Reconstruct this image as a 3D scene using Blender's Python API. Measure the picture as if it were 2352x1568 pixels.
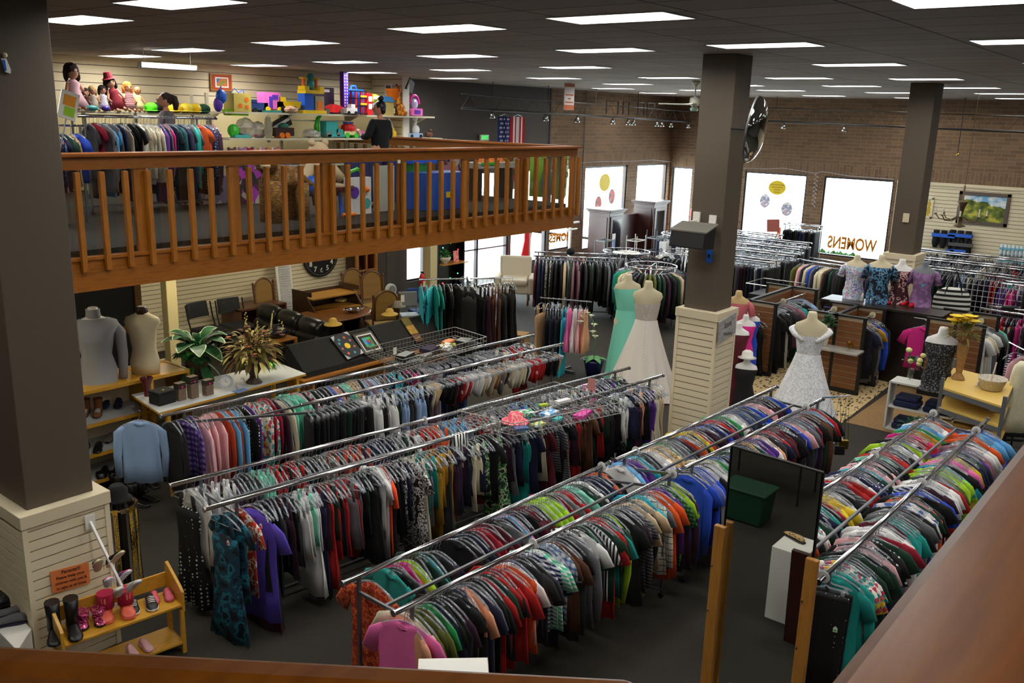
import bpy, math, random
from math import cos, sin
from mathutils import Vector, Matrix
random.seed(7)
for o in list(bpy.data.objects): bpy.data.objects.remove(o)
S = bpy.context.scene
COL = S.collection
PI = math.pi

# ---------------------------------------------------------------- camera
F_PX, PITCH, ROLL, YAW = 2053.94, 0.247197, -0.0282, 0.896645
EYE = 4.95
def _axes():
    cp, sp = cos(PITCH), sin(PITCH); cr, sr = cos(ROLL), sin(ROLL); cy, sy = cos(YAW), sin(YAW)
    fw = Vector((sy*cp, cy*cp, -sp)); rt = Vector((cy, -sy, 0)); dn = fw.cross(rt)
    return cr*rt + sr*dn, -sr*rt + cr*dn, fw
AX_R, AX_D, AX_F = _axes()
cam_d = bpy.data.cameras.new('camera'); cam = bpy.data.objects.new('camera', cam_d); COL.objects.link(cam)
cam_d.sensor_width = 36; cam_d.lens = F_PX*36/2352; cam_d.clip_start = 0.02; cam_d.clip_end = 300
cam.matrix_world = Matrix(((AX_R.x, -AX_D.x, -AX_F.x, 0), (AX_R.y, -AX_D.y, -AX_F.y, 0), (AX_R.z, -AX_D.z, -AX_F.z, EYE), (0, 0, 0, 1)))
S.camera = cam

# ---------------------------------------------------------------- daylight and exposure
wd = bpy.data.worlds.new('overcast_sky'); S.world = wd; wd.use_nodes = True
bg = wd.node_tree.nodes['Background']; bg.inputs[0].default_value = (0.86, 0.95, 1.0, 1); bg.inputs[1].default_value = 15.0
S.view_settings.view_transform = 'Standard'; S.view_settings.look = 'None'
S.view_settings.exposure = 0.25; S.view_settings.gamma = 1.0; S.view_settings.use_curve_mapping = False
LAMP_STRENGTH = 26.0

# survey helpers: where a sight line of the photograph meets a level or a wall of the building
def _ray(x, y): return AX_R*((x-1176)/F_PX) + AX_D*((y-784)/F_PX) + AX_F
def W(x, y, z): d = _ray(x, y); t = (z-EYE)/d.z; return Vector((d.x*t, d.y*t, z))
def onY(x, y, Y): d = _ray(x, y); t = Y/d.y; return Vector((d.x*t, Y, EYE+d.z*t))
def onX(x, y, X): d = _ray(x, y); t = X/d.x; return Vector((X, d.y*t, EYE+d.z*t))

# ---------------------------------------------------------------- materials
def lin(c): c = c/255; return c/12.92 if c <= 0.04045 else ((c+0.055)/1.055)**2.4
def rgb(c): return (lin(c[0]), lin(c[1]), lin(c[2]), 1)
MATS = {}
def mat(name, c, rough=0.7, metal=0.0, spec=0.5, bump=0, bscale=60, emit=None, alpha=1, trans=0, coat=0, sheen=0):
    if name in MATS: return MATS[name]
    m = bpy.data.materials.new(name); m.use_nodes = True; nt = m.node_tree; b = nt.nodes['Principled BSDF']
    b.inputs['Base Color'].default_value = rgb(c); b.inputs['Roughness'].default_value = rough; b.inputs['Metallic'].default_value = metal
    b.inputs['Specular IOR Level'].default_value = spec; b.inputs['Alpha'].default_value = alpha
    b.inputs['Transmission Weight'].default_value = trans; b.inputs['Coat Weight'].default_value = coat
    if emit: b.inputs['Emission Color'].default_value = rgb(c); b.inputs['Emission Strength'].default_value = emit
    if bump:
        n = nt.nodes.new('ShaderNodeTexNoise'); n.inputs['Scale'].default_value = bscale; n.inputs['Detail'].default_value = 3
        tc = nt.nodes.new('ShaderNodeTexCoord'); nt.links.new(tc.outputs['Object'], n.inputs['Vector'])
        bp = nt.nodes.new('ShaderNodeBump'); bp.inputs['Strength'].default_value = bump; bp.inputs['Distance'].default_value = 0.01
        nt.links.new(n.outputs['Fac'], bp.inputs['Height']); nt.links.new(bp.outputs[0], b.inputs['Normal'])
    MATS[name] = m; return m
def _nodes(m): nt = m.node_tree; return nt, nt.nodes['Principled BSDF'], (lambda t: nt.nodes.new(t)), (lambda a, b: nt.links.new(a, b))
def ramp_mat(name, kind, cols, scale=8, rough=0.75, const=True, dist='Object', bump=0, stretch=None, pos=None, detail=3):
    """noise / voronoi / dots coloured through a ramp"""
    if name in MATS: return MATS[name]
    m = mat(name, cols[0], rough); nt, b, N, L = _nodes(m)
    tc = N('ShaderNodeTexCoord'); mp = N('ShaderNodeMapping'); L(tc.outputs[dist], mp.inputs[0])
    if stretch: mp.inputs['Scale'].default_value = stretch
    if kind == 'noise': t = N('ShaderNodeTexNoise'); t.inputs['Detail'].default_value = detail; out = t.outputs['Fac']
    elif kind == 'vor': t = N('ShaderNodeTexVoronoi'); t.feature = 'F1'; out = t.outputs['Color']
    else: t = N('ShaderNodeTexVoronoi'); t.inputs['Randomness'].default_value = 0.25 if kind == 'dots' else 1.0; out = t.outputs['Distance']
    t.inputs['Scale'].default_value = scale; L(mp.outputs[0], t.inputs['Vector'])
    r = N('ShaderNodeValToRGB'); r.color_ramp.interpolation = 'CONSTANT' if const else 'LINEAR'
    e = r.color_ramp.elements
    while len(e) < len(cols): e.new(0.5)
    for i, c in enumerate(cols):
        p = pos[i] if pos else (i/len(cols) if const else i/(len(cols)-1))
        if kind == 'noise' and not pos: p = 0.3+0.42*p
        e[i].position = p; e[i].color = rgb(c)
    L(out, r.inputs[0]); L(r.outputs[0], b.inputs['Base Color'])
    if bump:
        bp = N('ShaderNodeBump'); bp.inputs['Strength'].default_value = bump; bp.inputs['Distance'].default_value = 0.01
        L(out, bp.inputs['Height']); L(bp.outputs[0], b.inputs['Normal'])
    return m
def stripe_mat(name, c1, c2, freq=30, axis=2, duty=0.5, c3=None, axis2=None, rough=0.8, freq2=None):
    """stripes along one axis of the object, or checks when a second axis is given"""
    if name in MATS: return MATS[name]
    m = mat(name, c1, rough); nt, b, N, L = _nodes(m)
    tc = N('ShaderNodeTexCoord'); sp = N('ShaderNodeSeparateXYZ'); L(tc.outputs['Object'], sp.inputs[0])
    def band(ax, fr):
        mu = N('ShaderNodeMath'); mu.operation = 'MULTIPLY'; mu.inputs[1].default_value = fr; L(sp.outputs[ax], mu.inputs[0])
        fr_ = N('ShaderNodeMath'); fr_.operation = 'FRACT'; L(mu.outputs[0], fr_.inputs[0])
        g = N('ShaderNodeMath'); g.operation = 'GREATER_THAN'; g.inputs[1].default_value = duty; L(fr_.outputs[0], g.inputs[0]); return g.outputs[0]
    mx = N('ShaderNodeMix'); mx.data_type = 'RGBA'; mx.inputs['A'].default_value = rgb(c1); mx.inputs['B'].default_value = rgb(c2)
    L(band(axis, freq), mx.inputs['Factor']); out = mx.outputs['Result']
    if axis2 is not None:
        m2 = N('ShaderNodeMix'); m2.data_type = 'RGBA'; m2.inputs['B'].default_value = rgb(c3 or c2)
        f = N('ShaderNodeMath'); f.operation = 'MULTIPLY'; f.inputs[1].default_value = 0.65; L(band(axis2, freq2 or freq), f.inputs[0])
        L(out, m2.inputs['A']); L(f.outputs[0], m2.inputs['Factor']); out = m2.outputs['Result']
    L(out, b.inputs['Base Color']); return m
def wood(name, c1, c2, scale=6, rough=0.4, axis=0, coat=0.2):
    if name in MATS: return MATS[name]
    st = [9, 9, 9]; st[axis] = 0.9
    m = ramp_mat(name, 'noise', [c1, c2, c1], scale, rough, False, stretch=st, pos=[0.3, 0.52, 0.75], bump=0.08, detail=5)
    m.node_tree.nodes['Principled BSDF'].inputs['Coat Weight'].default_value = coat
    m.node_tree.nodes['Principled BSDF'].inputs['Coat Roughness'].default_value = 0.25; return m
def glass(name='window_glass', tint=(0.9, 0.95, 0.95), refl=0.12):
    if name in MATS: return MATS[name]
    m = bpy.data.materials.new(name); m.use_nodes = True; nt = m.node_tree; nt.nodes.clear()
    o = nt.nodes.new('ShaderNodeOutputMaterial'); mx = nt.nodes.new('ShaderNodeMixShader'); t = nt.nodes.new('ShaderNodeBsdfTransparent'); g = nt.nodes.new('ShaderNodeBsdfGlossy')
    lw = nt.nodes.new('ShaderNodeFresnel'); ge = nt.nodes.new('ShaderNodeNewGeometry'); mr = nt.nodes.new('ShaderNodeMapRange')
    mr.inputs['To Min'].default_value = 1.5; mr.inputs['To Max'].default_value = 1/1.5   # thin pane: same reflectance from both faces
    nt.links.new(ge.outputs['Backfacing'], mr.inputs['Value']); nt.links.new(mr.outputs[0], lw.inputs[0])
    ad = nt.nodes.new('ShaderNodeMath'); ad.operation = 'ADD'; ad.inputs[1].default_value = refl-0.04; nt.links.new(lw.outputs[0], ad.inputs[0])
    t.inputs[0].default_value = (*tint, 1); g.inputs['Roughness'].default_value = 0.03; g.inputs[0].default_value = (1, 1, 1, 1)
    nt.links.new(ad.outputs[0], mx.inputs[0]); nt.links.new(t.outputs[0], mx.inputs[1]); nt.links.new(g.outputs[0], mx.inputs[2]); nt.links.new(mx.outputs[0], o.inputs[0])
    MATS[name] = m; return m
WHITE = mat('white_paint', (225, 222, 214), 0.5); CREAM = mat('cream_laminate', (214, 200, 168), 0.55)
CREAM_DK = mat('cream_edge', (196, 182, 150), 0.6)
CHROME = mat('chrome', (205, 205, 208), 0.16, 1.0); STEEL = mat('grey_steel', (120, 122, 126), 0.4, 0.8)
BLACK = mat('black_plastic', (18, 18, 20), 0.45); BLACKM = mat('black_metal', (26, 25, 24), 0.5, 0.3)
LEATHER = mat('black_leather', (24, 24, 26), 0.32, bump=0.15, bscale=25)
GOLD = mat('brass', (200, 165, 70), 0.25, 1.0)
OAK = wood('honey_oak', (150, 92, 32), (176, 116, 48), 5, 0.4)
RAILW = wood('stained_rail_wood', (132, 74, 12), (158, 94, 22), 4, 0.38)
RAILWZ = wood('stained_baluster_wood', (138, 80, 16), (162, 100, 28), 4, 0.4, 2)
CAPW = wood('reddish_cap_wood', (116, 62, 18), (136, 76, 26), 4, 0.33)
NEARW = wood('worn_handrail_wood', (126, 66, 12), (156, 90, 24), 3, 0.36)
DARKW = wood('dark_cherry_wood', (44, 18, 14), (58, 25, 18), 5, 0.35, 2)
ESPR = wood('espresso_wood', (22, 14, 12), (32, 21, 17), 5, 0.35)
MIDW = wood('brown_cabinet_wood', (78, 44, 26), (96, 56, 34), 5, 0.45)
YELW = wood('yellow_pine', (178, 128, 30), (200, 148, 44), 4, 0.4)
ORNW = wood('orange_pine_post', (150, 98, 34), (172, 118, 48), 4, 0.45, 2)
CLEAR = mat('clear_plastic', (170, 176, 184), 0.07, 0.0, 1.0, alpha=0.44, coat=1)
WIRE = mat('hook_wire', (190, 192, 196), 0.22, 1.0)
TAGW = mat('white_price_tag', (240, 238, 230), 0.6)

# ---------------------------------------------------------------- mesh builder
class MB:
    def __init__(s): s.V = []; s.F = []; s.MI = []
    def add(s, vs, fs, mi=0):
        b = len(s.V); s.V += [tuple(v) for v in vs]; s.F += [tuple(b+i for i in f) for f in fs]; s.MI += [mi]*len(fs); return s
    def box(s, c, d, rz=0, mi=0, rx=0, ry=0, taper=1):
        R = Matrix.Rotation(rz, 3, 'Z') @ Matrix.Rotation(ry, 3, 'Y') @ Matrix.Rotation(rx, 3, 'X'); c = Vector(c); vs = []
        for z in (-.5, .5):
            k = taper if z > 0 else 1
            for x, y in ((-.5, -.5), (.5, -.5), (.5, .5), (-.5, .5)): vs.append(c + R @ Vector((x*d[0]*k, y*d[1]*k, z*d[2])))
        return s.add(vs, [(3, 2, 1, 0), (4, 5, 6, 7), (0, 1, 5, 4), (1, 2, 6, 5), (2, 3, 7, 6), (3, 0, 4, 7)], mi)
    def span(s, a, b, w, h, mi=0):
        """box bar from a to b, w wide (horizontally), h high"""
        a, b = Vector(a), Vector(b); d = b-a; u = d.normalized(); side = u.cross(Vector((0, 0, 1)))
        side = side.normalized() if side.length > 1e-4 else Vector((1, 0, 0)); up = side.cross(u).normalized(); vs = []
        for p in (a, b):
            for i, j in ((-1, -1), (1, -1), (1, 1), (-1, 1)): vs.append(p + side*i*w/2 + up*j*h/2)
        return s.add(vs, [(0, 1, 2, 3), (7, 6, 5, 4), (0, 4, 5, 1), (1, 5, 6, 2), (2, 6, 7, 3), (3, 7, 4, 0)], mi)
    def loft(s, secs, mi=0, cap=True):
        n = len(secs[0]); vs = [p for q in secs for p in q]; fs = []
        for i in range(len(secs)-1):
            for k in range(n): a = i*n+k; b = i*n+(k+1) % n; fs.append((a, b, b+n, a+n))
        if cap: fs.append(tuple(range(n))[::-1]); fs.append(tuple(range((len(secs)-1)*n, len(secs)*n)))
        return s.add(vs, fs, mi)
    def tube(s, path, r, n=6, mi=0, closed=False, cap=True):
        P = [Vector(p) for p in path]; rr = r if isinstance(r, (list, tuple)) else [r]*len(P); secs = []; side = None
        for i, p in enumerate(P):
            if closed: t = P[(i+1) % len(P)]-P[i-1]
            else: t = P[min(i+1, len(P)-1)]-P[max(i-1, 0)]
            t = t.normalized() if t.length > 1e-9 else Vector((0, 0, 1))
            if side is None: side = t.orthogonal().normalized()
            side = (side - t*side.dot(t)); side = side.normalized() if side.length > 1e-6 else t.orthogonal().normalized()
            o = t.cross(side); secs.append([p+(side*cos(a)+o*sin(a))*rr[i] for a in [2*PI*k/n for k in range(n)]])
        if closed: secs.append(secs[0]); return s.loft(secs, mi, False)
        return s.loft(secs, mi, cap)
    def cyl(s, a, b, r, r2=None, n=12, mi=0): return s.tube([a, b], [r, r if r2 is None else r2], n, mi)
    def lathe(s, prof, c=(0, 0, 0), n=20, mi=0, sx=1, sy=1, rz=0, fold=0, nf=0, cap=True):
        """profile of (radius, z); fold adds soft pleats growing with the radius"""
        c = Vector(c); secs = []
        for i, (r, z) in enumerate(prof):
            q = []
            for k in range(n):
                a = 2*PI*k/n; rr = r*(1+fold*(i/len(prof))*sin(nf*a))
                x, y = rr*cos(a)*sx, rr*sin(a)*sy
                q.append(c+Vector((x*cos(rz)-y*sin(rz), x*sin(rz)+y*cos(rz), z)))
            secs.append(q)
        return s.loft(secs, mi, cap)
    def ell(s, c, r, rot=None, n=12, m=8, mi=0):
        c = Vector(c); r = (r, r, r) if not isinstance(r, (tuple, list)) else r; secs = []
        for i in range(m+1):
            t = -PI/2+PI*i/m; t = max(min(t, PI/2-0.05), -PI/2+0.05); q = []
            for k in range(n):
                a = 2*PI*k/n; v = Vector((cos(a)*cos(t)*r[0], sin(a)*cos(t)*r[1], sin(t)*r[2]))
                q.append(c+((rot @ v) if rot is not None else v))
            secs.append(q)
        return s.loft(secs, mi)
    def prism(s, pts, depth, mi=0):
        """closed outline of 3D points pushed along a vector"""
        n = len(pts); d = Vector(depth); a = [Vector(p) for p in pts]
        return s.add(a+[p+d for p in a], [tuple(range(n))[::-1], tuple(range(n, 2*n))]+[(k, (k+1) % n, n+(k+1) % n, n+k) for k in range(n)], mi)
    def rough(s, amp, seed=1):
        rd = random.Random(seed); s.V = [(x+rd.uniform(-amp, amp), y+rd.uniform(-amp, amp), z+rd.uniform(-amp, amp)) for x, y, z in s.V]; return s
    def build(s, name, m, parent=None, smooth=False, bevel=0, sub=0, world=True, link=True, wn=False):
        me = bpy.data.meshes.new(name); off = Vector((0, 0, 0))
        if parent is not None and world:
            p = parent
            while p is not None: off += Vector(p.location); p = p.parent
        me.from_pydata([(v[0]-off.x, v[1]-off.y, v[2]-off.z) for v in s.V], [], s.F)
        ms = m if isinstance(m, (list, tuple)) else [m]
        for q in ms: me.materials.append(q)
        me.polygons.foreach_set('material_index', s.MI)
        if smooth: me.polygons.foreach_set('use_smooth', [len(f) <= 4 for f in s.F])
        me.update()
        o = bpy.data.objects.new(name, me)
        if link: COL.objects.link(o)
        if parent is not None: o.parent = parent
        if bevel: b = o.modifiers.new('bevel', 'BEVEL'); b.width = bevel; b.segments = 2; b.limit_method = 'ANGLE'
        if sub: b = o.modifiers.new('sub', 'SUBSURF'); b.levels = sub; b.render_levels = sub
        return o
def _w(s, *a, **k): return s.build(*a, world=False, **k)
MB.w = _w
def tag(o, label, cat, group=None, kind=None):
    if kind == 'structure': o['kind'] = 'structure'
    elif kind: o['kind'] = kind
    if label: o['label'] = label; o['category'] = cat
    if group: o['group'] = group
    return o
def thing(name, label, cat, loc=(0, 0, 0), rz=0, group=None):
    o = bpy.data.objects.new(name, None); COL.objects.link(o); o.empty_display_size = 0.1
    o.location = loc; o.rotation_euler = (0, 0, rz); return tag(o, label, cat, group)
def struct(name, mb, m, **k):
    o = mb.build(name, m, **k); o['kind'] = 'structure'; return o
def text(name, s, size, m, parent, M, depth=0.002, align='CENTER', mirror=False, offset=0):
    cu = bpy.data.curves.new(name, 'FONT'); cu.body = s; cu.size = size; cu.extrude = depth; cu.align_x = align; cu.align_y = 'CENTER'; cu.offset = offset
    ob = bpy.data.objects.new(name, cu); COL.objects.link(ob)
    me = bpy.data.meshes.new_from_object(ob.evaluated_get(bpy.context.evaluated_depsgraph_get())); bpy.data.objects.remove(ob)
    MM = M @ Matrix.Scale(-1, 4, (1, 0, 0)) if mirror else M
    me.transform(MM); me.materials.clear(); me.materials.append(m)
    for p in me.polygons: p.material_index = 0
    o = bpy.data.objects.new(name, me); COL.objects.link(o)
    if parent is not None:
        off = Vector((0, 0, 0)); p = parent
        while p is not None: off += Vector(p.location); p = p.parent
        me.transform(Matrix.Translation(-off)); o.parent = parent
    return o
def frameM(o, x, y):
    """matrix whose columns are the x (reading direction), y (up) axes and their normal"""
    x = Vector(x).normalized(); y = Vector(y).normalized(); z = x.cross(y)
    return Matrix(((x.x, y.x, z.x, o[0]), (x.y, y.y, z.y, o[1]), (x.z, y.z, z.z, o[2]), (0, 0, 0, 1)))
# ================================================================ the building
XW, YW, CZ = 30.5, 16.95, 5.79          # far right wall, far left wall, ceiling height
X0, Y0 = -5.0, -8.0
MZ = 3.35                                # mezzanine floor level
BAL_Y, BAL_X = 9.9, 14.15
CARPET = ramp_mat('grey_carpet', 'noise', [(33, 30, 26), (56, 52, 46), (42, 39, 34)], 90, 0.8, False, bump=0.3)
CARPET_T = ramp_mat('tan_carpet', 'noise', [(120, 92, 56), (150, 118, 76)], 60, 0.95, False)
def brick_mat(name, axis, swap=False):
    m = mat(name, (96, 70, 54), 0.85); nt, b, N, L = _nodes(m)
    tc = N('ShaderNodeTexCoord'); sp = N('ShaderNodeSeparateXYZ'); cb = N('ShaderNodeCombineXYZ'); L(tc.outputs['Object'], sp.inputs[0])
    L(sp.outputs[axis], cb.inputs[1 if swap else 0]); L(sp.outputs[2], cb.inputs[0 if swap else 1])
    br = N('ShaderNodeTexBrick'); L(cb.outputs[0], br.inputs['Vector'])
    br.inputs['Scale'].default_value = 1.0; br.inputs['Brick Width'].default_value = 0.40; br.inputs['Row Height'].default_value = 0.115
    br.inputs['Mortar Size'].default_value = 0.006; br.inputs['Color1'].default_value = rgb((124, 96, 70)); br.inputs['Color2'].default_value = rgb((102, 80, 60))
    br.inputs['Mortar'].default_value = rgb((146, 120, 92)); L(br.outputs['Color'], b.inputs['Base Color'])
    bp = N('ShaderNodeBump'); bp.inputs['Strength'].default_value = 0.5; bp.inputs['Distance'].default_value = 0.01; bp.invert = True
    L(br.outputs['Fac'], bp.inputs['Height']); L(bp.outputs[0], b.inputs['Normal']); return m
BRX = brick_mat('brown_brick_x', 0); BRY = brick_mat('brown_brick_y', 1)
SOLX = brick_mat('soldier_brick_x', 0, True); SOLY = brick_mat('soldier_brick_y', 1, True)
CARPET.node_tree.nodes['Principled BSDF'].inputs['Specular IOR Level'].default_value = 0.2
GREYW = mat('dark_grey_wall_paint', (74, 68, 64), 0.8); PILW = mat('brown_grey_pillar_paint', (86, 75, 62), 0.6)
ALU = mat('bronze_window_frame', (58, 54, 56), 0.4, 0.4)
CEILM = mat('ceiling_tile', (150, 138, 130), 0.95)
def ceil_mat():
    m = CEILM; nt, b, N, L = _nodes(m)
    tc = N('ShaderNodeTexCoord'); br = N('ShaderNodeTexBrick'); mp = N('ShaderNodeMapping'); mp.inputs['Rotation'].default_value = (0, 0, PI/2)
    L(tc.outputs['Object'], mp.inputs[0]); L(mp.outputs[0], br.inputs['Vector']); br.offset = 0.0
    br.inputs['Scale'].default_value = 1; br.inputs['Brick Width'].default_value = 1.22; br.inputs['Row Height'].default_value = 0.61
    br.inputs['Mortar Size'].default_value = 0.012; br.inputs['Color1'].default_value = rgb((158, 146, 138)); br.inputs['Color2'].default_value = rgb((142, 132, 124)); br.inputs['Mortar'].default_value = rgb((62, 54, 50))
    L(br.outputs['Color'], b.inputs['Base Color'])
ceil_mat()

def wall_holes(name, along, const, a0, a1, z0, z1, holes, m, th=0.22, sign=1, msol=None):
    """wall slab whose room face is at const; holes = (a, b, z, z)"""
    mb = MB(); xs = sorted(set([a0, a1]+[h[0] for h in holes]+[h[1] for h in holes])); 
    def bx(a, b, c, d, mi=0):
        if b-a < 1e-3 or d-c < 1e-3: return
        if along == 'x': mb.box(((a+b)/2, const+sign*th/2, (c+d)/2), (b-a, th, d-c), mi=mi)
        else: mb.box((const+sign*th/2, (a+b)/2, (c+d)/2), (th, b-a, d-c), mi=mi)
    for i in range(len(xs)-1):
        a, b = xs[i], xs[i+1]; hs = [h for h in holes if h[0] <= a+1e-4 and h[1] >= b-1e-4]
        if not hs: bx(a, b, z0, z1)
        else: h = hs[0]; bx(a, b, z0, h[2]); bx(a, b, h[3], z1)
    if msol:                                   # upright course over the windows
        mb2 = MB()
        top = holes[0][3]
        if along == 'x': mb2.box(((a0+a1)/2, const-0.006*sign, top+0.21), (a1-a0, 0.012, 0.40))
        else: mb2.box((const-0.006*sign, (a0+a1)/2, top+0.21), (0.012, a1-a0, 0.40))
    o = struct(name, mb, m)
    if msol: q = mb2.build('soldier_course', msol, o); 
    return o

mb = MB().box(((X0+XW)/2, (Y0+YW)/2, -0.1), (XW-X0+2, YW-Y0+2, 0.2)); struct('floor', mb, CARPET)
struct('floor_pavement', MB().box((XW+12.3, 10, -0.2), (22, 60, 0.2)).box(((X0+XW)/2, YW+12.3, -0.2), (XW-X0+4, 22, 0.2)), mat('concrete_pavement', (200, 198, 192), 0.9))
# ---- ceiling with recessed lights
LIGHTS = [(6.86, 4.41), (9.88, 4.42), (13.4, 4.55), (6.98, 6.55), (4.37, 7.13), (4.77, 9.64), (7.64, 9.83), (8.0, 12.9), (8.6, 15.7), (11.3, 15.7),
          (10.95, 12.7), (14.0, 15.4), (10.29, 9.43), (13.49, 12.27), (9.97, 6.6), (13.17, 9.31), (16.73, 12.39), (16.76, 9.5), (19.7, 12.3), (22.6, 14.6),
          (26.2, 15.2), (17.1, 6.9), (20.6, 7.1), (23.4, 9.9), (27.6, 10.3), (20.4, 9.7), (17.6, 4.75), (24.6, 7.45), (21.4, 4.9), (28.9, 8.0), (23.6, 12.3),
          (24.8, 4.9), (28.6, 5.2), (16.6, 15.3), (10.2, 1.75), (6.9, 1.5), (13.7, 1.9), (17.6, 1.9), (21.5, 2.1), (25.5, 2.1),
          (3.4, 4.2), (3.6, 1.3), (3.6, -1.6), (7.0, -1.6), (10.4, -1.6), (14, -1.6), (18, -1.4), (0.2, 4.4), (0.2, -1.6), (0.8, 8.2), (1.6, 12.6), (4.9, 12.8), (5.0, 15.8), (22, -1.2), (7, -5), (14, -5), (21, -5)]  # this row: unseen lights continuing the grid, added to light the near racks
LX, LY = 0.56, 1.18
def ceiling():
    xs = sorted(set([X0, XW]+[round(l[0]+s*LX/2, 3) for l in LIGHTS for s in (-1, 1)])); ys = sorted(set([Y0, YW]+[round(l[1]+s*LY/2, 3) for l in LIGHTS for s in (-1, 1)]))
    mb = MB(); idx = {}
    def v(i, j):
        if (i, j) not in idx: idx[(i, j)] = len(mb.V); mb.V.append((xs[i], ys[j], CZ))
        return idx[(i, j)]
    for i in range(len(xs)-1):
        for j in range(len(ys)-1):
            cx, cy = (xs[i]+xs[i+1])/2, (ys[j]+ys[j+1])/2
            if any(abs(cx-l[0]) < LX/2 and abs(cy-l[1]) < LY/2 for l in LIGHTS): continue
            mb.F.append((v(i, j), v(i, j+1), v(i+1, j+1), v(i+1, j))); mb.MI.append(0)
    mb.box(((X0+XW)/2, (Y0+YW)/2, CZ+0.4), (XW-X0, YW-Y0, 0.1))
    struct('ceiling', mb, CEILM)
ceiling()
LENS = mat('lit_diffuser', (255, 252, 246), 0.5, emit=LAMP_STRENGTH)
REFL = mat('light_reflector', (200, 206, 206), 0.5)
lp = None
rows = sorted(LIGHTS, key=lambda l: (round(l[1]/2.9), l[0]))
def lightname(i, l):
    r = int(round((YW-l[1])/2.9)); n = sum(1 for q in LIGHTS if int(round((YW-q[1])/2.9)) == r and q[0] < l[0])
    o = ['first', 'second', 'third', 'fourth', 'fifth', 'sixth', 'seventh', 'eighth', 'ninth', 'tenth', 'eleventh', 'twelfth']
    return 'lit recessed ceiling light, %s of the %s row out from the long left wall' % (o[n], o[max(0, r)])
for i, l in enumerate(LIGHTS):
    t = thing('ceiling_light', lightname(i, l), 'light', (l[0], l[1], CZ), 0, 'recessed lights in the tiled ceiling')
    if lp is None:
        fr = MB(); hx, hy, d, ins = LX/2, LY/2, 0.085, 0.07
        for (a, b, c, e) in (((-hx, -hy), (hx, -hy), (hx-ins, -hy+ins), (-hx+ins, -hy+ins)), ((hx, -hy), (hx, hy), (hx-ins, hy-ins), (hx-ins, -hy+ins)), ((hx, hy), (-hx, hy), (-hx+ins, hy-ins), (hx-ins, hy-ins)), ((-hx, hy), (-hx, -hy), (-hx+ins, -hy+ins), (-hx+ins, hy-ins))):
            fr.add([(*a, 0), (*b, 0), (*c, d), (*e, d)], [(0, 1, 2, 3)])
        for s in (-1, 1): fr.box((s*(hx-0.006), 0, -0.004), (0.012, LY, 0.012)).box((0, s*(hy-0.006), -0.004), (LX, 0.012, 0.012))
        le = MB().box((0, 0, d+0.006), (LX-2*ins, LY-2*ins, 0.01))
        lp = (fr.build('frame', REFL, world=False, link=False), le.build('diffuser', LENS, world=False, link=False))
    for q in lp:
        c = q.copy(); COL.objects.link(c); c.parent = t
# ---- outer walls
def X(px, py): return round(onY(px, py, YW).x, 3)
def Y(px, py): return round(onX(px, py, XW).y, 3)
WT = 3.38
wl = [(X(934, 600), X(978, 600), 0.55, WT), (X(1060, 640), X(1166, 640), 0.02, WT), (X(1172, 600), X(1254, 600), 0.5, WT), (X(1262, 550), X(1313, 550), 0.75, WT), (X(1345, 400), X(1442, 400), 0.6, WT), (X(1464, 400), X(1533, 400), 0.6, WT)]
wall_holes('wall_left', 'x', YW, 22.85, XW+0.2, 0, CZ+0.3, [w for w in wl if w[0] > 22.85], BRX, msol=SOLX)
wall_holes('wall_grey', 'x', YW, 15.9, 22.85, 0, CZ+0.3, [w for w in wl if w[0] < 22.85], GREYW)
WR = 3.26
wr = [(YW-0.95, YW-0.1, 0.6, WR), (YW-2.4, YW-1.1, 0.6, WR), (Y(1855, 400), Y(1711, 400), 0.6, WR), (Y(2050, 450), Y(1892, 420), 0.6, WR)]
wall_holes('wall_right', 'y', XW, Y0, YW+0.2, 0, CZ+0.3, wr, BRY, msol=SOLY)
struct('wall_back', MB().box((X0-0.1, (Y0+YW)/2, CZ/2), (0.2, YW-Y0, CZ+0.5)), CREAM)
struct('wall_near', MB().box(((X0+XW)/2, Y0-0.1, CZ/2), (XW-X0, 0.2, CZ+0.5)), GREYW)
GL = glass('storefront_glass', (0.97, 0.99, 0.99), 0.05)
def window(n, along, const, w, mull=(), names='window'):
    a, b, c, d = w; mb = MB(); t = 0.06
    def bar(p, q, r, s_):
        if along == 'x': mb.box(((p+q)/2, const+0.1, (r+s_)/2), (q-p, 0.1, s_-r))
        else: mb.box((const+0.1, (p+q)/2, (r+s_)/2), (0.1, q-p, s_-r))
    bar(a, a+t, c, d); bar(b-t, b, c, d); bar(a+t, b-t, c, c+t); bar(a+t, b-t, d-t, d)
    for k, v in mull:
        if k == 'v': bar(v-0.04, v+0.04, c+t, d-t)
        else: bar(a+t, b-t, v-0.02, v+0.02)
    o = struct('%s_%d' % (names, n), mb, ALU); g = MB()
    if along == 'x': g.box(((a+b)/2, const+0.12, (c+d)/2), (b-a-2*t+.01, 0.008, d-c-2*t+.01))
    else: g.box((const+0.12, (a+b)/2, (c+d)/2), (0.008, b-a-2*t+.01, d-c-2*t+.01))
    g.build('pane', GL, o); return o
for i, w in enumerate(wl):
    mid = X(1098, 640)
    window(i+1, 'x', YW, w, [('v', mid), ('h', 1.15), ('h', 2.2)] if i == 1 else [], 'door' if i == 1 else 'window')
for i, w in enumerate(wr): window(i+10, 'y', XW, w)
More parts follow.
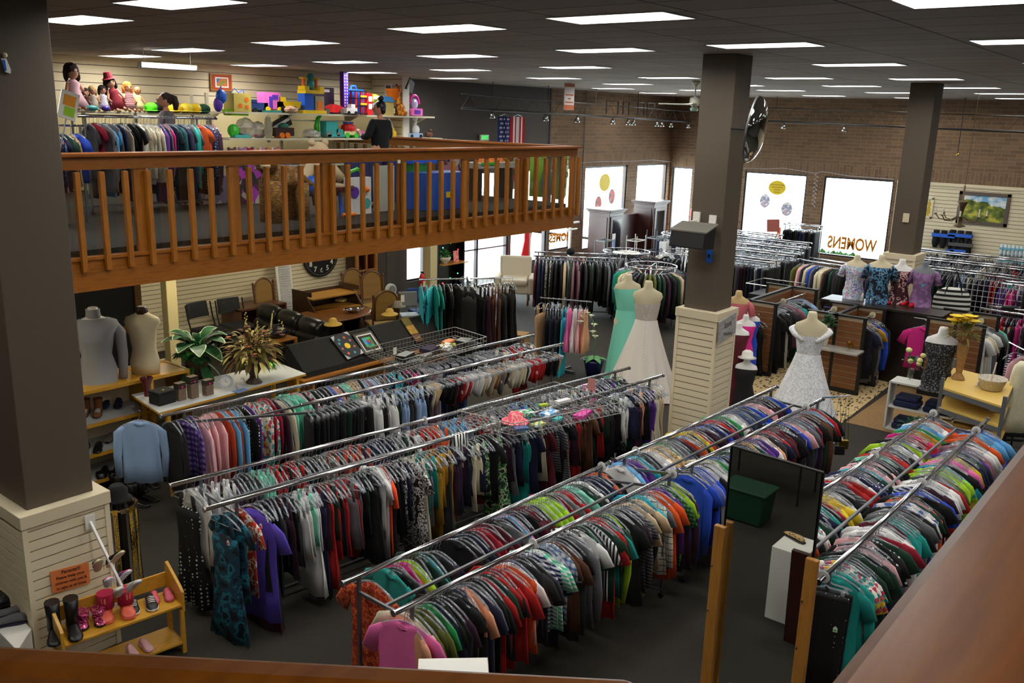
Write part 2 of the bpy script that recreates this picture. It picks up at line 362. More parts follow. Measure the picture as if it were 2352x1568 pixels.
# hedge outside
mb = MB(); rd = random.Random(3)
for i in range(500):
    c = Vector((XW+1.5+rd.uniform(-.35, .35), rd.uniform(10.1, 11.7), rd.uniform(.05, .5))); a = rd.uniform(0, PI); s = rd.uniform(.05, .11)
    mb.add([c+Vector((cos(a)*s, sin(a)*s, 0)), c+Vector((0, 0, s)), c-Vector((cos(a)*s, sin(a)*s, 0)), c-Vector((0, 0, s))], [(0, 1, 2, 3)])
mb.box((XW+1.5, 10.9, .2), (.5, 1.5, .4))
tag(mb.build('hedge', ramp_mat('hedge_green', 'noise', [(20, 60, 24), (50, 110, 44)], 20, .9)), 'low clipped green hedge outside the window with the WOMENS lettering', 'hedge')
struct('trim_2', MB().box((XW-.55, YW-1.2, .27), (1.1, 2.4, .54)), BRX)
# ---- slatted panels
SLAT = mat('cream_slat_panel', (222, 208, 176), 0.6); SLOT = mat('slat_groove', (60, 50, 38), 0.9)
def slats(mb, a, b, pitch, z0, z1, t=0.018, gap=0.012, nrm=None):
    """boards stacked between two ground points; the face looks along nrm"""
    a, b = Vector((a[0], a[1], 0)), Vector((b[0], b[1], 0)); n = Vector((nrm[0], nrm[1], 0)); L_ = (b-a).length; rz = math.atan2((b-a).y, (b-a).x); m = (a+b)/2
    mb.box((m.x-n.x*0.006, m.y-n.y*0.006, (z0+z1)/2), (L_, 0.012, z1-z0), rz, 1)
    z = z0
    while z < z1-0.02:
        h = min(pitch-gap, z1-z); mb.box((m.x+n.x*t/2, m.y+n.y*t/2, z+h/2), (L_, t, h), rz, 0); z += pitch
JX = 15.45
mb = MB(); slats(mb, (X0, YW-0.02), (JX, YW-0.02), .158, 5.02, CZ, nrm=(0, -1)); mb.box(((X0+JX)/2, YW-.015, 4.2), (JX-X0, .03, 1.66), mi=2)
slats(mb, (X0, YW-0.02), (JX-.1, YW-0.02), .093, 0.0, 3.05, nrm=(0, -1))
PEG = ramp_mat('pegboard', 'dots', [(120, 100, 62), (214, 200, 150)], 40, .7, pos=[0, .2])
struct('wall_slat_left', mb, [SLAT, SLOT, PEG])
struct('wall_left_backing', MB().box(((X0+15.9)/2, YW+.11, CZ/2), (15.9-X0, .2, CZ+.5)), GREYW)
mb = MB(); slats(mb, (JX, YW), (JX, YW-1.05), .158, MZ, CZ, nrm=(-1, 0)); mb.box((JX+.09, YW-.52, (CZ+MZ)/2), (.14, 1.06, CZ-MZ), mi=0)
struct('wall_return', mb, [SLAT, SLOT])
struct('trim_1', MB().box((JX+.08, YW-1.09, (CZ+MZ)/2), (.2, .05, CZ-MZ)), WHITE)
ys0 = Y(2058, 450)
mb = MB(); slats(mb, (XW-.03, ys0), (XW-.03, Y0), .115, 0, 3.2, nrm=(-1, 0)); mb.box((XW-.04, (ys0+Y0)/2, 3.24), (.08, ys0-Y0, .09), mi=0)
struct('wall_slat_right', mb, [SLAT, SLOT])
# ---- pillars
def pillar(x0, x1, y0, y1, label, ztop=2.44, e=.07):
    cx, cy = (x0+x1)/2, (y0+y1)/2; t = thing('pillar', label, 'pillar', (cx, cy, 0))
    MB().box((cx, cy, (CZ+ztop)/2), (x1-x0, y1-y0, CZ-ztop)).build('shaft', PILW, t, bevel=.008)
    mb = MB(); X_, Y_ = x1-x0+2*e, y1-y0+2*e; mb.box((cx, cy, ztop/2), (X_-.05, Y_-.05, ztop-.01), mi=1)
    z = 0.0; p = .093
    while z < ztop-.14: mb.box((cx, cy, z+(p-.012)/2), (X_-.015, Y_-.015, p-.012)); z += p
    for sx in (-1, 1):
        for sy in (-1, 1): mb.box((cx+sx*(X_/2-.02), cy+sy*(Y_/2-.02), ztop/2-.06), (.045, .045, ztop-.12))
    mb.build('slatted_base', [SLAT, SLOT], t)
    MB().box((cx, cy, ztop-.06), (X_+.03, Y_+.03, .12)).build('cap', CREAM, t, bevel=.006)
    return t
pillar(2.94, 3.52, 7.626, 8.25, 'brown grey square pillar with cream slatted base, nearest of the pillars, by the shoe bench', 1.55, .09)
pillar(11.0, 11.47, 5.27, 5.75, 'brown grey square pillar with cream slatted base carrying the loudspeaker and round mirror')
pillar(19.1, 19.65, 4.95, 5.43, 'far brown grey square pillar with slatted base behind the flowery dress forms')
POSTM = mat('cream_post_paint', (206, 190, 140), .6)
def post(px, top, label, w=.17):
    c = onY(px, top, 12.35); t = MB().box((c.x, c.y, 3.05/2), (w, w, 3.05)); tag(t.build('support_post', POSTM, bevel=.01), label, 'post')
post(391, 720, 'cream square post holding up the balcony beside the black stacking chairs')
c = onY(988, 640, 15.9); tag(MB().box((c.x, c.y, 1.5), (.26, .26, 3.0)).build('support_post', POSTM, bevel=.01), 'cream square post under the balcony behind the rack of turquoise tops', 'post')
UL = None
for (x, y, lb) in ((3.5, 11.2, 'nearest the pillar'), (7.2, 11.3, 'second from the left end'), (10.6, 11.3, 'over the display stands'), (13.2, 11.6, 'near the right end'), (8.6, 15.0, 'over the stacking chairs'), (12.2, 15.0, 'over the dining table')):
    t = thing('strip_light', 'strip light under the balcony, '+lb, 'light', (x, y, 3.06), 0, 'strip lights under the balcony')
    MB().box((0, 0, -.03), (1.25, .16, .05)).build('housing', WHITE, t, world=False); MB().box((0, 0, -.065), (1.15, .1, .02)).build('diffuser', mat('warm_diffuser', (255, 244, 214), .5, emit=LAMP_STRENGTH*2.2), t, world=False)
# ---- mezzanine deck and balustrade
struct('floor_mezzanine', MB().box(((X0+BAL_X-.1)/2, (BAL_Y+.1+YW-.05)/2, MZ-.1), (BAL_X-.1-X0, YW-.05-BAL_Y-.1, .2)), CARPET)
mb = MB().box(((X0+BAL_X-.1)/2, (BAL_Y+.1+YW-.05)/2, 3.1), (BAL_X-.1-X0, YW-.05-BAL_Y-.1, .08)); struct('ceiling_under_mezzanine', mb, CREAM_DK)
B0 = onY(178.7, 500, BAL_Y).x; B1 = onY(1305, 450, BAL_Y).x; NB = 34; DX = (B1-B0)/NB
zt = onY(1000, 340, BAL_Y).z
zu = onY(1000, 367, BAL_Y).z; zg = onY(700, 545, BAL_Y).z; zf = 2.9; zb = onY(1178, 510, BAL_Y).z
r = thing('balcony_railing', 'long stained wood balcony railing with slim balusters over glass panes', 'railing', (B0, BAL_Y, zf))
MB().box(((X0+BAL_X)/2, BAL_Y, zt-.02), (BAL_X-X0+.16, .2, .045)).build('handrail', CAPW, r, bevel=.01)
MB().box(((X0+BAL_X)/2, BAL_Y+.02, (zt-.04+zu)/2), (BAL_X-X0+.06, .09, zt-.04-zu)).build('top_board', RAILW, r)
MB().box(((X0+BAL_X)/2, BAL_Y+.03, (zg+zf)/2), (BAL_X-X0+.06, .07, zg-zf)).build('fascia_board', RAILW, r)
MB().box(((X0+BAL_X)/2, BAL_Y+.02, zg+.02), (BAL_X-X0+.02, .11, .035)).build('lower_rail', RAILW, r)
k0 = int(math.floor((X0+.3-B0)/DX))
nb = 0
for k in range(-3, NB+1):
    x = B0+k*DX
    MB().box((x, BAL_Y-.055, (zu-.02+zb)/2), (.06, .06, zu-.02-zb)).build('baluster', RAILWZ, r, bevel=.006)
MB().box((BAL_X+.05, BAL_Y-.055, (zu-.02+zb)/2), (.07, .07, zu-.02-zb)).build('baluster', RAILWZ, r, bevel=.006)
fp = [onY(p, 450, BAL_Y).x for p in (-160, 60, 325, 540, 752, 925, 1070, 1200)]+[BAL_X-.02]
for i, x in enumerate(fp): MB().box((x, BAL_Y+.03, (zu+zg)/2), (.15 if i < 8 else .08, .06, zu-zg)).build('frame_post', RAILWZ, r)
GP = glass('balustrade_glass', (0.88, 0.9, 0.9), 0.07)
for i in range(len(fp)-1): MB().box(((fp[i]+fp[i+1])/2, BAL_Y+.035, (zu+zg)/2), (fp[i+1]-fp[i]-.14, .008, zu-zg-.02)).build('glass_pane', GP, r)
r = thing('balcony_railing', 'wooden return railing closing the right end of the balcony', 'railing', (BAL_X, (BAL_Y+YW)/2, zf))
L2 = YW-BAL_Y-.25; cy = BAL_Y+.12+L2/2
MB().box((BAL_X, cy, zt-.02), (.2, L2, .045)).build('handrail', CAPW, r, bevel=.01)
MB().box((BAL_X, cy, (zt-.04+zu)/2), (.09, L2, zt-.04-zu)).build('top_board', RAILW, r)
MB().box((BAL_X, cy, (zg+zf)/2), (.07, L2, zg-zf)).build('fascia_board', RAILW, r)
for k in range(22): MB().box((BAL_X+.055, BAL_Y+.35+k*.31, (zu-.02+zb)/2), (.06, .06, zu-.02-zb)).build('baluster', RAILWZ, r)
for k in range(4): MB().box((BAL_X, BAL_Y+1.7+k*1.6, (zu+zg)/2), (.06, .12, zu-zg)).build('frame_post', RAILWZ, r)
for k in range(5): MB().box((BAL_X, BAL_Y+.9+k*1.6, (zu+zg)/2), (.008, 1.4, zu-zg-.02)).build('glass_pane', GP, r)
# ---- the two handrails of the landing the photo is taken from
ZR = 4.55
a, b, c = W(-120, 1469, ZR), W(1452, 1551, ZR), W(0, 1530, ZR); u = (b-a).normalized(); nrm = Vector((-u.y, u.x, 0)); wdt = abs((c-a).dot(nrm)); s_ = 1 if (c-a).dot(nrm) > 0 else -1
a -= u*.25; t = thing('landing_handrail', 'dark stained wooden handrail crossing the bottom of the photo', 'handrail', tuple(a))
pr = [a, b, b+nrm*s_*wdt*.7+u*.012, b+nrm*s_*wdt, a+nrm*s_*wdt]
MB().prism([p-Vector((0, 0, .035)) for p in pr], (0, 0, .035)).build('top_rail', NEARW, t, bevel=.008)
MB().span(a+nrm*s_*wdt*.5-Vector((0, 0, .13)), b-u*.03+nrm*s_*wdt*.5-Vector((0, 0, .13)), wdt*.6, .18).build('rail_board', NEARW, t)
a, b = W(1878, 1580, ZR), W(2352, 1003, ZR); u = (b-a).normalized(); nrm = Vector((-u.y, u.x, 0)); c = W(2352, 1568, ZR); s_ = 1 if (c-a).dot(nrm) > 0 else -1
a -= u*.1; b += u*3.0; t = thing('landing_handrail', 'wide scuffed brown handrail running up the right edge of the photo', 'handrail', tuple(a))
w2 = .24
MB().prism([p-Vector((0, 0, .05)) for p in (a, b, b+nrm*s_*w2, a+nrm*s_*w2)], (0, 0, .05)).build('top_rail', NEARW, t, bevel=.014)
MB().span(a+nrm*s_*w2/2-Vector((0, 0, .2)), b+nrm*s_*w2/2-Vector((0, 0, .2)), .1, .26).build('rail_board', NEARW, t)
# ================================================================ garments
G = {}
def gcol(name, m): G[name] = m
def plain(name, c, **k): gcol(name, mat('cloth_'+name.replace(' ', '_'), c, 0.85, **k))
for n_, c_ in {'black': (16, 15, 17), 'charcoal': (44, 43, 46), 'navy': (20, 24, 58), 'dark plum': (54, 20, 44), 'dark green': (20, 56, 40), 'white': (225, 224, 222), 'ivory': (216, 206, 178),
    'light grey': (158, 158, 160), 'grey': (104, 104, 108), 'red': (176, 28, 26), 'crimson': (150, 18, 42), 'maroon': (88, 16, 30), 'orange': (214, 84, 26), 'bright orange': (236, 78, 30), 'rust orange': (176, 62, 20),
    'yellow': (218, 190, 40), 'mustard': (178, 132, 30), 'lime': (164, 208, 40), 'green': (34, 140, 72), 'mint': (120, 208, 180), 'teal': (24, 148, 140), 'turquoise': (40, 170, 190), 'sky blue': (96, 164, 212),
    'royal blue': (30, 70, 188), 'periwinkle': (110, 124, 200), 'purple': (84, 40, 130), 'violet': (92, 72, 190), 'magenta': (196, 30, 120), 'hot pink': (224, 40, 140), 'pink': (228, 104, 168), 'pale pink': (226, 172, 176),
    'peach': (222, 158, 122), 'mauve': (142, 100, 112), 'brown': (92, 56, 36), 'tan': (178, 142, 98), 'beige': (206, 182, 146), 'olive': (92, 96, 34), 'dusty rose': (188, 96, 106), 'denim blue': (56, 76, 110), 'pale blue': (150, 178, 214), 'dark teal': (16, 72, 78), 'camel': (190, 150, 106)}.items(): plain(n_, c_)
gcol('black-white striped', stripe_mat('cloth_bw_stripe', (230, 230, 228), (18, 18, 20), 22, 2))
gcol('upright-striped', stripe_mat('cloth_bw_upright', (230, 230, 228), (18, 18, 20), 26, 0))
gcol('navy-white striped', stripe_mat('cloth_navy_stripe', (206, 206, 214), (26, 32, 80), 26, 2))
gcol('mint-white striped', stripe_mat('cloth_mint_stripe', (226, 232, 226), (90, 200, 160), 28, 2))
gcol('grey striped', stripe_mat('cloth_grey_stripe', (120, 120, 124), (50, 50, 56), 34, 2))
gcol('purple plaid', stripe_mat('cloth_purple_plaid', (70, 40, 120), (140, 110, 180), 16, 2, 0.5, (30, 20, 70), 0))
gcol('blue-white checked', stripe_mat('cloth_blue_check', (228, 230, 234), (110, 140, 180), 18, 2, 0.6, (60, 90, 140), 0))
gcol('white grid checked', stripe_mat('cloth_grid', (226, 222, 210), (40, 40, 44), 16, 2, 0.88, (40, 40, 44), 0))
gcol('green gingham', stripe_mat('cloth_gingham', (70, 150, 70), (20, 70, 30), 30, 2, 0.5, (14, 50, 24), 0))
gcol('red gingham', stripe_mat('cloth_red_gingham', (226, 210, 208), (190, 30, 34), 20, 2, 0.5, (150, 20, 24), 0))
gcol('black dotted', ramp_mat('cloth_black_dots', 'dots', [(225, 225, 222), (14, 14, 16)], 26, pos=[0, .26]))
gcol('black dashed', ramp_mat('cloth_black_dash', 'dots', [(210, 206, 198), (12, 12, 14)], 22, pos=[0, .13], stretch=(1.4, 1.4, 1)))
gcol('navy dotted', ramp_mat('cloth_navy_dots', 'dots', [(210, 215, 225), (20, 26, 70)], 24, pos=[0, .24]))
gcol('leopard print', ramp_mat('cloth_leopard', 'rand', [(48, 32, 20), (196, 160, 110)], 34, pos=[0, .34]))
gcol('teal floral', ramp_mat('cloth_teal_floral', 'noise', [(10, 16, 30), (14, 60, 80), (24, 110, 130), (8, 20, 36)], 9, pos=[.0, .42, .53, .62]))
gcol('orange and white floral', ramp_mat('cloth_orange_floral', 'noise', [(190, 60, 26), (226, 214, 200), (196, 70, 30)], 14, pos=[0, .5, .58]))
gcol('red orange paisley', ramp_mat('cloth_paisley', 'noise', [(150, 36, 16), (212, 110, 56), (186, 52, 22)], 20, pos=[0, .47, .54]))
gcol('navy floral', ramp_mat('cloth_navy_floral', 'vor', [(18, 22, 56), (18, 22, 56), (200, 120, 140), (90, 130, 190)], 30, pos=[0, .3, .68, .8]))
gcol('green floral', ramp_mat('cloth_green_floral', 'noise', [(16, 36, 20), (200, 210, 170), (60, 130, 60), (20, 50, 40)], 14, pos=[0, .44, .5, .58]))
gcol('multicoloured floral', ramp_mat('cloth_multi_floral', 'vor', [(230, 224, 214), (40, 150, 150), (200, 60, 90), (230, 190, 60)], 26, pos=[0, .4, .6, .75]))
gcol('white-blue floral', ramp_mat('cloth_white_floral', 'vor', [(226, 224, 224), (226, 224, 224), (90, 120, 190)], 24, pos=[0, .3, .62]))
gcol('cream floral', ramp_mat('cloth_cream_floral', 'noise', [(214, 190, 140), (150, 96, 60), (214, 190, 140)], 22, pos=[0, .5, .56]))
gcol('monochrome print', ramp_mat('cloth_bw_print', 'noise', [(18, 18, 20), (216, 214, 210), (18, 18, 20), (200, 198, 194)], 22, pos=[0, .44, .52, .6]))
gcol('silver print', ramp_mat('cloth_silver_print', 'noise', [(60, 62, 60), (176, 172, 160), (90, 90, 92)], 24, pos=[0, .46, .56]))
gcol('white fur', ramp_mat('cloth_fur', 'noise', [(226, 216, 190), (244, 240, 226)], 40, .95, False, bump=1))

def gar(kind, seed):
    """cloth of one hanging garment; rail at the origin runs along y, the cloth is wide along x"""
    rd = random.Random(seed); mb = MB(); n = 22; ph = rd.uniform(0, 6); lean = rd.uniform(-.015, .015)
    thick = {'coat': .034, 'dress': .022, 'trousers': .02, 'tunic': .018}.get(kind, .014)
    def sec(z, w, t, amp=.004, xo=0):
        q = []
        for k in range(n):
            a = 2*PI*k/n; x = w*cos(a)+xo; dn = .045*max(0, -sin(a))*max(0, 1-abs(x)/.08) if w < .12 and z > -.2 else 0
            q.append((x, t*sin(a)+amp*1.5*sin(x*52+ph+z*4)+amp*.9*sin(x*23-ph*2+z*2)+lean*(-z), z-dn+.006*sin(x*20+ph)))
        return q
    hem = {'short-sleeved top': -.74, 'long-sleeved shirt': -.82, 'coat': -1.02, 'dress': -1.18, 'tunic': -.86, 'sleeveless top': -.72}.get(kind, -.7)+rd.uniform(-.06, .04)
    if kind in ('short-sleeved top', 'long-sleeved shirt', 'coat', 'tunic'):
        w0 = .2 if kind != 'coat' else .225
        mb.loft([sec(-.105, .06, .018, 0), sec(-.122, .1, .02, 0), sec(-.15, w0*.8, thick, .001), sec(-.178, w0, thick, .002), sec(-.26, w0+.005, thick*1.1, .003), sec(-.42, w0-.005, thick, .005), sec((hem-.42)/2, w0+.002, thick, .006), sec(hem, w0+.012, thick*1.1, .009)])
        for s in (-1, 1):
            if kind in ('short-sleeved top', 'tunic'):
                e = (s*(w0+.085+rd.uniform(-.01, .02)), rd.uniform(-.01, .01), -.34-rd.uniform(0, .05)); pth = [(s*w0*.86, 0, -.165), (s*(w0+.03), 0, -.225), e]; rr = [.02, .05, .062]
            else:
                L_ = -.76 if kind == 'long-sleeved shirt' else -.84
                pth = [(s*w0*.86, 0, -.165), (s*(w0+.025), 0, -.24), (s*(w0+.05), rd.uniform(-.012, .012), -.5), (s*(w0+.04+rd.uniform(-.02, .02)), rd.uniform(-.015, .015), L_)]; rr = [.02, .052, .044, .036]
            P = [Vector(p) for p in pth]; secs = []
            for i, p in enumerate(P):
                t = (P[min(i+1, len(P)-1)]-P[max(i-1, 0)]).normalized(); sd = Vector((0, 1, 0)).cross(t).normalized()
                secs.append([p+sd*rr[i]*cos(a)+Vector((0, 1, 0))*thick*(.9 if i else .6)*sin(a) for a in [2*PI*k/8 for k in range(8)]])
            mb.loft(secs)
    elif kind in ('sleeveless top', 'dress'):
        w0 = .15 if kind == 'sleeveless top' else .165
        for s in (-1, 1):
            mb.loft([[(s*(.075+d)+q*.02, e*.008, z) for q, e in ((-1, -1), (1, -1), (1, 1), (-1, 1))] for z, d in ((-.12, 0), (-.2, .01), (-.29, .025))])
        if kind == 'dress': mb.loft([sec(-.26, w0-.02, thick*.8, .001), sec(-.33, w0, thick, .003), sec(-.55, w0-.02, thick, .004), sec(-.62, w0-.015, thick, .006), sec(-.9, w0+.03, thick*1.2, .012), sec(hem, w0+.06, thick*1.3, .018)])
        else: mb.loft([sec(-.26, w0-.02, thick*.8, .001), sec(-.33, w0+.005, thick, .003), sec(-.5, w0, thick, .005), sec(hem, w0+.03, thick, .008)])
    elif kind == 'trousers':
        mb.loft([sec(-.17, .17, .016, .001), sec(-.2, .175, .02, .002), sec(-.45, .165, thick, .004), sec(-.72, .16, thick*.9, .006), sec(-1.05+rd.uniform(-.05, .08), .15, thick*.8, .006)])
    elif kind == 'underwear':
        w0 = .11; mb.loft([sec(-.15, w0, .012, .001), sec(-.22, w0+.01, .016, .003), sec(-.34, w0-.03, .012, .004), sec(-.42+rd.uniform(-.04, .04), .04, .01, .002)])
    elif kind == 'child dress':
        mb.loft([sec(-.11, .05, .015, 0), sec(-.15, .12, .02, .001), sec(-.3, .11, .025, .003), sec(-.5, .17, .045, .012), sec(-.68, .22, .06, .02)])
    elif kind == 'bag':
        mb.loft([sec(-.3, .1, .03, 0), sec(-.34, .13, .04, 0), sec(-.5, .15, .05, 0), sec(-.54, .14, .045, 0)])
    return mb
HK = [(0, 0, .004)]
def hanger_mb(kind='top'):
    mb = MB(); hook = [(.0, 0, -.10), (0, 0, -.045), (.012, 0, -.03), (.02, 0, -.008), (.014, 0, .013), (-.004, 0, .018), (-.019, 0, .008), (-.02, 0, -.008)]
    mb.tube(hook, .0024, 5, 1)
    arm = [(s*x, 0, z) for s in (1,) for x, z in ((0, -.095), (.04, -.10), (.09, -.118), (.15, -.142), (.2, -.172), (.212, -.19))]
    if kind == 'clip': arm = [(0, 0, -.1), (.02, 0, -.118), (.13, 0, -.124), (.16, 0, -.135)]
    mb.tube(arm, [.007, .008, .009, .009, .008, .006][:len(arm)], 5, 0); mb.tube([(-x, y, z) for x, y, z in arm], [.007, .008, .009, .009, .008, .006][:len(arm)], 5, 0)
    if kind == 'top': mb.tube([(-.19, 0, -.185), (0, 0, -.192), (.19, 0, -.185)], .004, 4, 0)
    else:
        for s in (-1, 1): mb.box((s*.12, 0, -.15), (.03, .03, .05), mi=0)
    return mb
HANG = {k: hanger_mb(k).build('hanger', [CLEAR, WIRE], world=False, link=False, smooth=1) for k in ('top', 'clip')}
HANGB = {k: hanger_mb(k).build('hanger', [BLACK, WIRE], world=False, link=False, smooth=1) for k in ('top', 'clip')}
PROTO = {}
KINDS = {'short-sleeved top': 4, 'long-sleeved shirt': 3, 'coat': 3, 'tunic': 2, 'sleeveless top': 3, 'dress': 3, 'trousers': 2, 'underwear': 2, 'child dress': 1}
CATS = {'short-sleeved top': 'shirt', 'long-sleeved shirt': 'shirt', 'coat': 'coat', 'tunic': 'tunic', 'sleeveless top': 'top', 'dress': 'dress', 'trousers': 'trousers', 'underwear': 'underwear', 'child dress': 'dress'}
PIECE = {'short-sleeved top': 'short_sleeved_top', 'long-sleeved shirt': 'long_sleeved_shirt', 'coat': 'coat', 'tunic': 'tunic', 'sleeveless top': 'sleeveless_top', 'dress': 'dress', 'trousers': 'trousers', 'underwear': 'underwear', 'child dress': 'child_dress'}
for k, n_ in KINDS.items():
    for i in range(n_):
        o = gar(k, i*7+3).build('cloth', G['black'], world=False, link=False, smooth=1); PROTO[(k, i)] = o
_tg = MB().prism([(-.016, 0, 0), (.016, 0, 0), (.016, 0, .034), (0, 0, .05), (-.016, 0, .034)], (0, .002, 0)).box((0, -.001, .016), (.018, .002, .016), mi=1)
TAGS = [_tg.build('price_tag', [TAGW, mat('sticker_'+n_, c_, .6)], world=False, link=False) for n_, c_ in (('pink', (240, 40, 150)), ('green', (60, 210, 70)), ('orange', (240, 150, 50)))]
PLACES = []
ORD = lambda n: '%d%s' % (n, 'th' if 10 < n % 100 < 14 else {1: 'st', 2: 'nd', 3: 'rd'}.get(n % 10, 'th'))
def fill(a, b, z, rail, seq, kinds, step=.04, s0=.1, s1=.1, dark=.25, jit=.1, end='near', drop=0, gaps=(), tilt=.06, grp=None, flip=0, k_=1):
    """hang garments side by side on the rail from a to b"""
    a, b = Vector((a[0], a[1], z)), Vector((b[0], b[1], z)); d = b-a; L_ = d.length; u = d.normalized(); base = math.atan2(u.y, u.x)-PI/2
    rd = random.Random(rail); s = s0; i = 0
    while s < L_-s1:
        f = s/L_
        if not any(g0 < f < g1 for g0, g1 in gaps):
            c = seq[min(len(seq)-1, max(0, int(f*len(seq)+rd.uniform(-.6, .6))))]
            if i > 0 and rd.random() < dark: c = rd.choice(['black', 'black', 'charcoal', 'navy', 'dark plum', 'grey', 'dark green'])
            k = kinds if isinstance(kinds, str) else kinds[min(len(kinds)-1, int(f*len(kinds)))] if isinstance(kinds, tuple) else rd.choice(kinds)
            i += 1
            PLACES.append(dict(kind=k, var=rd.randrange(KINDS[k]), col=c, p=a+u*s, rz=base+rd.gauss(0, jit)+flip, ry=rd.gauss(0, tilt), rail=rail, i=i, end=end, grp=grp or ('clothes on the '+rail), tag=rd.random(), k=k_))
        s += step*rd.uniform(.75, 1.3)
def ring(c, R_, z, rail, seq, kinds, n=40, a0=0, a1=2*PI, dark=.2):
    rd = random.Random(rail)
    for i in range(n):
        a = a0+(a1-a0)*i/n; f = i/n; cc = seq[int(f*len(seq))]
        if rd.random() < dark: cc = rd.choice(['black', 'charcoal', 'navy'])
        k = kinds if isinstance(kinds, str) else rd.choice(kinds)
        PLACES.append(dict(kind=k, var=rd.randrange(KINDS[k]), col=cc, p=Vector((c[0]+R_*cos(a), c[1]+R_*sin(a), z)), rz=a+rd.gauss(0, .05), ry=0, rail=rail, i=i+1, end='right hand', grp='clothes around the '+rail, tag=rd.random(), sx=.8))
def hang(kind, col, p, rz, label, group=None, var=0, tagi=None, black=False, ry=0, name=None, tagx=.08, tagz=-.34, k=1):
    """one garment singled out by hand"""
    t = thing(name or PIECE[kind], label, CATS[kind], tuple(p), rz, group); t.rotation_euler = (0, ry, rz); t.scale = (1.1,)*3
    c = PROTO[(kind, var)].copy(); COL.objects.link(c); c.parent = t; c.scale = (k, 1, k); c.material_slots[0].link = 'OBJECT'; c.material_slots[0].material = G[col]
    hk = 'clip' if kind in ('trousers', 'underwear') else 'top'
    h = (HANGB if black else HANG)[hk].copy(); COL.objects.link(h); h.parent = t
    if tagi is not None: q = TAGS[tagi].copy(); COL.objects.link(q); q.parent = t; q.location = (tagx, -.034, tagz)
    return t
def flush_places(limit=290):
    EYEV = Vector((0, 0, EYE)); bykind = {}
    rr_ = random.Random(11)
    for p in PLACES: p['d'] = (p['p']-EYEV).length; p['w'] = rr_.uniform(.86, 1.06)*p.get('k', 1); p['h'] = rr_.uniform(.84, 1.12)*p.get('k', 1); bykind.setdefault(p['kind'], []).append(p)
    n = 0
    for k, L_ in bykind.items():
        L_.sort(key=lambda q: q['d'])
        for p in L_[:limit]:
            t = thing(PIECE[k], '%s %s, %s along the %s' % (p['col'], k, ORD(p['i']), p['rail']), CATS[k], tuple(p['p']), 0, p['grp'])
            t.rotation_euler = (0, p['ry'], p['rz']); t.scale = (1.12,)*3
            c = PROTO[(k, p['var'])].copy(); COL.objects.link(c); c.parent = t; c.material_slots[0].link = 'OBJECT'; c.material_slots[0].material = G[p['col']]; c.scale = (p['w'], 1, p['h'])
            h = HANG['clip' if k in ('trousers', 'underwear') else 'top'].copy(); COL.objects.link(h); h.parent = t
            if p['tag'] < .2 and p['d'] < 16:
                q = TAGS[int(p['tag']*1000) % 3].copy(); COL.objects.link(q); q.parent = t; q.location = (.06, -.03, -.33)
            n += 1
        rest = L_[limit:]
        if rest:
            V = []; F = []; MI = []; ms = []
            for p in rest:
                M = Matrix.Translation(p['p']) @ Matrix.Rotation(p['rz'], 4, 'Z') @ Matrix.Rotation(p['ry'], 4, 'Y') @ Matrix.Diagonal((1.12*p['w'], 1.12, 1.12*p['h'], 1))
                for src, mm in ((PROTO[(k, p['var'])].data, [G[p['col']]]), (HANG['clip' if k in ('trousers', 'underwear') else 'top'].data, [CLEAR, WIRE])):
                    b = len(V); V += [M @ v.co for v in src.vertices]
                    for f in src.polygons:
                        m_ = mm[f.material_index]
                        if m_ not in ms: ms.append(m_)
                        F.append([b+i for i in f.vertices]); MI.append(ms.index(m_))
            me = bpy.data.meshes.new(PIECE[k]+'_rest'); me.from_pydata(V, [], F)
            for m_ in ms: me.materials.append(m_)
            me.polygons.foreach_set('material_index', MI); me.polygons.foreach_set('use_smooth', [True]*len(F)); me.update()
            o = bpy.data.objects.new('distant_'+PIECE[k], me); COL.objects.link(o)
            tag(o, 'all the farthest hanging %s crowding the back racks' % (k+('s' if not k.endswith('s') and k != 'underwear' else '')), CATS[k], kind='stuff')
    return n
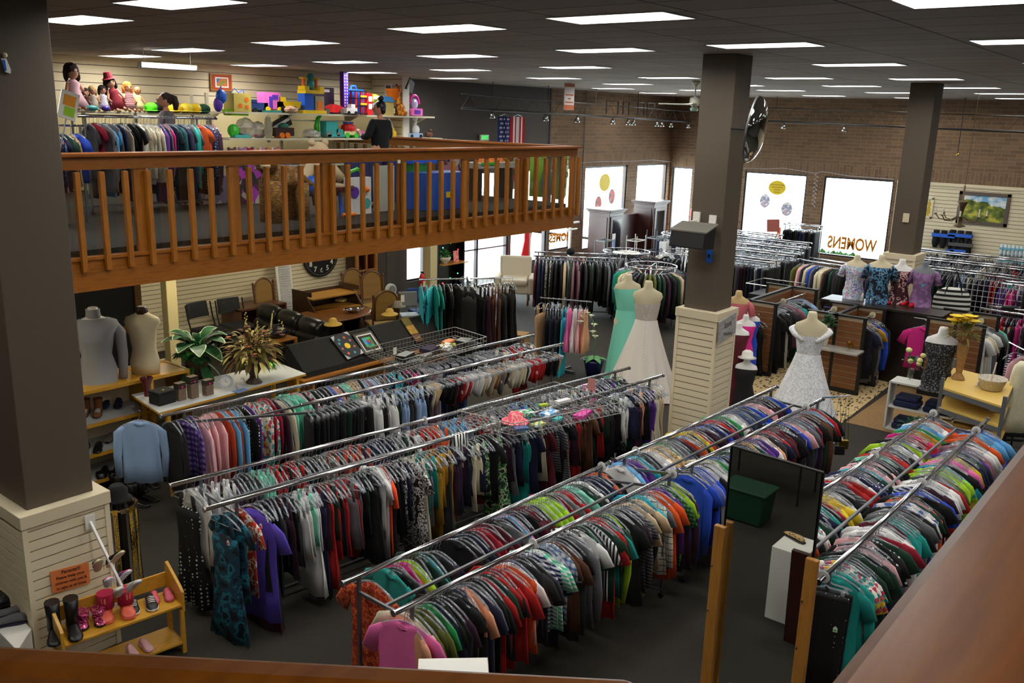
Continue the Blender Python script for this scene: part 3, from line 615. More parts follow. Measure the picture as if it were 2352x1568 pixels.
# ================================================================ racks
def caster(mb, p): mb.cyl((p[0]-.012, p[1], .03), (p[0]+.012, p[1], .03), .03, n=10); mb.cyl((p[0], p[1], .05), (p[0], p[1], .09), .008, n=6)
DISC = mat('white_size_disc', (206, 206, 200), .5)
def h_rack(A, B_, C, D, z, label, discs=(), foot=.0, over=.12):
    """double-rail rolling rack: near/far rail ends A-B and C-D"""
    A, B_, C, D = [Vector((p[0], p[1], z)) for p in (A, B_, C, D)]; t = thing('clothes_rack', label, 'clothes rack', tuple((A+B_+C+D)/4-Vector((0, 0, z))))
    for a, b in ((A, B_), (C, D)):
        MB().cyl(a, b, .022, n=12).cyl(a, a+(a-b).normalized()*.01, .028, n=12).cyl(b, b+(b-a).normalized()*.01, .028, n=12).build('rail', CHROME, t, smooth=1)
    for f in (.045, .955):
        p, q = A.lerp(B_, f), C.lerp(D, f); m = (p+q)/2; mb = MB()
        for e in (p, q):
            mb.box((e.x, e.y, (z+.1)/2), (.026, .026, z-.1)); 
        mb.span(p-Vector((0, 0, .14)), q-Vector((0, 0, .14)), .022, .028); mb.span(Vector((p.x, p.y, .1)), Vector((q.x, q.y, .1)), .028, .028)
        mb.build('end_frame', STEEL, t)
        cb = MB(); 
        for e in (p, q): caster(cb, (e.x, e.y))
        cb.build('casters', BLACK, t)
    p, q = A.lerp(B_, .045)*.5+C.lerp(D, .045)*.5, A.lerp(B_, .955)*.5+C.lerp(D, .955)*.5
    MB().span(Vector((p.x, p.y, .1)), Vector((q.x, q.y, .1)), .03, .03).build('base_bar', STEEL, t)
    MB().span(Vector((p.x, p.y, z-.14)), Vector((q.x, q.y, z-.14)), .024, .024).build('upper_bar', STEEL, t)
    for i, (r, f) in enumerate(discs):
        a, b = ((A, B_), (C, D))[r]; p = a.lerp(b, f); u = (b-a).normalized()
        MB().cyl(p-u*.003, p+u*.003, .05, n=20).build('size_divider', DISC, t)
    return t
def y_rack(x, y0, y1, z, label, w=.5, discs=()):
    return h_rack((x-w/2, y0), (x-w/2, y1), (x+w/2, y0), (x+w/2, y1), z, label, discs)
def round_rack(c, R_, z, label, disc=False):
    t = thing('round_rack', label, 'clothes rack', (c[0], c[1], 0)); n = 40
    MB().tube([(c[0]+R_*cos(2*PI*k/n), c[1]+R_*sin(2*PI*k/n), z) for k in range(n)], .014, 8, closed=True).build('ring', CHROME, t, smooth=1)
    mb = MB()
    for a in (0.3, 0.3+PI/2): mb.cyl((c[0]+R_*cos(a), c[1]+R_*sin(a), z-.01), (c[0]-R_*cos(a), c[1]-R_*sin(a), z-.01), .01, n=8)
    mb.build('cross_bar', CHROME, t, smooth=1); mb = MB()
    for a in (0.3, .3+PI/2, .3+PI, .3+1.5*PI): x, y = c[0]+R_*.96*cos(a), c[1]+R_*.96*sin(a); mb.cyl((x, y, .05), (x, y, z), .01, n=8)
    mb.cyl((c[0], c[1], .1), (c[0], c[1], z), .018, n=8); mb.build('legs', CHROME, t, smooth=1)
    if disc: MB().cyl((c[0], c[1], z-.05), (c[0], c[1], z-.03), R_*.6, n=28).build('top_disc', WHITE, t)
    return t
Wx = lambda x, y, z: W(x, y, z)
A1a, A1b = W(370, 955, 1.4), W(1225, 770, 1.4); A2a, A2b = W(692, 930, 1.4), W(1291, 790, 1.4)
B1a, B1b = W(390, 1115, 1.4), W(1445, 845, 1.4); B2a, B2b = W(470, 1170, 1.4), W(1523, 862, 1.4)
C1a, C1m, C1b = W(787, 1340, 1.4), W(1430, 1050, 1.4), W(1785, 888, 1.4)
C2a, C2m, C2b = W(905, 1408, 1.4), W(1600, 1063, 1.4), W(1890, 916, 1.4)
D1a, D1b = W(1800, 1190, 1.4), W(2157, 939, 1.4); D2a, D2b = W(1880, 1336, 1.4), W(2268, 963, 1.4)
L_ = lambda a, b, f: a+(b-a)*f
h_rack(A1a, A1b, A2a, A2b, 1.4, 'chrome double clothes rack behind the others, in front of the white plant table', [(0, .62), (1, .8)])
h_rack(B1a, B1b, B2a, B2b, 1.4, 'long chrome double clothes rack of sleeveless tops running to the white wedding gown', [(0, .45), (1, .5), (1, .53)])
C1M, C2M = L_(C1a, C1b, .47), L_(C2a, C2b, .52)
h_rack(C1a, C1M, C2a, C2M, 1.4, 'chrome double clothes rack of T-shirts nearest the bottom of the photo', [(0, .96), (1, .97), (1, .4)])
h_rack(L_(C1a, C1b, .485), C1b, L_(C2a, C2b, .535), C2b, 1.4, 'chrome double clothes rack behind the tall mirror, ending at the lace wedding gown', [(0, .1), (1, .85)])
h_rack(D1a, D1b, D2a, D2b, 1.4, 'chrome double clothes rack at right, alongside the wide brown handrail', [(0, .5), (1, .02), (1, .5), (0, .95), (1, .9)])
P = {'C2': ['navy', 'ivory', 'peach', 'olive', 'green', 'navy', 'black', 'black dotted', 'peach', 'grey', 'black', 'monochrome print', 'red', 'red', 'orange', 'white', 'denim blue', 'charcoal', 'navy-white striped', 'mint-white striped', 'turquoise', 'blue-white checked', 'brown', 'white', 'dark green', 'black-white striped', 'white', 'green', 'upright-striped', 'red', 'teal', 'lime', 'dark plum', 'black', 'dark green', 'grey striped', 'beige', 'teal', 'turquoise', 'white grid checked', 'orange', 'black-white striped', 'purple', 'green gingham', 'lime', 'royal blue', 'royal blue', 'periwinkle', 'royal blue', 'white', 'ivory', 'green', 'royal blue', 'white', 'white', 'navy floral', 'dark teal', 'mustard', 'purple', 'white', 'peach', 'red', 'maroon', 'black dotted', 'royal blue', 'pale pink', 'grey', 'denim blue', 'red', 'brown', 'sky blue', 'red', 'red']}
P['C1'] = ['black', 'black', 'peach', 'teal', 'sky blue', 'magenta', 'lime', 'turquoise', 'navy', 'black', 'black', 'black', 'crimson', 'maroon', 'navy', 'sky blue', 'pink', 'maroon', 'navy dotted', 'lime', 'white', 'crimson', 'red', 'mint', 'white', 'navy', 'navy', 'orange', 'white', 'sky blue', 'purple', 'turquoise', 'charcoal', 'white', 'cream floral', 'cream floral', 'green', 'grey', 'sky blue', 'rust orange', 'yellow', 'red', 'white', 'royal blue', 'navy', 'red', 'teal', 'green', 'white', 'grey', 'denim blue', 'navy', 'royal blue', 'pale pink', 'dark plum', 'red', 'maroon', 'royal blue', 'white']
P['D1'] = ['orange', 'white', 'multicoloured floral', 'navy', 'teal', 'crimson', 'yellow', 'white', 'grey striped', 'royal blue', 'red', 'white', 'navy dotted', 'turquoise', 'pale pink', 'black', 'mint', 'red', 'denim blue', 'white', 'lime', 'black-white striped', 'red', 'magenta', 'mustard', 'green', 'sky blue', 'white', 'orange', 'royal blue']
P['D2'] = ['black dashed', 'black', 'black', 'teal', 'white', 'multicoloured floral', 'dark green', 'white', 'pale pink', 'black dotted', 'crimson', 'white', 'maroon', 'teal', 'grey', 'crimson', 'white-blue floral', 'black', 'orange', 'royal blue', 'navy-white striped', 'white', 'red', 'olive', 'lime', 'turquoise', 'black', 'pink', 'yellow', 'navy', 'purple', 'mauve', 'white', 'black', 'orange', 'sky blue', 'royal blue', 'periwinkle']
P['B2'] = ['purple', 'maroon', 'black', 'black', 'black', 'mint', 'white', 'black', 'red', 'grey', 'mauve', 'white', 'black', 'monochrome print', 'ivory', 'teal', 'mustard', 'dark plum', 'ivory', 'navy', 'green floral', 'mauve', 'navy', 'navy', 'teal', 'ivory', 'maroon', 'grey striped', 'rust orange', 'red', 'brown', 'monochrome print', 'red', 'black', 'green floral', 'white', 'dark teal', 'peach', 'purple', 'ivory', 'beige']
P['B1'] = ['black dotted', 'white', 'white', 'charcoal', 'mint', 'red', 'black', 'silver print', 'rust orange', 'rust orange', 'navy', 'grey', 'white', 'red', 'orange', 'sky blue', 'red', 'white', 'brown', 'royal blue', 'turquoise', 'black', 'white', 'grey', 'multicoloured floral', 'white', 'pink', 'purple', 'lime', 'white']
P['A1'] = ['black', 'black', 'purple plaid', 'pale pink', 'pale pink', 'rust orange', 'sky blue', 'black dotted', 'purple', 'multicoloured floral', 'crimson', 'ivory', 'mint', 'mint', 'pale pink', 'multicoloured floral', 'black', 'periwinkle', 'peach', 'mint', 'leopard print', 'mauve', 'pale blue', 'grey', 'grey striped', 'navy dotted', 'turquoise', 'black', 'magenta', 'periwinkle', 'mauve', 'light grey', 'navy', 'black', 'black', 'denim blue', 'black', 'black', 'black', 'white', 'grey', 'pale blue', 'ivory', 'beige', 'red', 'black', 'white', 'black']
P['A2'] = ['black', 'white', 'pale blue', 'sky blue', 'ivory', 'beige', 'black', 'red', 'black', 'beige', 'white', 'tan', 'tan', 'olive', 'white', 'red', 'black', 'teal', 'tan']
fill(C2a, C2M, 1.4, 'aisle rail of the nearest shirt rack', P['C2'][:46], ['short-sleeved top']*5+['tunic', 'long-sleeved shirt'], .043, .14, .05, dark=.35)
fill(L_(C2a, C2b, .535), C2b, 1.4, 'aisle rail behind the tall mirror', P['C2'][46:], ['short-sleeved top']*2+['long-sleeved shirt']*2, .043, .1, .1, dark=.3)
fill(C1a, C1M, 1.4, 'back rail of the nearest shirt rack', P['C1'][:28], 'short-sleeved top', .045, .5, .05, gaps=((.3, .36),), dark=.3)
fill(L_(C1a, C1b, .485), C1b, 1.4, 'back rail behind the tall mirror', P['C1'][28:], ['short-sleeved top', 'long-sleeved shirt'], .045, .12, .1)
fill(D1a, D1b, 1.4, 'left rail of the right-hand rack', P['D1'], 'short-sleeved top', .047, .15, .1, dark=.25)
fill(D2a, D2b, 1.4, 'right rail of the right-hand rack', P['D2'][1:], ['short-sleeved top', 'short-sleeved top', 'long-sleeved shirt', 'tunic'], .046, .42, .1, dark=.25)
fill(B2a, B2b, 1.4, 'aisle rail of the sleeveless rack', P['B2'], ['sleeveless top']*4+['dress', 'tunic'], .048, .55, .12, dark=.4)
fill(B1a, B1b, 1.4, 'back rail of the sleeveless rack', P['B1'], ['sleeveless top']*3+['dress'], .05, .3, .12, dark=.35)
fill(A1a, A1b, 1.4, 'back rail of the pyjama rack', P['A1'], ('long-sleeved shirt', 'long-sleeved shirt', 'long-sleeved shirt', 'long-sleeved shirt', 'dress', 'trousers', 'underwear', 'sleeveless top'), .066, .12, .1, dark=.1, k_=1.15)
fill(A2a, A2b, 1.4, 'aisle rail of the pyjama rack', ['black', 'black', 'black', 'black', 'white', 'black', 'pale blue', 'ivory', 'beige', 'black', 'red', 'white', 'beige', 'tan', 'ivory', 'white', 'red', 'black', 'tan'], ('trousers', 'sleeveless top', 'underwear', 'underwear', 'underwear'), .06, .1, .1, dark=.15)
fdir = lambda a, b: math.atan2((b-a).y, (b-a).x)-PI/2
ex = lambda a, b, s: a+(b-a).normalized()*s
# garments that face the camera at the rack ends
hang('tunic', 'red orange paisley', ex(C1a, C1b, .3), fdir(C1a, C1b)+.1, 'red orange paisley top facing out at the near end of the T-shirt rack', var=0, tagi=1, k=1.15)
hang('tunic', 'pink', ex(C2a, C2b, .1), fdir(C2a, C2b)+.35, 'bright pink knit cardigan facing out at the lowest end of the T-shirt rack', var=1)
hang('dress', 'black dotted', ex(B1a, B1b, .16), fdir(B1a, B1b)+.25, 'long black polka-dot dress hanging at the near end of the sleeveless rack', var=0)
hang('long-sleeved shirt', 'white', ex(B1a, B1b, .24), fdir(B1a, B1b)+.1, 'white shirt half hidden behind the polka-dot dress', var=1)
hang('dress', 'teal floral', ex(B2a, B2b, .18), fdir(B2a, B2b)+.2, 'dark teal ruffled floral dress at the near end of the sleeveless rack', var=1, k=1.1, tagi=0)
hang('tunic', 'teal floral', ex(B2a, B2b, .25), fdir(B2a, B2b)+.15, 'teal floral top tucked against the ruffled teal dress', var=0)
hang('tunic', 'orange and white floral', ex(B2a, B2b, .36), fdir(B2a, B2b)+.1, 'orange and white floral blouse between the teal dress and the violet tunic', var=1)
hang('tunic', 'violet', ex(B2a, B2b, .47), fdir(B2a, B2b)+.3, 'loose violet tunic with draped sleeves on the sleeveless rack', var=0, k=1.3, tagi=0, tagx=.12, tagz=-.26)
hang('dress', 'maroon', ex(B2a, B2b, .52), fdir(B2a, B2b)+.2, 'long maroon dress showing below the violet tunic', var=2, k=1.12)
hang('tunic', 'bright orange', ex(B2a, B2b, 2.0), fdir(B2a, B2b)-.25, 'bright orange blouse sticking out of the sleeveless rack', var=1, k=1.1)
hang('sleeveless top', 'teal', ex(B2a, B2b, 2.9), fdir(B2a, B2b)+.3, 'teal tank top turned outward beside the striped scarf', var=0)
hang('sleeveless top', 'pale pink', ex(B2a, B2b, 4.0), fdir(B2a, B2b)+.5, 'pale pink tank top turned outward on the sleeveless rack', var=1)
hang('dress', 'navy', ex(B2a, B2b, 4.35), fdir(B2a, B2b)+.5, 'navy dress with mint lining turned outward on the sleeveless rack', var=1)
hang('long-sleeved shirt', 'pale blue', W(318, 945, 1.42), -.75, 'pale blue denim shirt hanging outside the near end of the pyjama rack', var=1)
hang('trousers', 'black dashed', ex(D2a, D2b, .2), fdir(D2a, D2b)+.3, 'black trousers with white dashes at the near end of the right-hand rack', var=0, tagi=1, tagx=.1, tagz=-.45)
hang('trousers', 'black dashed', ex(D2a, D2b, .28), fdir(D2a, D2b)+.2, 'second pair of dashed black trousers tucked behind the first', var=1)
# striped scarf over the rail
p = ex(B2a, B2b, 3.05); u = (B2b-B2a).normalized(); v = Vector((-u.y, u.x, 0)); mb = MB()
for s, L2 in ((-1, .62), (1, .3)):
    secs = []
    for i in range(7):
        f = i/6; q = []
        for k in range(12):
            a = 2*PI*k/12; w = .1+.05*f
            q.append(p+u*(w*cos(a))+v*(s*(.02+.05*f)+.012*sin(a)+.01*sin(6*cos(a)+i))+Vector((0, 0, .022-L2*f)))
        secs.append(q)
    mb.loft(secs)
tag(mb.build('scarf', stripe_mat('scarf_stripe', (228, 226, 222), (16, 16, 18), 24, 0), smooth=1), 'black and white striped scarf draped over the rail of the sleeveless rack', 'scarf')
V3 = Vector
T_ = thing
RD = random.Random; MB.bd = MB.build; MR = Matrix.Rotation; rmat = ramp_mat
# ================================================================ helpers for furniture, plants, forms
def leafblade(mb, base, d, L_, w, droop=.3, mi=0, n=5, up=V3((0, 0, 1))):
    """one pointed leaf starting at base, growing along d and drooping"""
    d = V3(d).normalized(); s = d.cross(up); s = s.normalized() if s.length > .01 else V3((1, 0, 0)); pts = []
    for i in range(n+1):
        f = i/n; c = V3(base)+d*L_*f+V3((0, 0, -droop*L_*f*f)); ww = w*sin(PI*min(1, f*.92+.06))**.8
        pts.append((c-s*ww+V3((0, 0, ww*.25)), c+V3((0, 0, 0)), c+s*ww+V3((0, 0, ww*.25))))
    vs = [p for q in pts for p in q]; fs = []
    for i in range(n): a = i*3; fs += [(a, a+1, a+4, a+3), (a+1, a+2, a+5, a+4)]
    mb.add(vs, fs, mi)
def bush(mb, c, R_, n, L_, w, seed=1, mi=0, zs=1, droop=.4, lo=-.2):
    rd = RD(seed)
    for i in range(n):
        a = rd.uniform(0, 2*PI); e = rd.uniform(lo, 1.3); d = V3((cos(a)*cos(e), sin(a)*cos(e), sin(e)*zs)); r = R_*rd.uniform(.15, .85)
        leafblade(mb, V3(c)+d*r, d+V3((rd.uniform(-.3, .3), rd.uniform(-.3, .3), rd.uniform(-.1, .3))), L_*rd.uniform(.7, 1.2), w*rd.uniform(.7, 1.2), droop, mi if not isinstance(mi, (list, tuple)) else rd.choice(mi))
def blossoms(mb, pts, r, mi=1, pet=6, seed=4):
    rd = RD(seed)
    for p in pts:
        for k in range(pet):
            a = 2*PI*k/pet+rd.random(); d = V3((cos(a), sin(a), .55)); leafblade(mb, p, d, r, r*.42, .1, mi, 3)
        mb.ell(p, r*.25, n=6, m=4, mi=mi)
LEAF = rmat('deep_green_leaf', 'noise', [(10, 54, 28), (30, 96, 48)], 12, .45, False); LEAFL = mat('cream_leaf_edge', (190, 210, 170), .5); LEAFB = mat('bright_green_leaf', (70, 150, 60), .45)
DRYL = rmat('dried_olive_leaf', 'noise', [(84, 74, 22), (120, 104, 36)], 14, .7, False); DRYP = mat('dried_mauve_bloom', (120, 74, 66), .8); DRYO = mat('dried_orange_bloom', (190, 110, 50), .8); DRYY = mat('pale_yellow_bloom', (206, 190, 110), .8)
SKINF = mat('cream_form_cloth', (206, 194, 162), .75); FORMW = mat('white_form_skin', (222, 220, 216), .35); FORMG = mat('grey_form', (110, 116, 122), .6)
def esec(z, rx, ry, yo=0, n=20, xo=0, fold=0, nf=8, ph=0):
    return [(xo+rx*(1+fold*sin(nf*a+ph))*cos(a), yo+ry*(1+fold*sin(nf*a+ph))*sin(a), z) for a in [2*PI*k/n for k in range(n)]]
def form_body(mb, z, shoulders=.185, mi=0, neck=True, hips=True, male=False, s=1):
    """headless torso whose bottom is at z"""
    k = s; secs = []
    if hips: secs += [esec(z, .155*k, .115*k), esec(z+.12*k, .165*k, .12*k)]
    secs += [esec(z+.28*k, (.13 if male else .118)*k, .095*k), esec(z+.42*k, .145*k, .112*k, -.012), esec(z+.5*k, .158*k, .115*k, -.012), esec(z+.58*k, (shoulders+.005)*k, .088*k), esec(z+.63*k, shoulders*.93*k, .07*k, .01), esec(z+.665*k, .1*k, .06*k, .012), esec(z+.69*k, .06*k, .058*k, .012)]
    if neck: secs += [esec(z+.75*k, .052*k, .055*k, .01), esec(z+.775*k, .045*k, .045*k, .01)]
    mb.loft(secs, mi)
def garment_on_form(mb, z, top, bottom, flare=.02, k=1, mi=0, grow=.012, shoulders=.185, neckdrop=0, fold=.0, nf=9):
    prof = [(.0, .155, .115, 0), (.12, .165, .12, 0), (.28, .122, .098, 0), (.42, .147, .115, -.012), (.5, .16, .118, -.012), (.58, shoulders+.007, .09, 0), (.63, shoulders*.93, .072, .01), (.665, .105, .064, .012)]
    secs = []
    if bottom < 0: 
        m_ = 5
        for i in range(m_): f = i/m_; secs.append(esec(z+bottom*(1-f)*k, (.16+flare*(1-f))*k+grow, (.12+flare*.9*(1-f))*k+grow, 0, 36, fold=fold*(1-f), nf=nf))
    for h, a, b, yo in prof:
        if h < max(bottom, 0) or h > top+1e-6: continue
        secs.append(esec(z+h*k, a*k+grow, b*k+grow, yo, 36, fold=fold*.15, nf=nf))
    mb.loft(secs, mi, cap=False)
def stand(mb, z, h0=0, mi=0, r=.16):
    mb.cyl((0, 0, h0), (0, 0, h0+.015), r, n=20, mi=mi); mb.cyl((0, 0, h0), (0, 0, z), .012, n=8, mi=mi)
FELT = mat('oak_veneer_top', (150, 98, 40), .4)
# ---- white table with plants behind the pyjama rack
TZ = 1.2
ta, tb, tc_, td = W(365, 948, TZ), W(703, 858, TZ), W(640, 833, TZ), W(302, 906, TZ)
t = T_('display_table', 'white-topped display table with yellow edging holding two leafy arrangements', 'table', tuple((ta+tb+tc_+td)/4-V3((0, 0, TZ))))
MB().prism([p-V3((0, 0, .03)) for p in (ta, tb, tc_, td)], (0, 0, .028), 1).prism([p-V3((0, 0, .0015)) for p in (ta, tb, tc_, td)], (0, 0, .003), 0).bd('top', [mat('white_laminate', (206, 208, 206), .35), YELW], t)
ctr = (ta+tb+tc_+td)/4
for p in (ta, tb, tc_, td): q = p+(ctr-p)*.12; MB().box((q.x, q.y, (TZ-.03)/2), (.05, .05, TZ-.03)).bd('leg', YELW, t)
def put(px, py, z=TZ): return W(px, py, z)
p = put(455, 868); t = T_('potted_plant', 'broad-leaved green hosta plant with white-edged leaves in a brown pot', 'plant', p)
MB().lathe([(.09, 0), (.13, .18), (.14, .2), (.12, .2)], p, 16).bd('pot', mat('brown_wicker', (70, 44, 24), .8, bump=.6, bscale=90), t, 1)
mb = MB(); bush(mb, p+V3((0, 0, .3)), .22, 90, .13, .055, 5, [0, 0, 2]); rd = RD(2)
for i in range(13):
    a = i*2.4; e = rd.uniform(.1, .9); d = V3((cos(a)*cos(e), sin(a)*cos(e), sin(e))); b = p+V3((0, 0, .38))+d*.1
    leafblade(mb, b-V3((0, 0, .003)), d, .36, .098, .45, 1, 6); leafblade(mb, b+V3((0, 0, .004)), d, .345, .084, .45, 0, 6)
for i in range(6): a = i*1.1+2.5; leafblade(mb, p+V3((.1*cos(a), .1*sin(a), .18)), (cos(a), sin(a), -.8), .3, .07, .5, 0)
mb.bd('foliage', [LEAF, LEAFL, LEAFB], t, 1); t.scale = (1.2,)*3
p = put(584, 878); t = T_('dried_flower_urn', 'dried autumn flower arrangement in a dark brown fluted urn', 'flower arrangement', p)
MB().lathe([(.1, 0), (.1, .015), (.055, .06), (.05, .1), (.09, .17), (.12, .24), (.125, .27), (.11, .27)], p, 24, fold=.06, nf=12).bd('urn', mat('dark_bronze_urn', (58, 40, 26), .5), t, 1)
mb = MB(); bush(mb, p+V3((0, 0, .42)), .34, 340, .15, .022, 9, [0, 0, 0, 1, 3], .85, .5, -.7); rd = RD(8)
pts = [p+V3((rd.uniform(-.32, .32), rd.uniform(-.28, .28), rd.uniform(.28, .72))) for _ in range(34)]
blossoms(mb, pts[:16], .045, 1); blossoms(mb, pts[16:25], .04, 2)
for q in pts[25:]:
    for k in range(8): mb.ell(q+V3((rd.uniform(-.02, .02), rd.uniform(-.02, .02), .02*k)), .01, n=5, m=3, mi=3)
for k in range(9): mb.ell(p+V3((.2+.004*k, -.1, .66+.022*k)), .013, n=5, m=3, mi=3)
leafblade(mb, p+V3((.16, -.08, .45)), (.1, -.05, 1), .26, .05, 0, 0)
mb.bd('flowers', [DRYL, DRYP, DRYO, DRYY], t); t.scale = (1.15,)*3
def boxthing(name, label, cat, c, d, m, rz=0, bev=.004, extra=None, group=None):
    t = T_(name, label, cat, c, rz, group); MB().box((0, 0, d[2]/2), d).w('body', m, t, bevel=bev); return t
c = put(374, 925); t = boxthing('jewellery_box', 'black velvet box with a yellow sticker at the near corner of the white table', 'box', c, (.2, .17, .11), mat('black_velvet', (14, 14, 16), .8), .1, .012)
t.scale = (1.3,)*3; MB().box((0, 0, .125), (.205, .175, .03)).w('lid', mat('black_velvet', (14, 14, 16), .8), t, bevel=.01); MB().box((0, -.02, .141), (.02, .02, .002)).w('sticker', mat('sticker_yellow', (230, 200, 40), .6), t)
CANM = rmat('striped_canister', 'noise', [(104, 84, 66), (124, 104, 84)], 60, .6, False); BANDM = mat('dark_band', (34, 20, 14), .4)
for (px, py, h, lb) in ((415, 918, .19, 'brown banded canister with pink sticker, nearest the black box'), (444, 913, .24, 'tallest brown banded canister with pink sticker, middle of three'), (478, 906, .17, 'brown banded canister with pink sticker, farthest from the black box')):
    c = put(px, py); t = T_('canister', lb, 'canister', c, .1, 'banded canisters on the white table'); t.scale = (1.35,)*3
    MB().box((0, 0, h*.32), (.088, .07, h*.64)).w('body', CANM, t, bevel=.004)
    mb = MB()
    for k in range(3): mb.box((0, 0, h*(.67+.1*k)), (.09, .072, h*.075)); mb.box((0, 0, h*(.72+.1*k)), (.089, .071, h*.02), mi=1)
    mb.w('banded_lid', [BANDM, CANM], t); MB().box((0, -.04, h*.72), (.016, .004, .016)).w('sticker', mat('sticker_pink', (240, 40, 150), .6), t)
c = put(339, 909); t = T_('glass_vase', 'small ribbed dark red glass vase at the left end of the white table', 'vase', c); t.scale = (1.3,)*3; 
mb = MB(); mb.lathe([(.035, 0), (.03, .04), (.035, .12), (.06, .2)], (0, 0, 0), 24, fold=.25, nf=8, cap=False); mb.w('vase', mat('burgundy_glass', (90, 30, 34), .12, coat=.5), t, 1)
c = put(519, 894); t = T_('table_clock', 'round jewelled silver clock in front of the glass ornament', 'clock', tuple(c+V3((0, 0, .11))), -.4); t.scale = (1.3,)*3
mb = MB(); rd = RD(2)
for k in range(28):
    for r in (.058, .072): mb.ell((r*cos(k*PI/14+r*20), 0, r*sin(k*PI/14+r*20)), .0085, n=6, m=4)
mb.w('jewelled_rim', mat('crystal_beads', (210, 215, 220), .08, .4), t); MB().cyl((0, -.004, 0), (0, .008, 0), .048, n=24).w('dial', WHITE, t)
mb = MB().box((0, -.007, .014), (.003, .002, .03)).box((.009, -.007, 0), (.02, .002, .003))
for k in range(12): mb.box((.04*cos(k*PI/6), -.006, .04*sin(k*PI/6)), (.004, .002, .004))
mb.w('hands', BLACK, t)
c = put(552, 897); t = T_('glass_ornament', 'clear glass swan ornament with blue base card beside the jewelled clock', 'ornament', c, .2)
MB().box((0, 0, .003), (.2, .13, .005)).w('card', mat('blue_card', (120, 150, 210), .5), t)
mb = MB(); mb.ell((0, 0, .045), (.07, .045, .035)); mb.tube([(.06, 0, .05), (.09, 0, .09), (.07, 0, .15), (.04, 0, .17), (.02, 0, .15)], [.016, .012, .01, .011, .006], 8); mb.tube([(-.05, 0, .05), (-.09, 0, .11), (-.06, 0, .13)], [.02, .012, .004], 8); mb.w('swan', CLEAR, t, 1)
c = put(622, 845); t = T_('green_bowl', 'small bright green glass bowl at the far end of the white table', 'bowl', c); MB().lathe([(.04, 0), (.07, .02), (.08, .07), (.076, .07), (.06, .025)], (0, 0, 0), 20).w('bowl', mat('green_glass', (70, 200, 30), .15, coat=.6), t, 1)
# ---- yellow-edged shelving with dress forms and shoes (behind the first pillar)
sx0, sx1, sy0, sy1 = 4.75, 6.55, 11.0, 11.6
r = T_('display_shelves', 'white shelving unit with yellow front edges holding men\'s shoes and two torso forms', 'shelves', (sx0, sy0, 0))
for z in (.15, .52, .93, 1.38):
    MB().box(((sx0+sx1)/2, (sy0+sy1)/2, z), (sx1-sx0, sy1-sy0, .025)).bd('shelf', mat('shelf_grey_white', (176, 178, 176), .5) if z < 1.3 else YELW, r); MB().box(((sx0+sx1)/2, sy0-.012, z), (sx1-sx0, .024, .045)).bd('front_edge', YELW, r)
MB().box(((sx0+sx1)/2, sy1+.01, .72), (sx1-sx0, .02, 1.42)).bd('back_panel', CREAM, r)
for x in (sx0, 6.0, sx1): MB().box((x, (sy0+sy1)/2, .7), (.04, sy1-sy0, 1.4)).bd('upright', YELW, r)
def shoe(mb, p, rz, L_=.27, w=.095, h=.06, boot=0, mi=0, sole=1, lace=None):
    """one low shoe or boot with heel at p, toe along +x turned by rz"""
    R = MR(rz, 3, 'Z'); P = V3(p)
    def S_(x, w_, z0, z1, n=12): return [P+R @ V3((x, w_/2*cos(a), z0+(z1-z0)*(.5+.5*sin(a)))) for a in [2*PI*k/n for k in range(n)]]
    for (z0, z1, kk, m_) in ((0, .022, 1.04, sole),): mb.loft([S_(-.01, w*.55, z0, z1), S_(.03*L_/.27, w*.78*kk, z0, z1), S_(.5*L_, w*.8*kk, z0, z1), S_(.75*L_, w*1.02*kk, z0, z1), S_(.93*L_, w*.8*kk, z0, z1), S_(1.0*L_, w*.35, z0+.004, z1)], m_)
    mb.loft([S_(0, w*.45, .015, h*.9), S_(.04*L_/.27, w*.72, .015, h*1.15), S_(.38*L_, w*.74, .015, h*1.1), S_(.58*L_, w*.85, .015, h*.85), S_(.78*L_, w*.98, .015, h*.66), S_(.93*L_, w*.74, .015, h*.5), S_(.99*L_, w*.3, .015, h*.35)], mi)
    if boot:
        secs = []
        for z, rr in ((h*.6, .045), (boot*.5, .042), (boot, .05)): secs.append([P+R @ V3((.055+rr*1.15*cos(a), rr*sin(a), z)) for a in [2*PI*k/12 for k in range(12)]])
        mb.loft(secs, mi)
    if lace is not None:
        for k in range(4): x = L_*(.42+.08*k); zz = h*(1.08-.09*k); mb.tube([P+R @ V3((x, -w*.28, zz*.93)), P+R @ V3((x+.008, 0, zz+.006)), P+R @ V3((x, w*.28, zz*.93))], .004, 5, lace)
def shoes(label, p, rz, m, sole=BLACK, lace=None, name='pair_of_shoes', gap=.12, cat='shoes', group=None, tilt=None, **k):
    """a pair set down together: two shoes as parts"""
    t = T_(name, label, cat, p, rz, group)
    t.scale = (1.2,)*3
    for i, s in enumerate((-1, 1)):
        mb = MB(); shoe(mb, (0, s*gap/2, 0), s*.05, lace=2 if lace else None, **k); mb.w('shoe' if not k.get('boot') else 'boot', [m, sole]+([lace] if lace else []), t, 1)
    return t
FA = -2.2
BRNS = mat('tan_suede', (120, 72, 34), .9); NAVS = mat('navy_suede', (26, 34, 60), .85); BLKS = mat('black_shoe_leather', (16, 15, 16), .35); SILV = mat('silver_shoe', (150, 144, 136), .35)
shoes('tan suede lace-up boots with fleece cuffs on the second shelf by the pillar', W(222, 950, .945)+V3((.02, .12, 0)), FA, BRNS, mat('brown_sole', (60, 40, 26), .8), WHITE, boot=.17, name='pair_of_boots', cat='boots')
shoes('navy blue suede slip-on shoes beside the tan boots', W(272, 928, .945)+V3((0, .12, 0)), FA, NAVS, NAVS)
shoes('black lace-up shoes on the third shelf by the pillar', W(228, 1030, .535)+V3((0, .14, 0)), FA, BLKS, BLKS, BLACK)
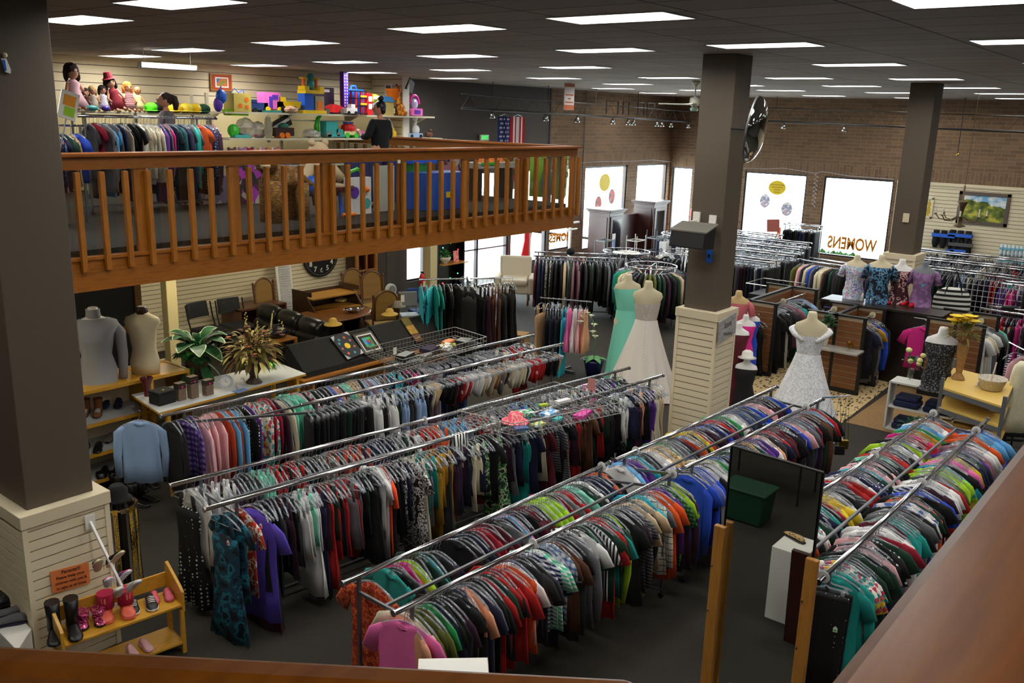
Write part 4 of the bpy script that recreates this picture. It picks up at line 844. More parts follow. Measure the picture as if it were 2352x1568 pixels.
shoes('silver and cream flat shoes beside the black lace-ups', W(268, 1010, .535)+V3((.1, .16, 0)), FA, SILV, BLACK, h=.045)
shoes('black loafers on the low shelf under the silver flats', V3((5.45, 11.2, .165)), FA, BLKS, BLKS, h=.07)
shoes('black high-top shoes at the right of the low shelf', V3((5.85, 11.2, .165)), FA, BLKS, BLKS, h=.1)
shoes('black shoes on the second shelf behind the white table', V3((6.25, 11.25, .945)), FA, BLKS, WHITE, h=.08)
for i, (px, py, lb) in enumerate(((250, 1118, 'black ankle boots on the floor, nearest the pillar'), (285, 1122, 'black boots on the floor, middle of the dark row'), (322, 1112, 'black boots on the floor, under the pale blue shirt'))):
    shoes(lb, W(px, py, 0), FA+.3*i, BLKS, BLACK, boot=.2, name='pair_of_boots', cat='boots', group='black boots on the floor')
shoes('black leather boots tipped on the carpet behind the belts', W(305, 1150, 0), -1.2, BLKS, BLACK, boot=.24, name='pair_of_boots', cat='boots')
def simple_form(name, label, loc, rz, parts, cat='dress form', group=None, loc_z=None):
    t = T_(name, label, cat, loc, rz, group); t.scale = (1.28,)*3
    for nm, mb, m in parts: mb.w(nm, m, t, 1)
    return t
b = MB(); form_body(b, 0, .21, male=True, hips=True, neck=True, s=1.0)
g = MB(); garment_on_form(g, 0, .665, -.04, 0, grow=.022, shoulders=.21, fold=.05, nf=7); g.loft([esec(.67, .075, .07, .012), esec(.73, .068, .066, .012), esec(.76, .07, .068, .012)], cap=False)
for s in (-1, 1): g.tube([(s*.18, 0, .58), (s*.235, .0, .5), (s*.25, .01, .25), (s*.235, .02, -.02)], [.05, .058, .05, .042], 12)
simple_form('torso_form', 'torso form in a light grey turtleneck jumper, back turned, on the shelf by the pillar', W(232, 876, 1.4)+V3((0, .05, 0)), -.35, [('form', b, FORMW), ('jumper', g, mat('light_grey_jersey', (142, 142, 146), .9, bump=.2, bscale=14))])
b = MB(); form_body(b, 0, .2, male=True, neck=False, hips=True, s=.95); n_ = MB().lathe([(.062, .64), (.058, .7), (.045, .72)], (0, .012, 0), 16)
simple_form('torso_form', 'bare cream cloth torso form with a dark wooden neck cap', W(338, 855, 1.4)+V3((0, .03, 0)), -.9, [('form', b, SKINF), ('neck_cap', n_, mat('walnut_cap', (50, 28, 16), .4))])
# ---- dark furniture behind the shelves
t = T_('black_cabinet', 'tall black glass-fronted cabinet behind the torso forms', 'cabinet', (7.1, 15.9, 0))
MB().box((7.1, 16.2, 1.1), (1.9, .55, 2.2)).bd('carcass', mat('black_gloss', (12, 12, 14), .3), t); 
for x in (6.64, 7.57): d = MB().box((x, 15.91, 1.1), (.88, .025, 2.1)).bd('door', mat('black_gloss', (12, 12, 14), .3), t, bevel=.01); MB().box((x+.35*(1 if x < 7 else -1), 15.88, 1.1), (.015, .03, .2)).bd('handle', STEEL, d)
t = T_('framed_painting', 'very large carved gold-brown frame leaning above the black cabinet', 'frame', (7.0, 15.0, 2.05))
fr = MB()
for (a, b) in (((5.6, 14.95, 2.25), (8.0, 14.95, 2.25)),): fr.span(a, b, .05, .12); fr.span((a[0], a[1]-.03, a[2]-.05), (b[0], b[1]-.03, b[2]-.05), .03, .03); fr.span((a[0], a[1]-.03, a[2]+.05), (b[0], b[1]-.03, b[2]+.05), .03, .03)
for x in (5.6, 8.0): fr.box((x, 14.95, 1.7), (.12, .05, 1.2))
fr.span((5.6, 14.95, 1.1), (8.0, 14.95, 1.1), .05, .12)
fr.bd('moulding', wood('carved_gilt_wood', (80, 50, 20), (120, 80, 34), 8), t); MB().box((6.8, 14.965, 1.68), (2.3, .01, 1.1)).bd('dark_canvas', BLACK, t)
t = T_('pedestal', 'black box pedestal holding the picture frame behind the torso forms', 'pedestal', (7, 14.95, 0)); MB().box((6.8, 15.1, .52), (2.5, .55, 1.04)).bd('body', BLACK, t)
p = W(357, 735, 1.55); t = T_('apothecary_jar', 'clear glass jar of mixed shells on the black pedestal', 'jar', (p.x, p.y, 1.2)); 
t.location = (7.55, 15.2, 1.04); mb = MB().lathe([(.07, 0), (.075, .02), (.075, .26), (.05, .29)], (0, 0, 0), 20, cap=False); mb.w('jar', glass('jar_glass', (.96, .98, .98), .1), t, 1)
mb = MB(); rd = RD(5)
for i in range(60): mb.ell((rd.uniform(-.05, .05), rd.uniform(-.05, .05), rd.uniform(.02, .22)), rd.uniform(.01, .018), n=6, m=4)
mb.w('shells', rmat('mixed_shells', 'vor', [(220, 210, 190), (200, 140, 110), (160, 110, 80)], 40), t); MB().ell((0, 0, .3), (.05, .05, .02)).w('lid', CLEAR, t)
# ---- stacking chairs
def stack_chair(loc, rz, label):
    t = T_('stacking_chair', label, 'chair', loc, rz, 'black stacking chairs under the balcony'); t.scale = (1.25,)*3; s = .24
    MB().loft([[(x*.23, y*.22, z) for x, y in ((-1, -1), (1, -1), (1, 1), (-1, 1))] for z in (.42, .46)]).w('seat', mat('black_seat_fabric', (20, 20, 22), .9), t, bevel=.02)
    mb = MB(); n = 9
    a_ = [(.24*sin(u), .22+.05*cos(u)*1.0) for u in [-1.0+2.0*i/(n-1) for i in range(n)]]
    lo = [(x, y, .6) for x, y in a_]; hi = [(x*.98, y+.05, .85) for x, y in a_]; lo2 = [(x, y+.02, .6) for x, y in a_]; hi2 = [(x*.98, y+.07, .85) for x, y in a_]
    vs = lo+hi+hi2+lo2; fs = []
    for i in range(n-1):
        for q in range(4): a, b = q*n+i, ((q+1) % 4)*n+i; fs.append((a, a+1, b+1, b))
    fs += [(0, n, 2*n, 3*n), (n-1, 4*n-1, 3*n-1, 2*n-1)]
    mb.add(vs, fs); mb.w('backrest', BLACK, t, smooth=False, bevel=.008)
    for sx in (-1, 1):
        MB().tube([(sx*s, .27, .84), (sx*s, .22, .6), (sx*s, .16, .44), (sx*s, .24, .0)], .013, 8).w('leg', BLACKM, t)
        MB().tube([(sx*s, .16, .43), (sx*s, -.16, .43), (sx*s, -.24, 0)], .013, 8).w('leg', BLACKM, t)
stack_chair((10.0, 15.9, 0), .1, 'black stacking chair half hidden by the cream balcony post')
stack_chair((10.62, 15.85, 0), -.12, 'black stacking chair with two gold dots on its backrest'); 
_c = [o for o in COL.objects if o.name.startswith('stacking_chair')][-1]
for x in (-.1, .08): MB().ell((x, .255, .78), .012, n=8, m=5).w('gold_dot', GOLD, _c)
t = T_('low_cabinet', 'low brown wooden media cabinet with an open shelf against the slatted wall', 'cabinet', (11.4, 16.4, 0))
MB().box((11.4, 16.35, .79), (1.2, .7, .04)).box((10.82, 16.35, .4), (.04, .7, .78)).box((11.98, 16.35, .4), (.04, .7, .78)).box((11.4, 16.68, .4), (1.16, .03, .76)).box((11.4, 16.35, .05), (1.16, .68, .03)).bd('carcass', MIDW, t); MB().box((11.4, 16.3, .42), (1.12, .6, .02)).bd('shelf', MIDW, t)
# ---- sofa
t = T_('sofa', 'black padded leather recliner sofa seen from its side', 'sofa', (11.1, 14.2, 0), 0)
a, b = W(600, 712, .92), W(745, 760, .86); u = (b-a).normalized(); v = V3((u.y, -u.x, 0)); L2 = (b-a).length
v = -v if v.dot(V3((-.3, -1, 0))) < 0 else v
for i in range(3):
    c0, c1 = a+u*(L2*i/3), a+u*(L2*(i+1)/3); mb = MB(); secs = []
    for j in range(7):
        f = j/6; r = .17*(1-.25*abs(2*f-1)**4); c = c0.lerp(c1, .02+.96*f); secs.append([c+v*(r*1.05*cos(q))+V3((0, 0, r*1.15*sin(q))) for q in [2*PI*k/16 for k in range(16)]])
    mb.loft(secs); mb.bd('headrest_cushion', LEATHER, t, 1)
    mb = MB(); m = (c0+c1)/2; mb.box((m.x+v.x*.1, m.y+v.y*.1, .55), (L2/3-.02, .26, .5), math.atan2(u.y, u.x)); mb.bd('back_cushion', LEATHER, t, bevel=.08)
    mb = MB(); mb.box((m.x+v.x*.5, m.y+v.y*.5, .36), (L2/3-.02, .62, .22), math.atan2(u.y, u.x)); mb.bd('seat_cushion', LEATHER, t, bevel=.06)
m = (a+b)/2; MB().box((m.x+v.x*.35, m.y+v.y*.35, .16), (L2, .95, .26), math.atan2(u.y, u.x)).bd('base', LEATHER, t, bevel=.03)
for e in (a-u*.13, b+u*.13): MB().box((e.x+v.x*.4, e.y+v.y*.4, .32), (.24, .95, .56), math.atan2(u.y, u.x)).bd('arm', LEATHER, t, bevel=.08)
c = W(560, 785, .35); t = T_('footstool', 'black leather footstool beside the stacking chairs', 'footstool', (c.x, c.y, 0)); MB().box((c.x, c.y, .24), (.62, .5, .3), .3).bd('cushion', LEATHER, t, bevel=.07)
for sx in (-1, 1):
    for sy in (-1, 1): MB().cyl((c.x+sx*.22, c.y+sy*.16, 0), (c.x+sx*.22, c.y+sy*.16, .1), .02).bd('leg', BLACK, t)
# ---- roll-top desk, dining table, cane chairs
DKW = wood('dark_desk_wood', (44, 26, 12), (64, 40, 20), 6); GLDW = wood('golden_table_wood', (140, 96, 36), (168, 122, 52), 5)
c = V3((12.55, 15.3, 0)); t = T_('secretary_desk', 'dark wooden roll-top desk with a golden top panel and low galleries', 'desk', c)
MB().box((c.x, c.y, 1.02), (1.25, .62, .03)).bd('top', GLDW, t)
for s in (-1, 1): MB().prism([(c.x+s*.64, c.y-.42, 0), (c.x+s*.64, c.y+.34, 0), (c.x+s*.64, c.y+.34, 1.1), (c.x+s*.64, c.y-.1, 1.1), (c.x+s*.64, c.y-.42, .78)], (.03*s, 0, 0)).bd('side_panel', DKW, t); MB().span((c.x+s*.66, c.y-.3, 1.13), (c.x+s*.66, c.y+.34, 1.13), .03, .1).bd('gallery', DKW, t)
MB().box((c.x, c.y+.32, .55), (1.25, .03, 1.1)).bd('back_panel', DKW, t); MB().box((c.x, c.y-.12, .74), (1.25, .6, .03)).bd('writing_shelf', GLDW, t); MB().box((c.x, c.y-.1, .66), (1.2, .5, .12)).bd('drawer_bank', DKW, t)
c = W(760, 722, .76); t = T_('dining_table', 'dark oval dining table carrying a silver serving dish', 'table', (c.x, c.y, 0))
MB().lathe([(.95, .72), (1.0, .74), (1.0, .76), (.97, .765)], (c.x, c.y, 0), 40, sy=.6).bd('tabletop', wood('dining_brown', (92, 54, 20), (116, 72, 30), 5, .3), t, 1)
for s in (-1, 1):
    for q in (-1, 1): MB().lathe([(.03, 0), (.045, .15), (.03, .3), (.05, .5), (.04, .72)], (c.x+s*.55, c.y+q*.3, 0), 12).bd('leg', DKW, t, 1)
p = W(813, 716, .77); t = T_('serving_dish', 'oval silver serving dish with fluted rim on the dining table', 'dish', p); MB().lathe([(.1, 0), (.14, .01), (.17, .06), (.25, .075), (.245, .07), (.16, .045), (.1, .02)], (0, 0, 0), 40, sy=.62, fold=.06, nf=20).w('dish', mat('polished_silver', (220, 220, 222), .12, 1), t, 1); 
for s in (-1, 1): MB().tube([(s*.22, -.05, .07), (s*.3, -.03, .09), (s*.3, .03, .09), (s*.22, .05, .07)], .008, 6).w('handle', mat('polished_silver', (220, 220, 222), .12, 1), t)
p = W(785, 690, .78); t = boxthing('paper_stack', 'cream folded paper bag lying on the dining table', 'paper', p, (.28, .2, .05), mat('cream_paper', (206, 190, 130), .8), .4)
CANE = rmat('woven_cane', 'dots', [(70, 50, 22), (138, 104, 46)], 70, .7, pos=[0, .2]); CHW = wood('chair_brown', (76, 46, 20), (100, 64, 30), 6)
def cane_chair(loc, rz, label):
    t = T_('cane_back_chair', label, 'chair', loc, rz, 'arched cane-backed dining chairs'); t.scale = (1.25,)*3
    MB().box((0, 0, .44), (.48, .46, .06)).w('seat', mat('gold_seat_fabric', (140, 110, 50), .9), t, bevel=.02)
    for sx in (-1, 1):
        l = MB().tube([(sx*.22, .22, 0), (sx*.22, .21, .45), (sx*.23, .27, .95)], .02, 8).w('leg', CHW, t); MB().ell((sx*.23, .275, .98), (.025, .025, .035)).w('finial', CHW, l)
        MB().tube([(sx*.22, -.2, 0), (sx*.22, -.2, .42)], .02, 8).w('leg', CHW, t)
    arc = [(.2*cos(q), .27+.02*sin(q), .86+.2*sin(q)) for q in [PI*k/12 for k in range(13)]]
    MB().tube([(.2, .24, .55)]+arc+[(-.2, .24, .55)], .018, 8).w('back_frame', CHW, t, 1); MB().tube([(-.2, .235, .55), (.2, .235, .55)], .018, 8).w('back_rail', CHW, t)
    MB().prism([(.19, .235, .55)]+[(x*.95, y-.006, z) for x, y, z in arc]+[(-.19, .235, .55)], (0, .01, 0)).w('cane_panel', CANE, t)
cane_chair((11.75, 16.1, 0), .1, 'arched cane-backed chair behind the roll-top desk')
p = W(868, 655, 1.05); cane_chair((p.x, p.y, 0), -.3, 'arched cane-backed chair beyond the dining table, beside the white scale')
p = W(838, 655, 1.05); cane_chair((p.x+.15, p.y+.35, 0), -.2, 'arched cane-backed chair overlapping the one by the scale')
p = W(875, 695, 1.0); cane_chair((p.x, p.y, 0), PI-.4, 'dark arched chair at the near end of the dining table')
a = onY(652, 612, 16.5); t = T_('shutter_panel', 'tall white louvred panel leaning on the slatted wall under the balcony', 'panel', (a.x, 16.5, 0)); 
MB().box((0, 0, 1.15), (.42, .03, 2.3), rx=-.12).w('board', WHITE, t)
mb = MB()
for k in range(40): mb.box((0, -.13+.0067*k*0-.02, .12+k*.052), (.3, .012, .02), rx=-.12)
mb.V = [(x, y+(z-1.15)*.12+.1, z) for x, y, z in mb.V]; mb.w('louvres', mat('louvre_grey', (186, 190, 196), .5), t)
a = onY(842, 640, 16.5); t = T_('glazed_cupboard', 'golden oak cupboard door with small glass panes near the brick corner', 'cupboard', (a.x, 16.5, 0))
fr = MB(); w_, h_ = .62, 2.35; fr.box((-w_/2, 0, h_/2), (.08, .06, h_)).box((w_/2, 0, h_/2), (.08, .06, h_)).box((0, 0, h_-.04), (w_, .06, .1)).box((0, 0, .2), (w_, .06, .4)).box((0, 0, h_/2), (.03, .05, h_))
for z in (.75, 1.15, 1.55, 1.95): fr.box((0, 0, z), (w_, .05, .03))
fr.w('frame', OAK, t); MB().box((0, .02, h_/2), (w_, .008, h_-.1)).w('panes', glass('amber_glass', (.7, .55, .3), .1), t); MB().box((0, .2, h_/2), (w_+.1, .3, h_)).w('carcass', DKW, t)
cx = onY(737, 598, 16.85); t = T_('wall_clock', 'big black wall clock with white numerals half hidden by the balcony', 'clock', (cx.x, 16.86, cx.z+.12)); R_ = abs(onY(777, 620, 16.86).x-onY(698, 620, 16.86).x)/2
MB().cyl((0, .03, 0), (0, -.02, 0), R_, n=48).w('dial', mat('clock_black', (14, 14, 15), .5), t, bevel=.01)
mb = MB()
for k in range(60): q = 2*PI*k/60; mb.cyl((R_*.9*cos(q), -.021, R_*.9*sin(q)), (R_*.9*cos(q), -.025, R_*.9*sin(q)), .008, n=6)
mb.w('minute_dots', WHITE, t)
for k in range(12):
    q = PI/2-2*PI*(k+1)/12; pos = (t.location.x+R_*.7*cos(q), 16.835, t.location.z+R_*.7*sin(q)); text('numeral', str(k+1), .17, WHITE, t, frameM(pos, (1, 0, 0), (0, 0, 1)), .003, offset=.004)
MB().box((0.02, -.028, .12), (.02, .004, .26)).box((.1, -.028, -.02), (.2, .004, .02)).w('hands', WHITE, t)
# ---- long black display wedge with pictures on an oak base
za, zb = .62, .98
f0, f1 = W(700, 862, .58), W(1060, 770, .58); u = (f1-f0).normalized(); v = V3((-u.y, u.x, 0)); L2 = 3.7; rz = math.atan2(u.y, u.x)
t = T_('low_bench', 'long low golden oak bench under the black display stands', 'bench', (f0.x, f0.y, 0)); c = f0+u*(L2/2)+v*.35; MB().box((c.x, c.y, .47), (L2+.1, .75, .05), rz).bd('top', OAK, t, bevel=.005); 
for k in (.05, .5, .95): c2 = f0+u*(L2*k)+v*.35; MB().box((c2.x, c2.y, .22), (.05, .7, .44), rz).bd('support', OAK, t)
DISP = mat('black_display_cloth', (22, 21, 23), .85, bump=.2, bscale=120)
def disp(name, label, x0, x1, y0, y1, z0, z1, k=.1):
    t = T_(name, label, 'display stand', tuple(f0+u*x0), 0, 'black slanted display stands'); A = lambda x, y, z: f0+u*x+v*y+V3((0, 0, z-f0.z))
    prof = ((y0, z0), (y0, z0+k), (y1, z1), (y1+.06, z1), (y1+.06, z0)); MB().prism([A(x0, y, z) for y, z in prof], u*(x1-x0)).bd('slanted_body', DISP, t); return A
A = disp('display_stand', 'black slanted display stand beneath the planets canvas and framed parrot picture', .05, 1.92, .06, .5, .5, 1.0, .1)
disp('display_stand', 'black slanted display stand under the three-word plaque', 1.97, 3.65, .06, .5, .5, 1.02, .1)
def leanpic(name, label, x, wd, ht, off=.0, cat='picture'):
    """flat picture lying on the slope of the stand; returns thing, frame matrix"""
    p0 = A(x, .08-.012, .63); up = (A(x, .5, 1.0)-A(x, .06, .6)).normalized(); n = u.cross(up); n = n if n.dot(V3((-.5, -.8, .5))) > 0 else -n
    t = T_(name, label, cat, p0); return t, p0+n*.012, up, n
def slab(mb, p0, ux, up, n, x0, x1, y0, y1, d0, d1, mi=0): mb.prism([p0+ux*x+up*y+n*d0 for x, y in ((x0, y0), (x1, y0), (x1, y1), (x0, y1))], n*(d1-d0), mi)
t, p0, up, n = leanpic('canvas_print', 'dark canvas of coloured planets with white cardboard corners', 1.0, .35, .45); u2 = (u+up*.12).normalized(); up2 = n.cross(u2)
up2 = up2 if up2.dot(up) > 0 else -up2
mb = MB(); slab(mb, p0, u2, up2, n, 0, .42, 0, .52, 0, .02); mb.bd('canvas', mat('slate_canvas', (46, 50, 60), .8), t)
mb = MB()
for (x, y, r, mi) in ((.165, .22, .05, 0), (.1, .36, .022, 1), (.21, .37, .022, 2), (.06, .3, .022, 1), (.27, .29, .02, 3), (.05, .2, .02, 3), (.27, .17, .02, 2), (.09, .09, .023, 2), (.2, .07, .022, 1)):
    c = p0+u2*x*1.27+up2*y*1.15; mb.cyl(c+n*.02, c+n*.024, r*1.2, n=20, mi=mi)
mb.bd('planets', [mat('planet_yellow', (230, 200, 30), .6), mat('planet_teal', (40, 150, 170), .6), mat('planet_orange', (210, 100, 40), .6), mat('planet_rose', (180, 110, 90), .6)], t)
mb = MB()
for sx, sy in ((0, 0), (1, 0), (0, 1), (1, 1)):
    q = p0+u2*(.42*sx)+up2*(.52*sy)+n*.021; dx, dy = u2*(.09 if sx == 0 else -.09), up2*(.1 if sy == 0 else -.1); mb.prism([q, q+dx, q+dy] if (sx+sy) % 2 == 0 else [q, q+dy, q+dx], n*.006)
mb.bd('corner_protector', mat('grey_card', (190, 190, 196), .7), t)
t, p0, up, n = leanpic('framed_picture', 'black framed painting of a red and blue parrot on green', 1.42, .4, .42)
mb = MB(); slab(mb, p0, u, up, n, 0, .46, 0, .47, 0, .03); mb.bd('frame', BLACK, t); mb = MB(); slab(mb, p0, u, up, n, .045, .415, .045, .425, .03, .034); mb.bd('silver_liner', mat('silver_liner', (170, 172, 180), .4, .6), t)
mb = MB(); slab(mb, p0, u, up, n, .07, .39, .07, .4, .034, .037); mb.bd('mat_board', mat('brown_mat_board', (50, 42, 40), .8), t)
mb = MB(); slab(mb, p0, u, up, n, .13, .33, .12, .35, .037, .04, 0); slab(mb, p0, u, up, n, .13, .22, .2, .33, .04, .041, 1); c = p0+u*.23+up*.26+n*.041; mb.cyl(c, c+n*.003, .03, n=14, mi=2); mb.prism([p0+u*x+up*y+n*.042 for x, y in ((.19, .24), (.26, .24), (.25, .16), (.21, .16))], n*.002, 3); mb.prism([p0+u*x+up*y+n*.042 for x, y in ((.28, .32), (.31, .28), (.3, .17), (.26, .2))], n*.002, 4)
mb.bd('painting', [mat('paint_green', (40, 170, 90), .6), mat('paint_sky', (50, 150, 210), .6), mat('paint_red', (190, 40, 40), .6), mat('paint_blue', (40, 70, 190), .6), mat('paint_brown', (120, 70, 30), .6)], t)
t, p0, up, n = leanpic('word_plaque', 'tall three-panel plaque in green, yellow and brown reading Home and Love', 2.75, .2, .6); 
for k, (c_, s_) in enumerate((((96, 50, 26), 'Love'), ((190, 150, 60), 'Home'), ((110, 96, 34), 'Life'))):
    mb = MB(); slab(mb, p0, u, up, n, 0, .2, .2*k, .2*k+.198, 0, .02); mb.bd('panel', rmat('plaque_%d' % k, 'noise', [c_, tuple(int(q*.8) for q in c_)], 16, .7, False), t)
    if k < 2: text('lettering', s_, .075, mat('plaque_text_%d' % k, (216, 196, 130) if k == 0 else (150, 112, 40), .6), t, frameM(p0+u*.1+up*(.2*k+.1)+n*.021, u, up), .001)
STRAW = rmat('straw_weave', 'noise', [(176, 140, 50), (206, 172, 76)], 80, .7, False)
for (px, py, lb) in ((765, 745, 'yellow straw sun hat behind the planets canvas'), (895, 722, 'yellow straw sun hat between the parrot picture and the plaque')):
    p = W(px, py, 1.02); t = T_('straw_hat', lb, 'hat', tuple(p+V3((0, 0, .0))), .5, 'straw hats on the black stands'); mb = MB(); mb.lathe([(.2, .0), (.19, .012), (.1, .03), (.09, .09), (.06, .12), (.01, .125)], (0, 0, 0), 24, sy=.85); mb.w('hat', STRAW, t, 1)
p = W(890, 722, 1.02); t = T_('straw_hat', 'grey woven brimmed hat behind the yellow straw hat', 'hat', tuple(W(912, 712, 1.0)+V3((.25, .25, 0)))); MB().lathe([(.18, 0), (.1, .025), (.09, .1), (.05, .12)], (0, 0, 0), 24).w('hat', rmat('grey_weave', 'noise', [(110, 104, 92), (150, 142, 126)], 70, .8, False), t, 1)
p = W(800, 828, .5); t = T_('crumpled_hat', 'crumpled white cap on the oak bench below the planets canvas', 'hat', p); MB().ell((0, 0, .05), (.1, .08, .06)).box((.1, 0, .02), (.1, .12, .012)).rough(.006).w('cap', mat('off_white_cloth', (196, 190, 176), .9), t, 1)
p = W(838, 815, .5); t = T_('blue_hat', 'dark blue cap beside the crumpled white cap', 'hat', p); MB().ell((0, 0, .05), (.09, .08, .06)).box((.09, 0, .02), (.09, .12, .012)).w('cap', mat('navy_cap', (24, 50, 84), .9), t, 1)
p = W(862, 805, .5); t = T_('brown_hat', 'dark brown cap with a white tag beside the blue cap', 'hat', p); MB().ell((0, 0, .05), (.09, .08, .06)).box((.09, 0, .02), (.09, .12, .012)).w('cap', mat('brown_cap', (46, 38, 30), .9), t, 1)
p = W(775, 855, .5)
t = T_('small_table', 'golden wooden side table with a black bag at the end of the display stands', 'table', tuple(W(648, 845, 0))); q = W(640, 770, .72); MB().box((q.x-.1, q.y-.1, .7), (.55, .5, .03)).bd('top', OAK, t)
for s in (-1, 1):
    for w_ in (-1, 1): MB().box((q.x-.1+s*.25, q.y-.1+w_*.22, .34), (.05, .05, .68)).bd('leg', OAK, t)
t = T_('black_bag', 'slumped black leather bag on the golden side table', 'bag', (q.x-.1, q.y-.1, .715)); MB().ell((0, 0, .1), (.22, .17, .11)).rough(.008).w('bag_body', LEATHER, t, 1); MB().tube([(-.12, 0, .15), (-.06, 0, .25), (.06, 0, .25), (.12, 0, .15)], .01, 6).w('strap', LEATHER, t)
# ---- scale, grey chair, blue chair, extinguisher, shelf with pot
SCW = mat('enamel_white', (186, 190, 192), .3)
p = W(908, 690, .9); t = T_('standing_scale', 'white enamel standing scale with a round dial behind the dining table', 'scale', (p.x, p.y, 0)); MB().box((0, 0, .06), (.3, .4, .1)).w('platform', SCW, t, bevel=.02); MB().box((0, .15, .55), (.06, .05, 1.0)).w('column', SCW, t); MB().cyl((0, .1, 1.12), (0, .19, 1.12), .14, n=24).w('dial', SCW, t, bevel=.01); MB().cyl((0, .09, 1.12), (0, .1, 1.12), .1, n=24).w('face', mat('dial_grey', (120, 124, 126), .4), t)
def vinyl_chair(p, rz, m, label, tg=False):
    t = T_('metal_chair', label, 'chair', (p.x, p.y, 0), rz); MB().box((0, 0, .46), (.44, .44, .06)).w('seat', m, t, bevel=.025); MB().box((0, .22, .8), (.44, .05, .34), rx=-.12).w('backrest', m, t, bevel=.05)
    for s in (-1, 1): MB().tube([(s*.2, -.2, 0), (s*.2, -.2, .43), (s*.2, .2, .43), (s*.2, .25, .9)], .012, 8).w('leg', CHROME, t); MB().tube([(s*.2, .2, .43), (s*.2, .24, 0)], .012, 8).w('leg', CHROME, t)
    if tg: MB().box((-.12, .18, .82), (.08, .004, .16)).w('price_tag', TAGW, t)
vinyl_chair(W(940, 720, .5), -.6, mat('grey_vinyl', (112, 116, 118), .5), 'grey vinyl chair with a white tag beside the scale', True)
vinyl_chair(W(965, 710, .5), -.3, mat('blue_fabric', (20, 60, 120), .8), 'blue office chair in front of the low window')
p = onY(974, 660, 15.65); t = T_('fire_extinguisher', 'red fire extinguisher on the cream post', 'fire extinguisher', (p.x, 15.72, .55)); MB().lathe([(.06, 0), (.075, .02), (.075, .38), (.05, .45), (.025, .48)], (0, 0, 0), 16).w('cylinder', mat('extinguisher_red', (190, 20, 20), .3), t, 1); MB().box((0, 0, .52), (.1, .03, .03)).box((0, 0, .5), (.03, .03, .06)).w('valve', BLACK, t); MB().tube([(.04, 0, .5), (.1, 0, .4), (.09, 0, .1)], .01, 6).w('hose', BLACK, t); MB().box((0, -.074, .22), (.08, .006, .14)).w('instruction_label', mat('label_cream', (220, 210, 160), .6), t)
p0 = onY(1003, 600, 16.3); p1 = onY(1060, 600, 16.3); cx_ = (p0.x+p1.x)/2; w_ = p1.x-p0.x
t = T_('black_bookcase', 'black bookcase with an oak shelf and coloured fairy lights beneath the balcony', 'shelves', (cx_, 16.3, 0)); MB().box((cx_, 16.5, 1.3), (w_, .03, 2.6)).box((p0.x, 16.35, 1.3), (.04, .3, 2.6)).box((p1.x, 16.35, 1.3), (.04, .3, 2.6)).bd('carcass', mat('black_gloss', (12, 12, 14), .3), t)
zs = onY(1030, 603, 16.3).z; MB().box((cx_, 16.25, zs), (w_, .4, .03)).bd('shelf', OAK, t)
for i, z in enumerate((zs-.5, zs+.35, zs+.75)):
    for k in range(3): MB().ell((p0.x+.1+w_*.3*k, 16.17, z+.1*((k*7+i) % 3)), .018, n=8, m=5).bd('fairy_light', mat('fairy_green' if (k+i) % 3 else 'fairy_red', (60, 255, 160) if (k+i) % 3 else (255, 60, 60), .4, emit=3), t)
q = onY(1022, 600, 16.2); t = T_('potted_plant', 'green plant in a white bowl on the black bookcase shelf', 'plant', (q.x, 16.2, zs+.016)); MB().lathe([(.07, 0), (.06, .03), (.14, .1), (.16, .17), (.14, .17)], (0, 0, 0), 20).w('pot', mat('cream_ceramic', (200, 196, 176), .4), t, 1); mb = MB(); bush(mb, (0, 0, .22), .16, 80, .1, .03, 6, [0, 1]); mb.w('foliage', [LEAF, LEAFB], t)
q = onY(1047, 600, 16.2); t = T_('picture_card', 'small pink patterned card standing beside the white bowl', 'card', (q.x, 16.2, zs+.016)); MB().box((0, 0, .15), (.2, .02, .3), rx=-.1).w('card', rmat('pink_card', 'noise', [(200, 90, 90), (226, 150, 130)], 20), t)
# ================================================================ gowns and the middle of the shop
SATIN = mat('ivory_satin', (222, 214, 204), .42, sheen=1); LACE = rmat('white_lace', 'noise', [(236, 236, 238), (200, 202, 208), (238, 238, 240)], 26, .5, bump=.4, pos=[0, .47, .56]); BEADS = rmat('beaded_bodice', 'dots', [(236, 232, 224), (196, 188, 176)], 60, .35, pos=[0, .3], bump=.4)
AQUA = mat('aqua_chiffon', (120, 206, 184), .7)
def gown(name, label, loc, rz, k, skirtm, bodm, skin, r0, waist=1.02, straps=False, colr=None, bod_top=.6, ex=1, fold=.06):
    t = T_(name, label, 'gown', loc, rz)
    z = waist-.28*k
    b = MB(); form_body(b, z, hips=True, s=k); b.w('dress_form', skin, t, 1)
    g = MB(); garment_on_form(g, z, bod_top, .2, k=k, grow=.012); g.w('bodice', bodm, t, 1)
    s = MB(); secs = []
    for i in range(13):
        f = i/12; r = .138*k+(r0-.138*k)*(f**1.1); ry = .112*k+(r0*ex-.112*k)*(f**1.1); zz = waist*(1-f)+.02*f
        secs.append(esec(zz, r, ry, -.10*f*(ex > 1), 72, fold=fold*f, nf=13, ph=.6*i/12))
    s.loft(secs, cap=False); s.w('skirt', skirtm, t, 1)
    if straps:
        for q in (-1, 1): MB().tube([(q*.12*k, -.1*k, z+.5*k), (q*.19*k, -.06*k, z+.56*k), (q*.215*k, 0, z+.55*k), (q*.18*k, .08*k, z+.52*k), (q*.08*k, .115*k, z+.44*k)], [.03, .045, .05, .045, .03], 8).w('shoulder_strap', bodm, t, 1)
    return t
t = gown('wedding_gown', 'ivory satin strapless wedding gown with a buttoned back on a cream form', (13.9, 8.0, 0), 2.05, 1.42, SATIN, BEADS, SKINF, .68, waist=1.44, bod_top=.51, fold=.07)
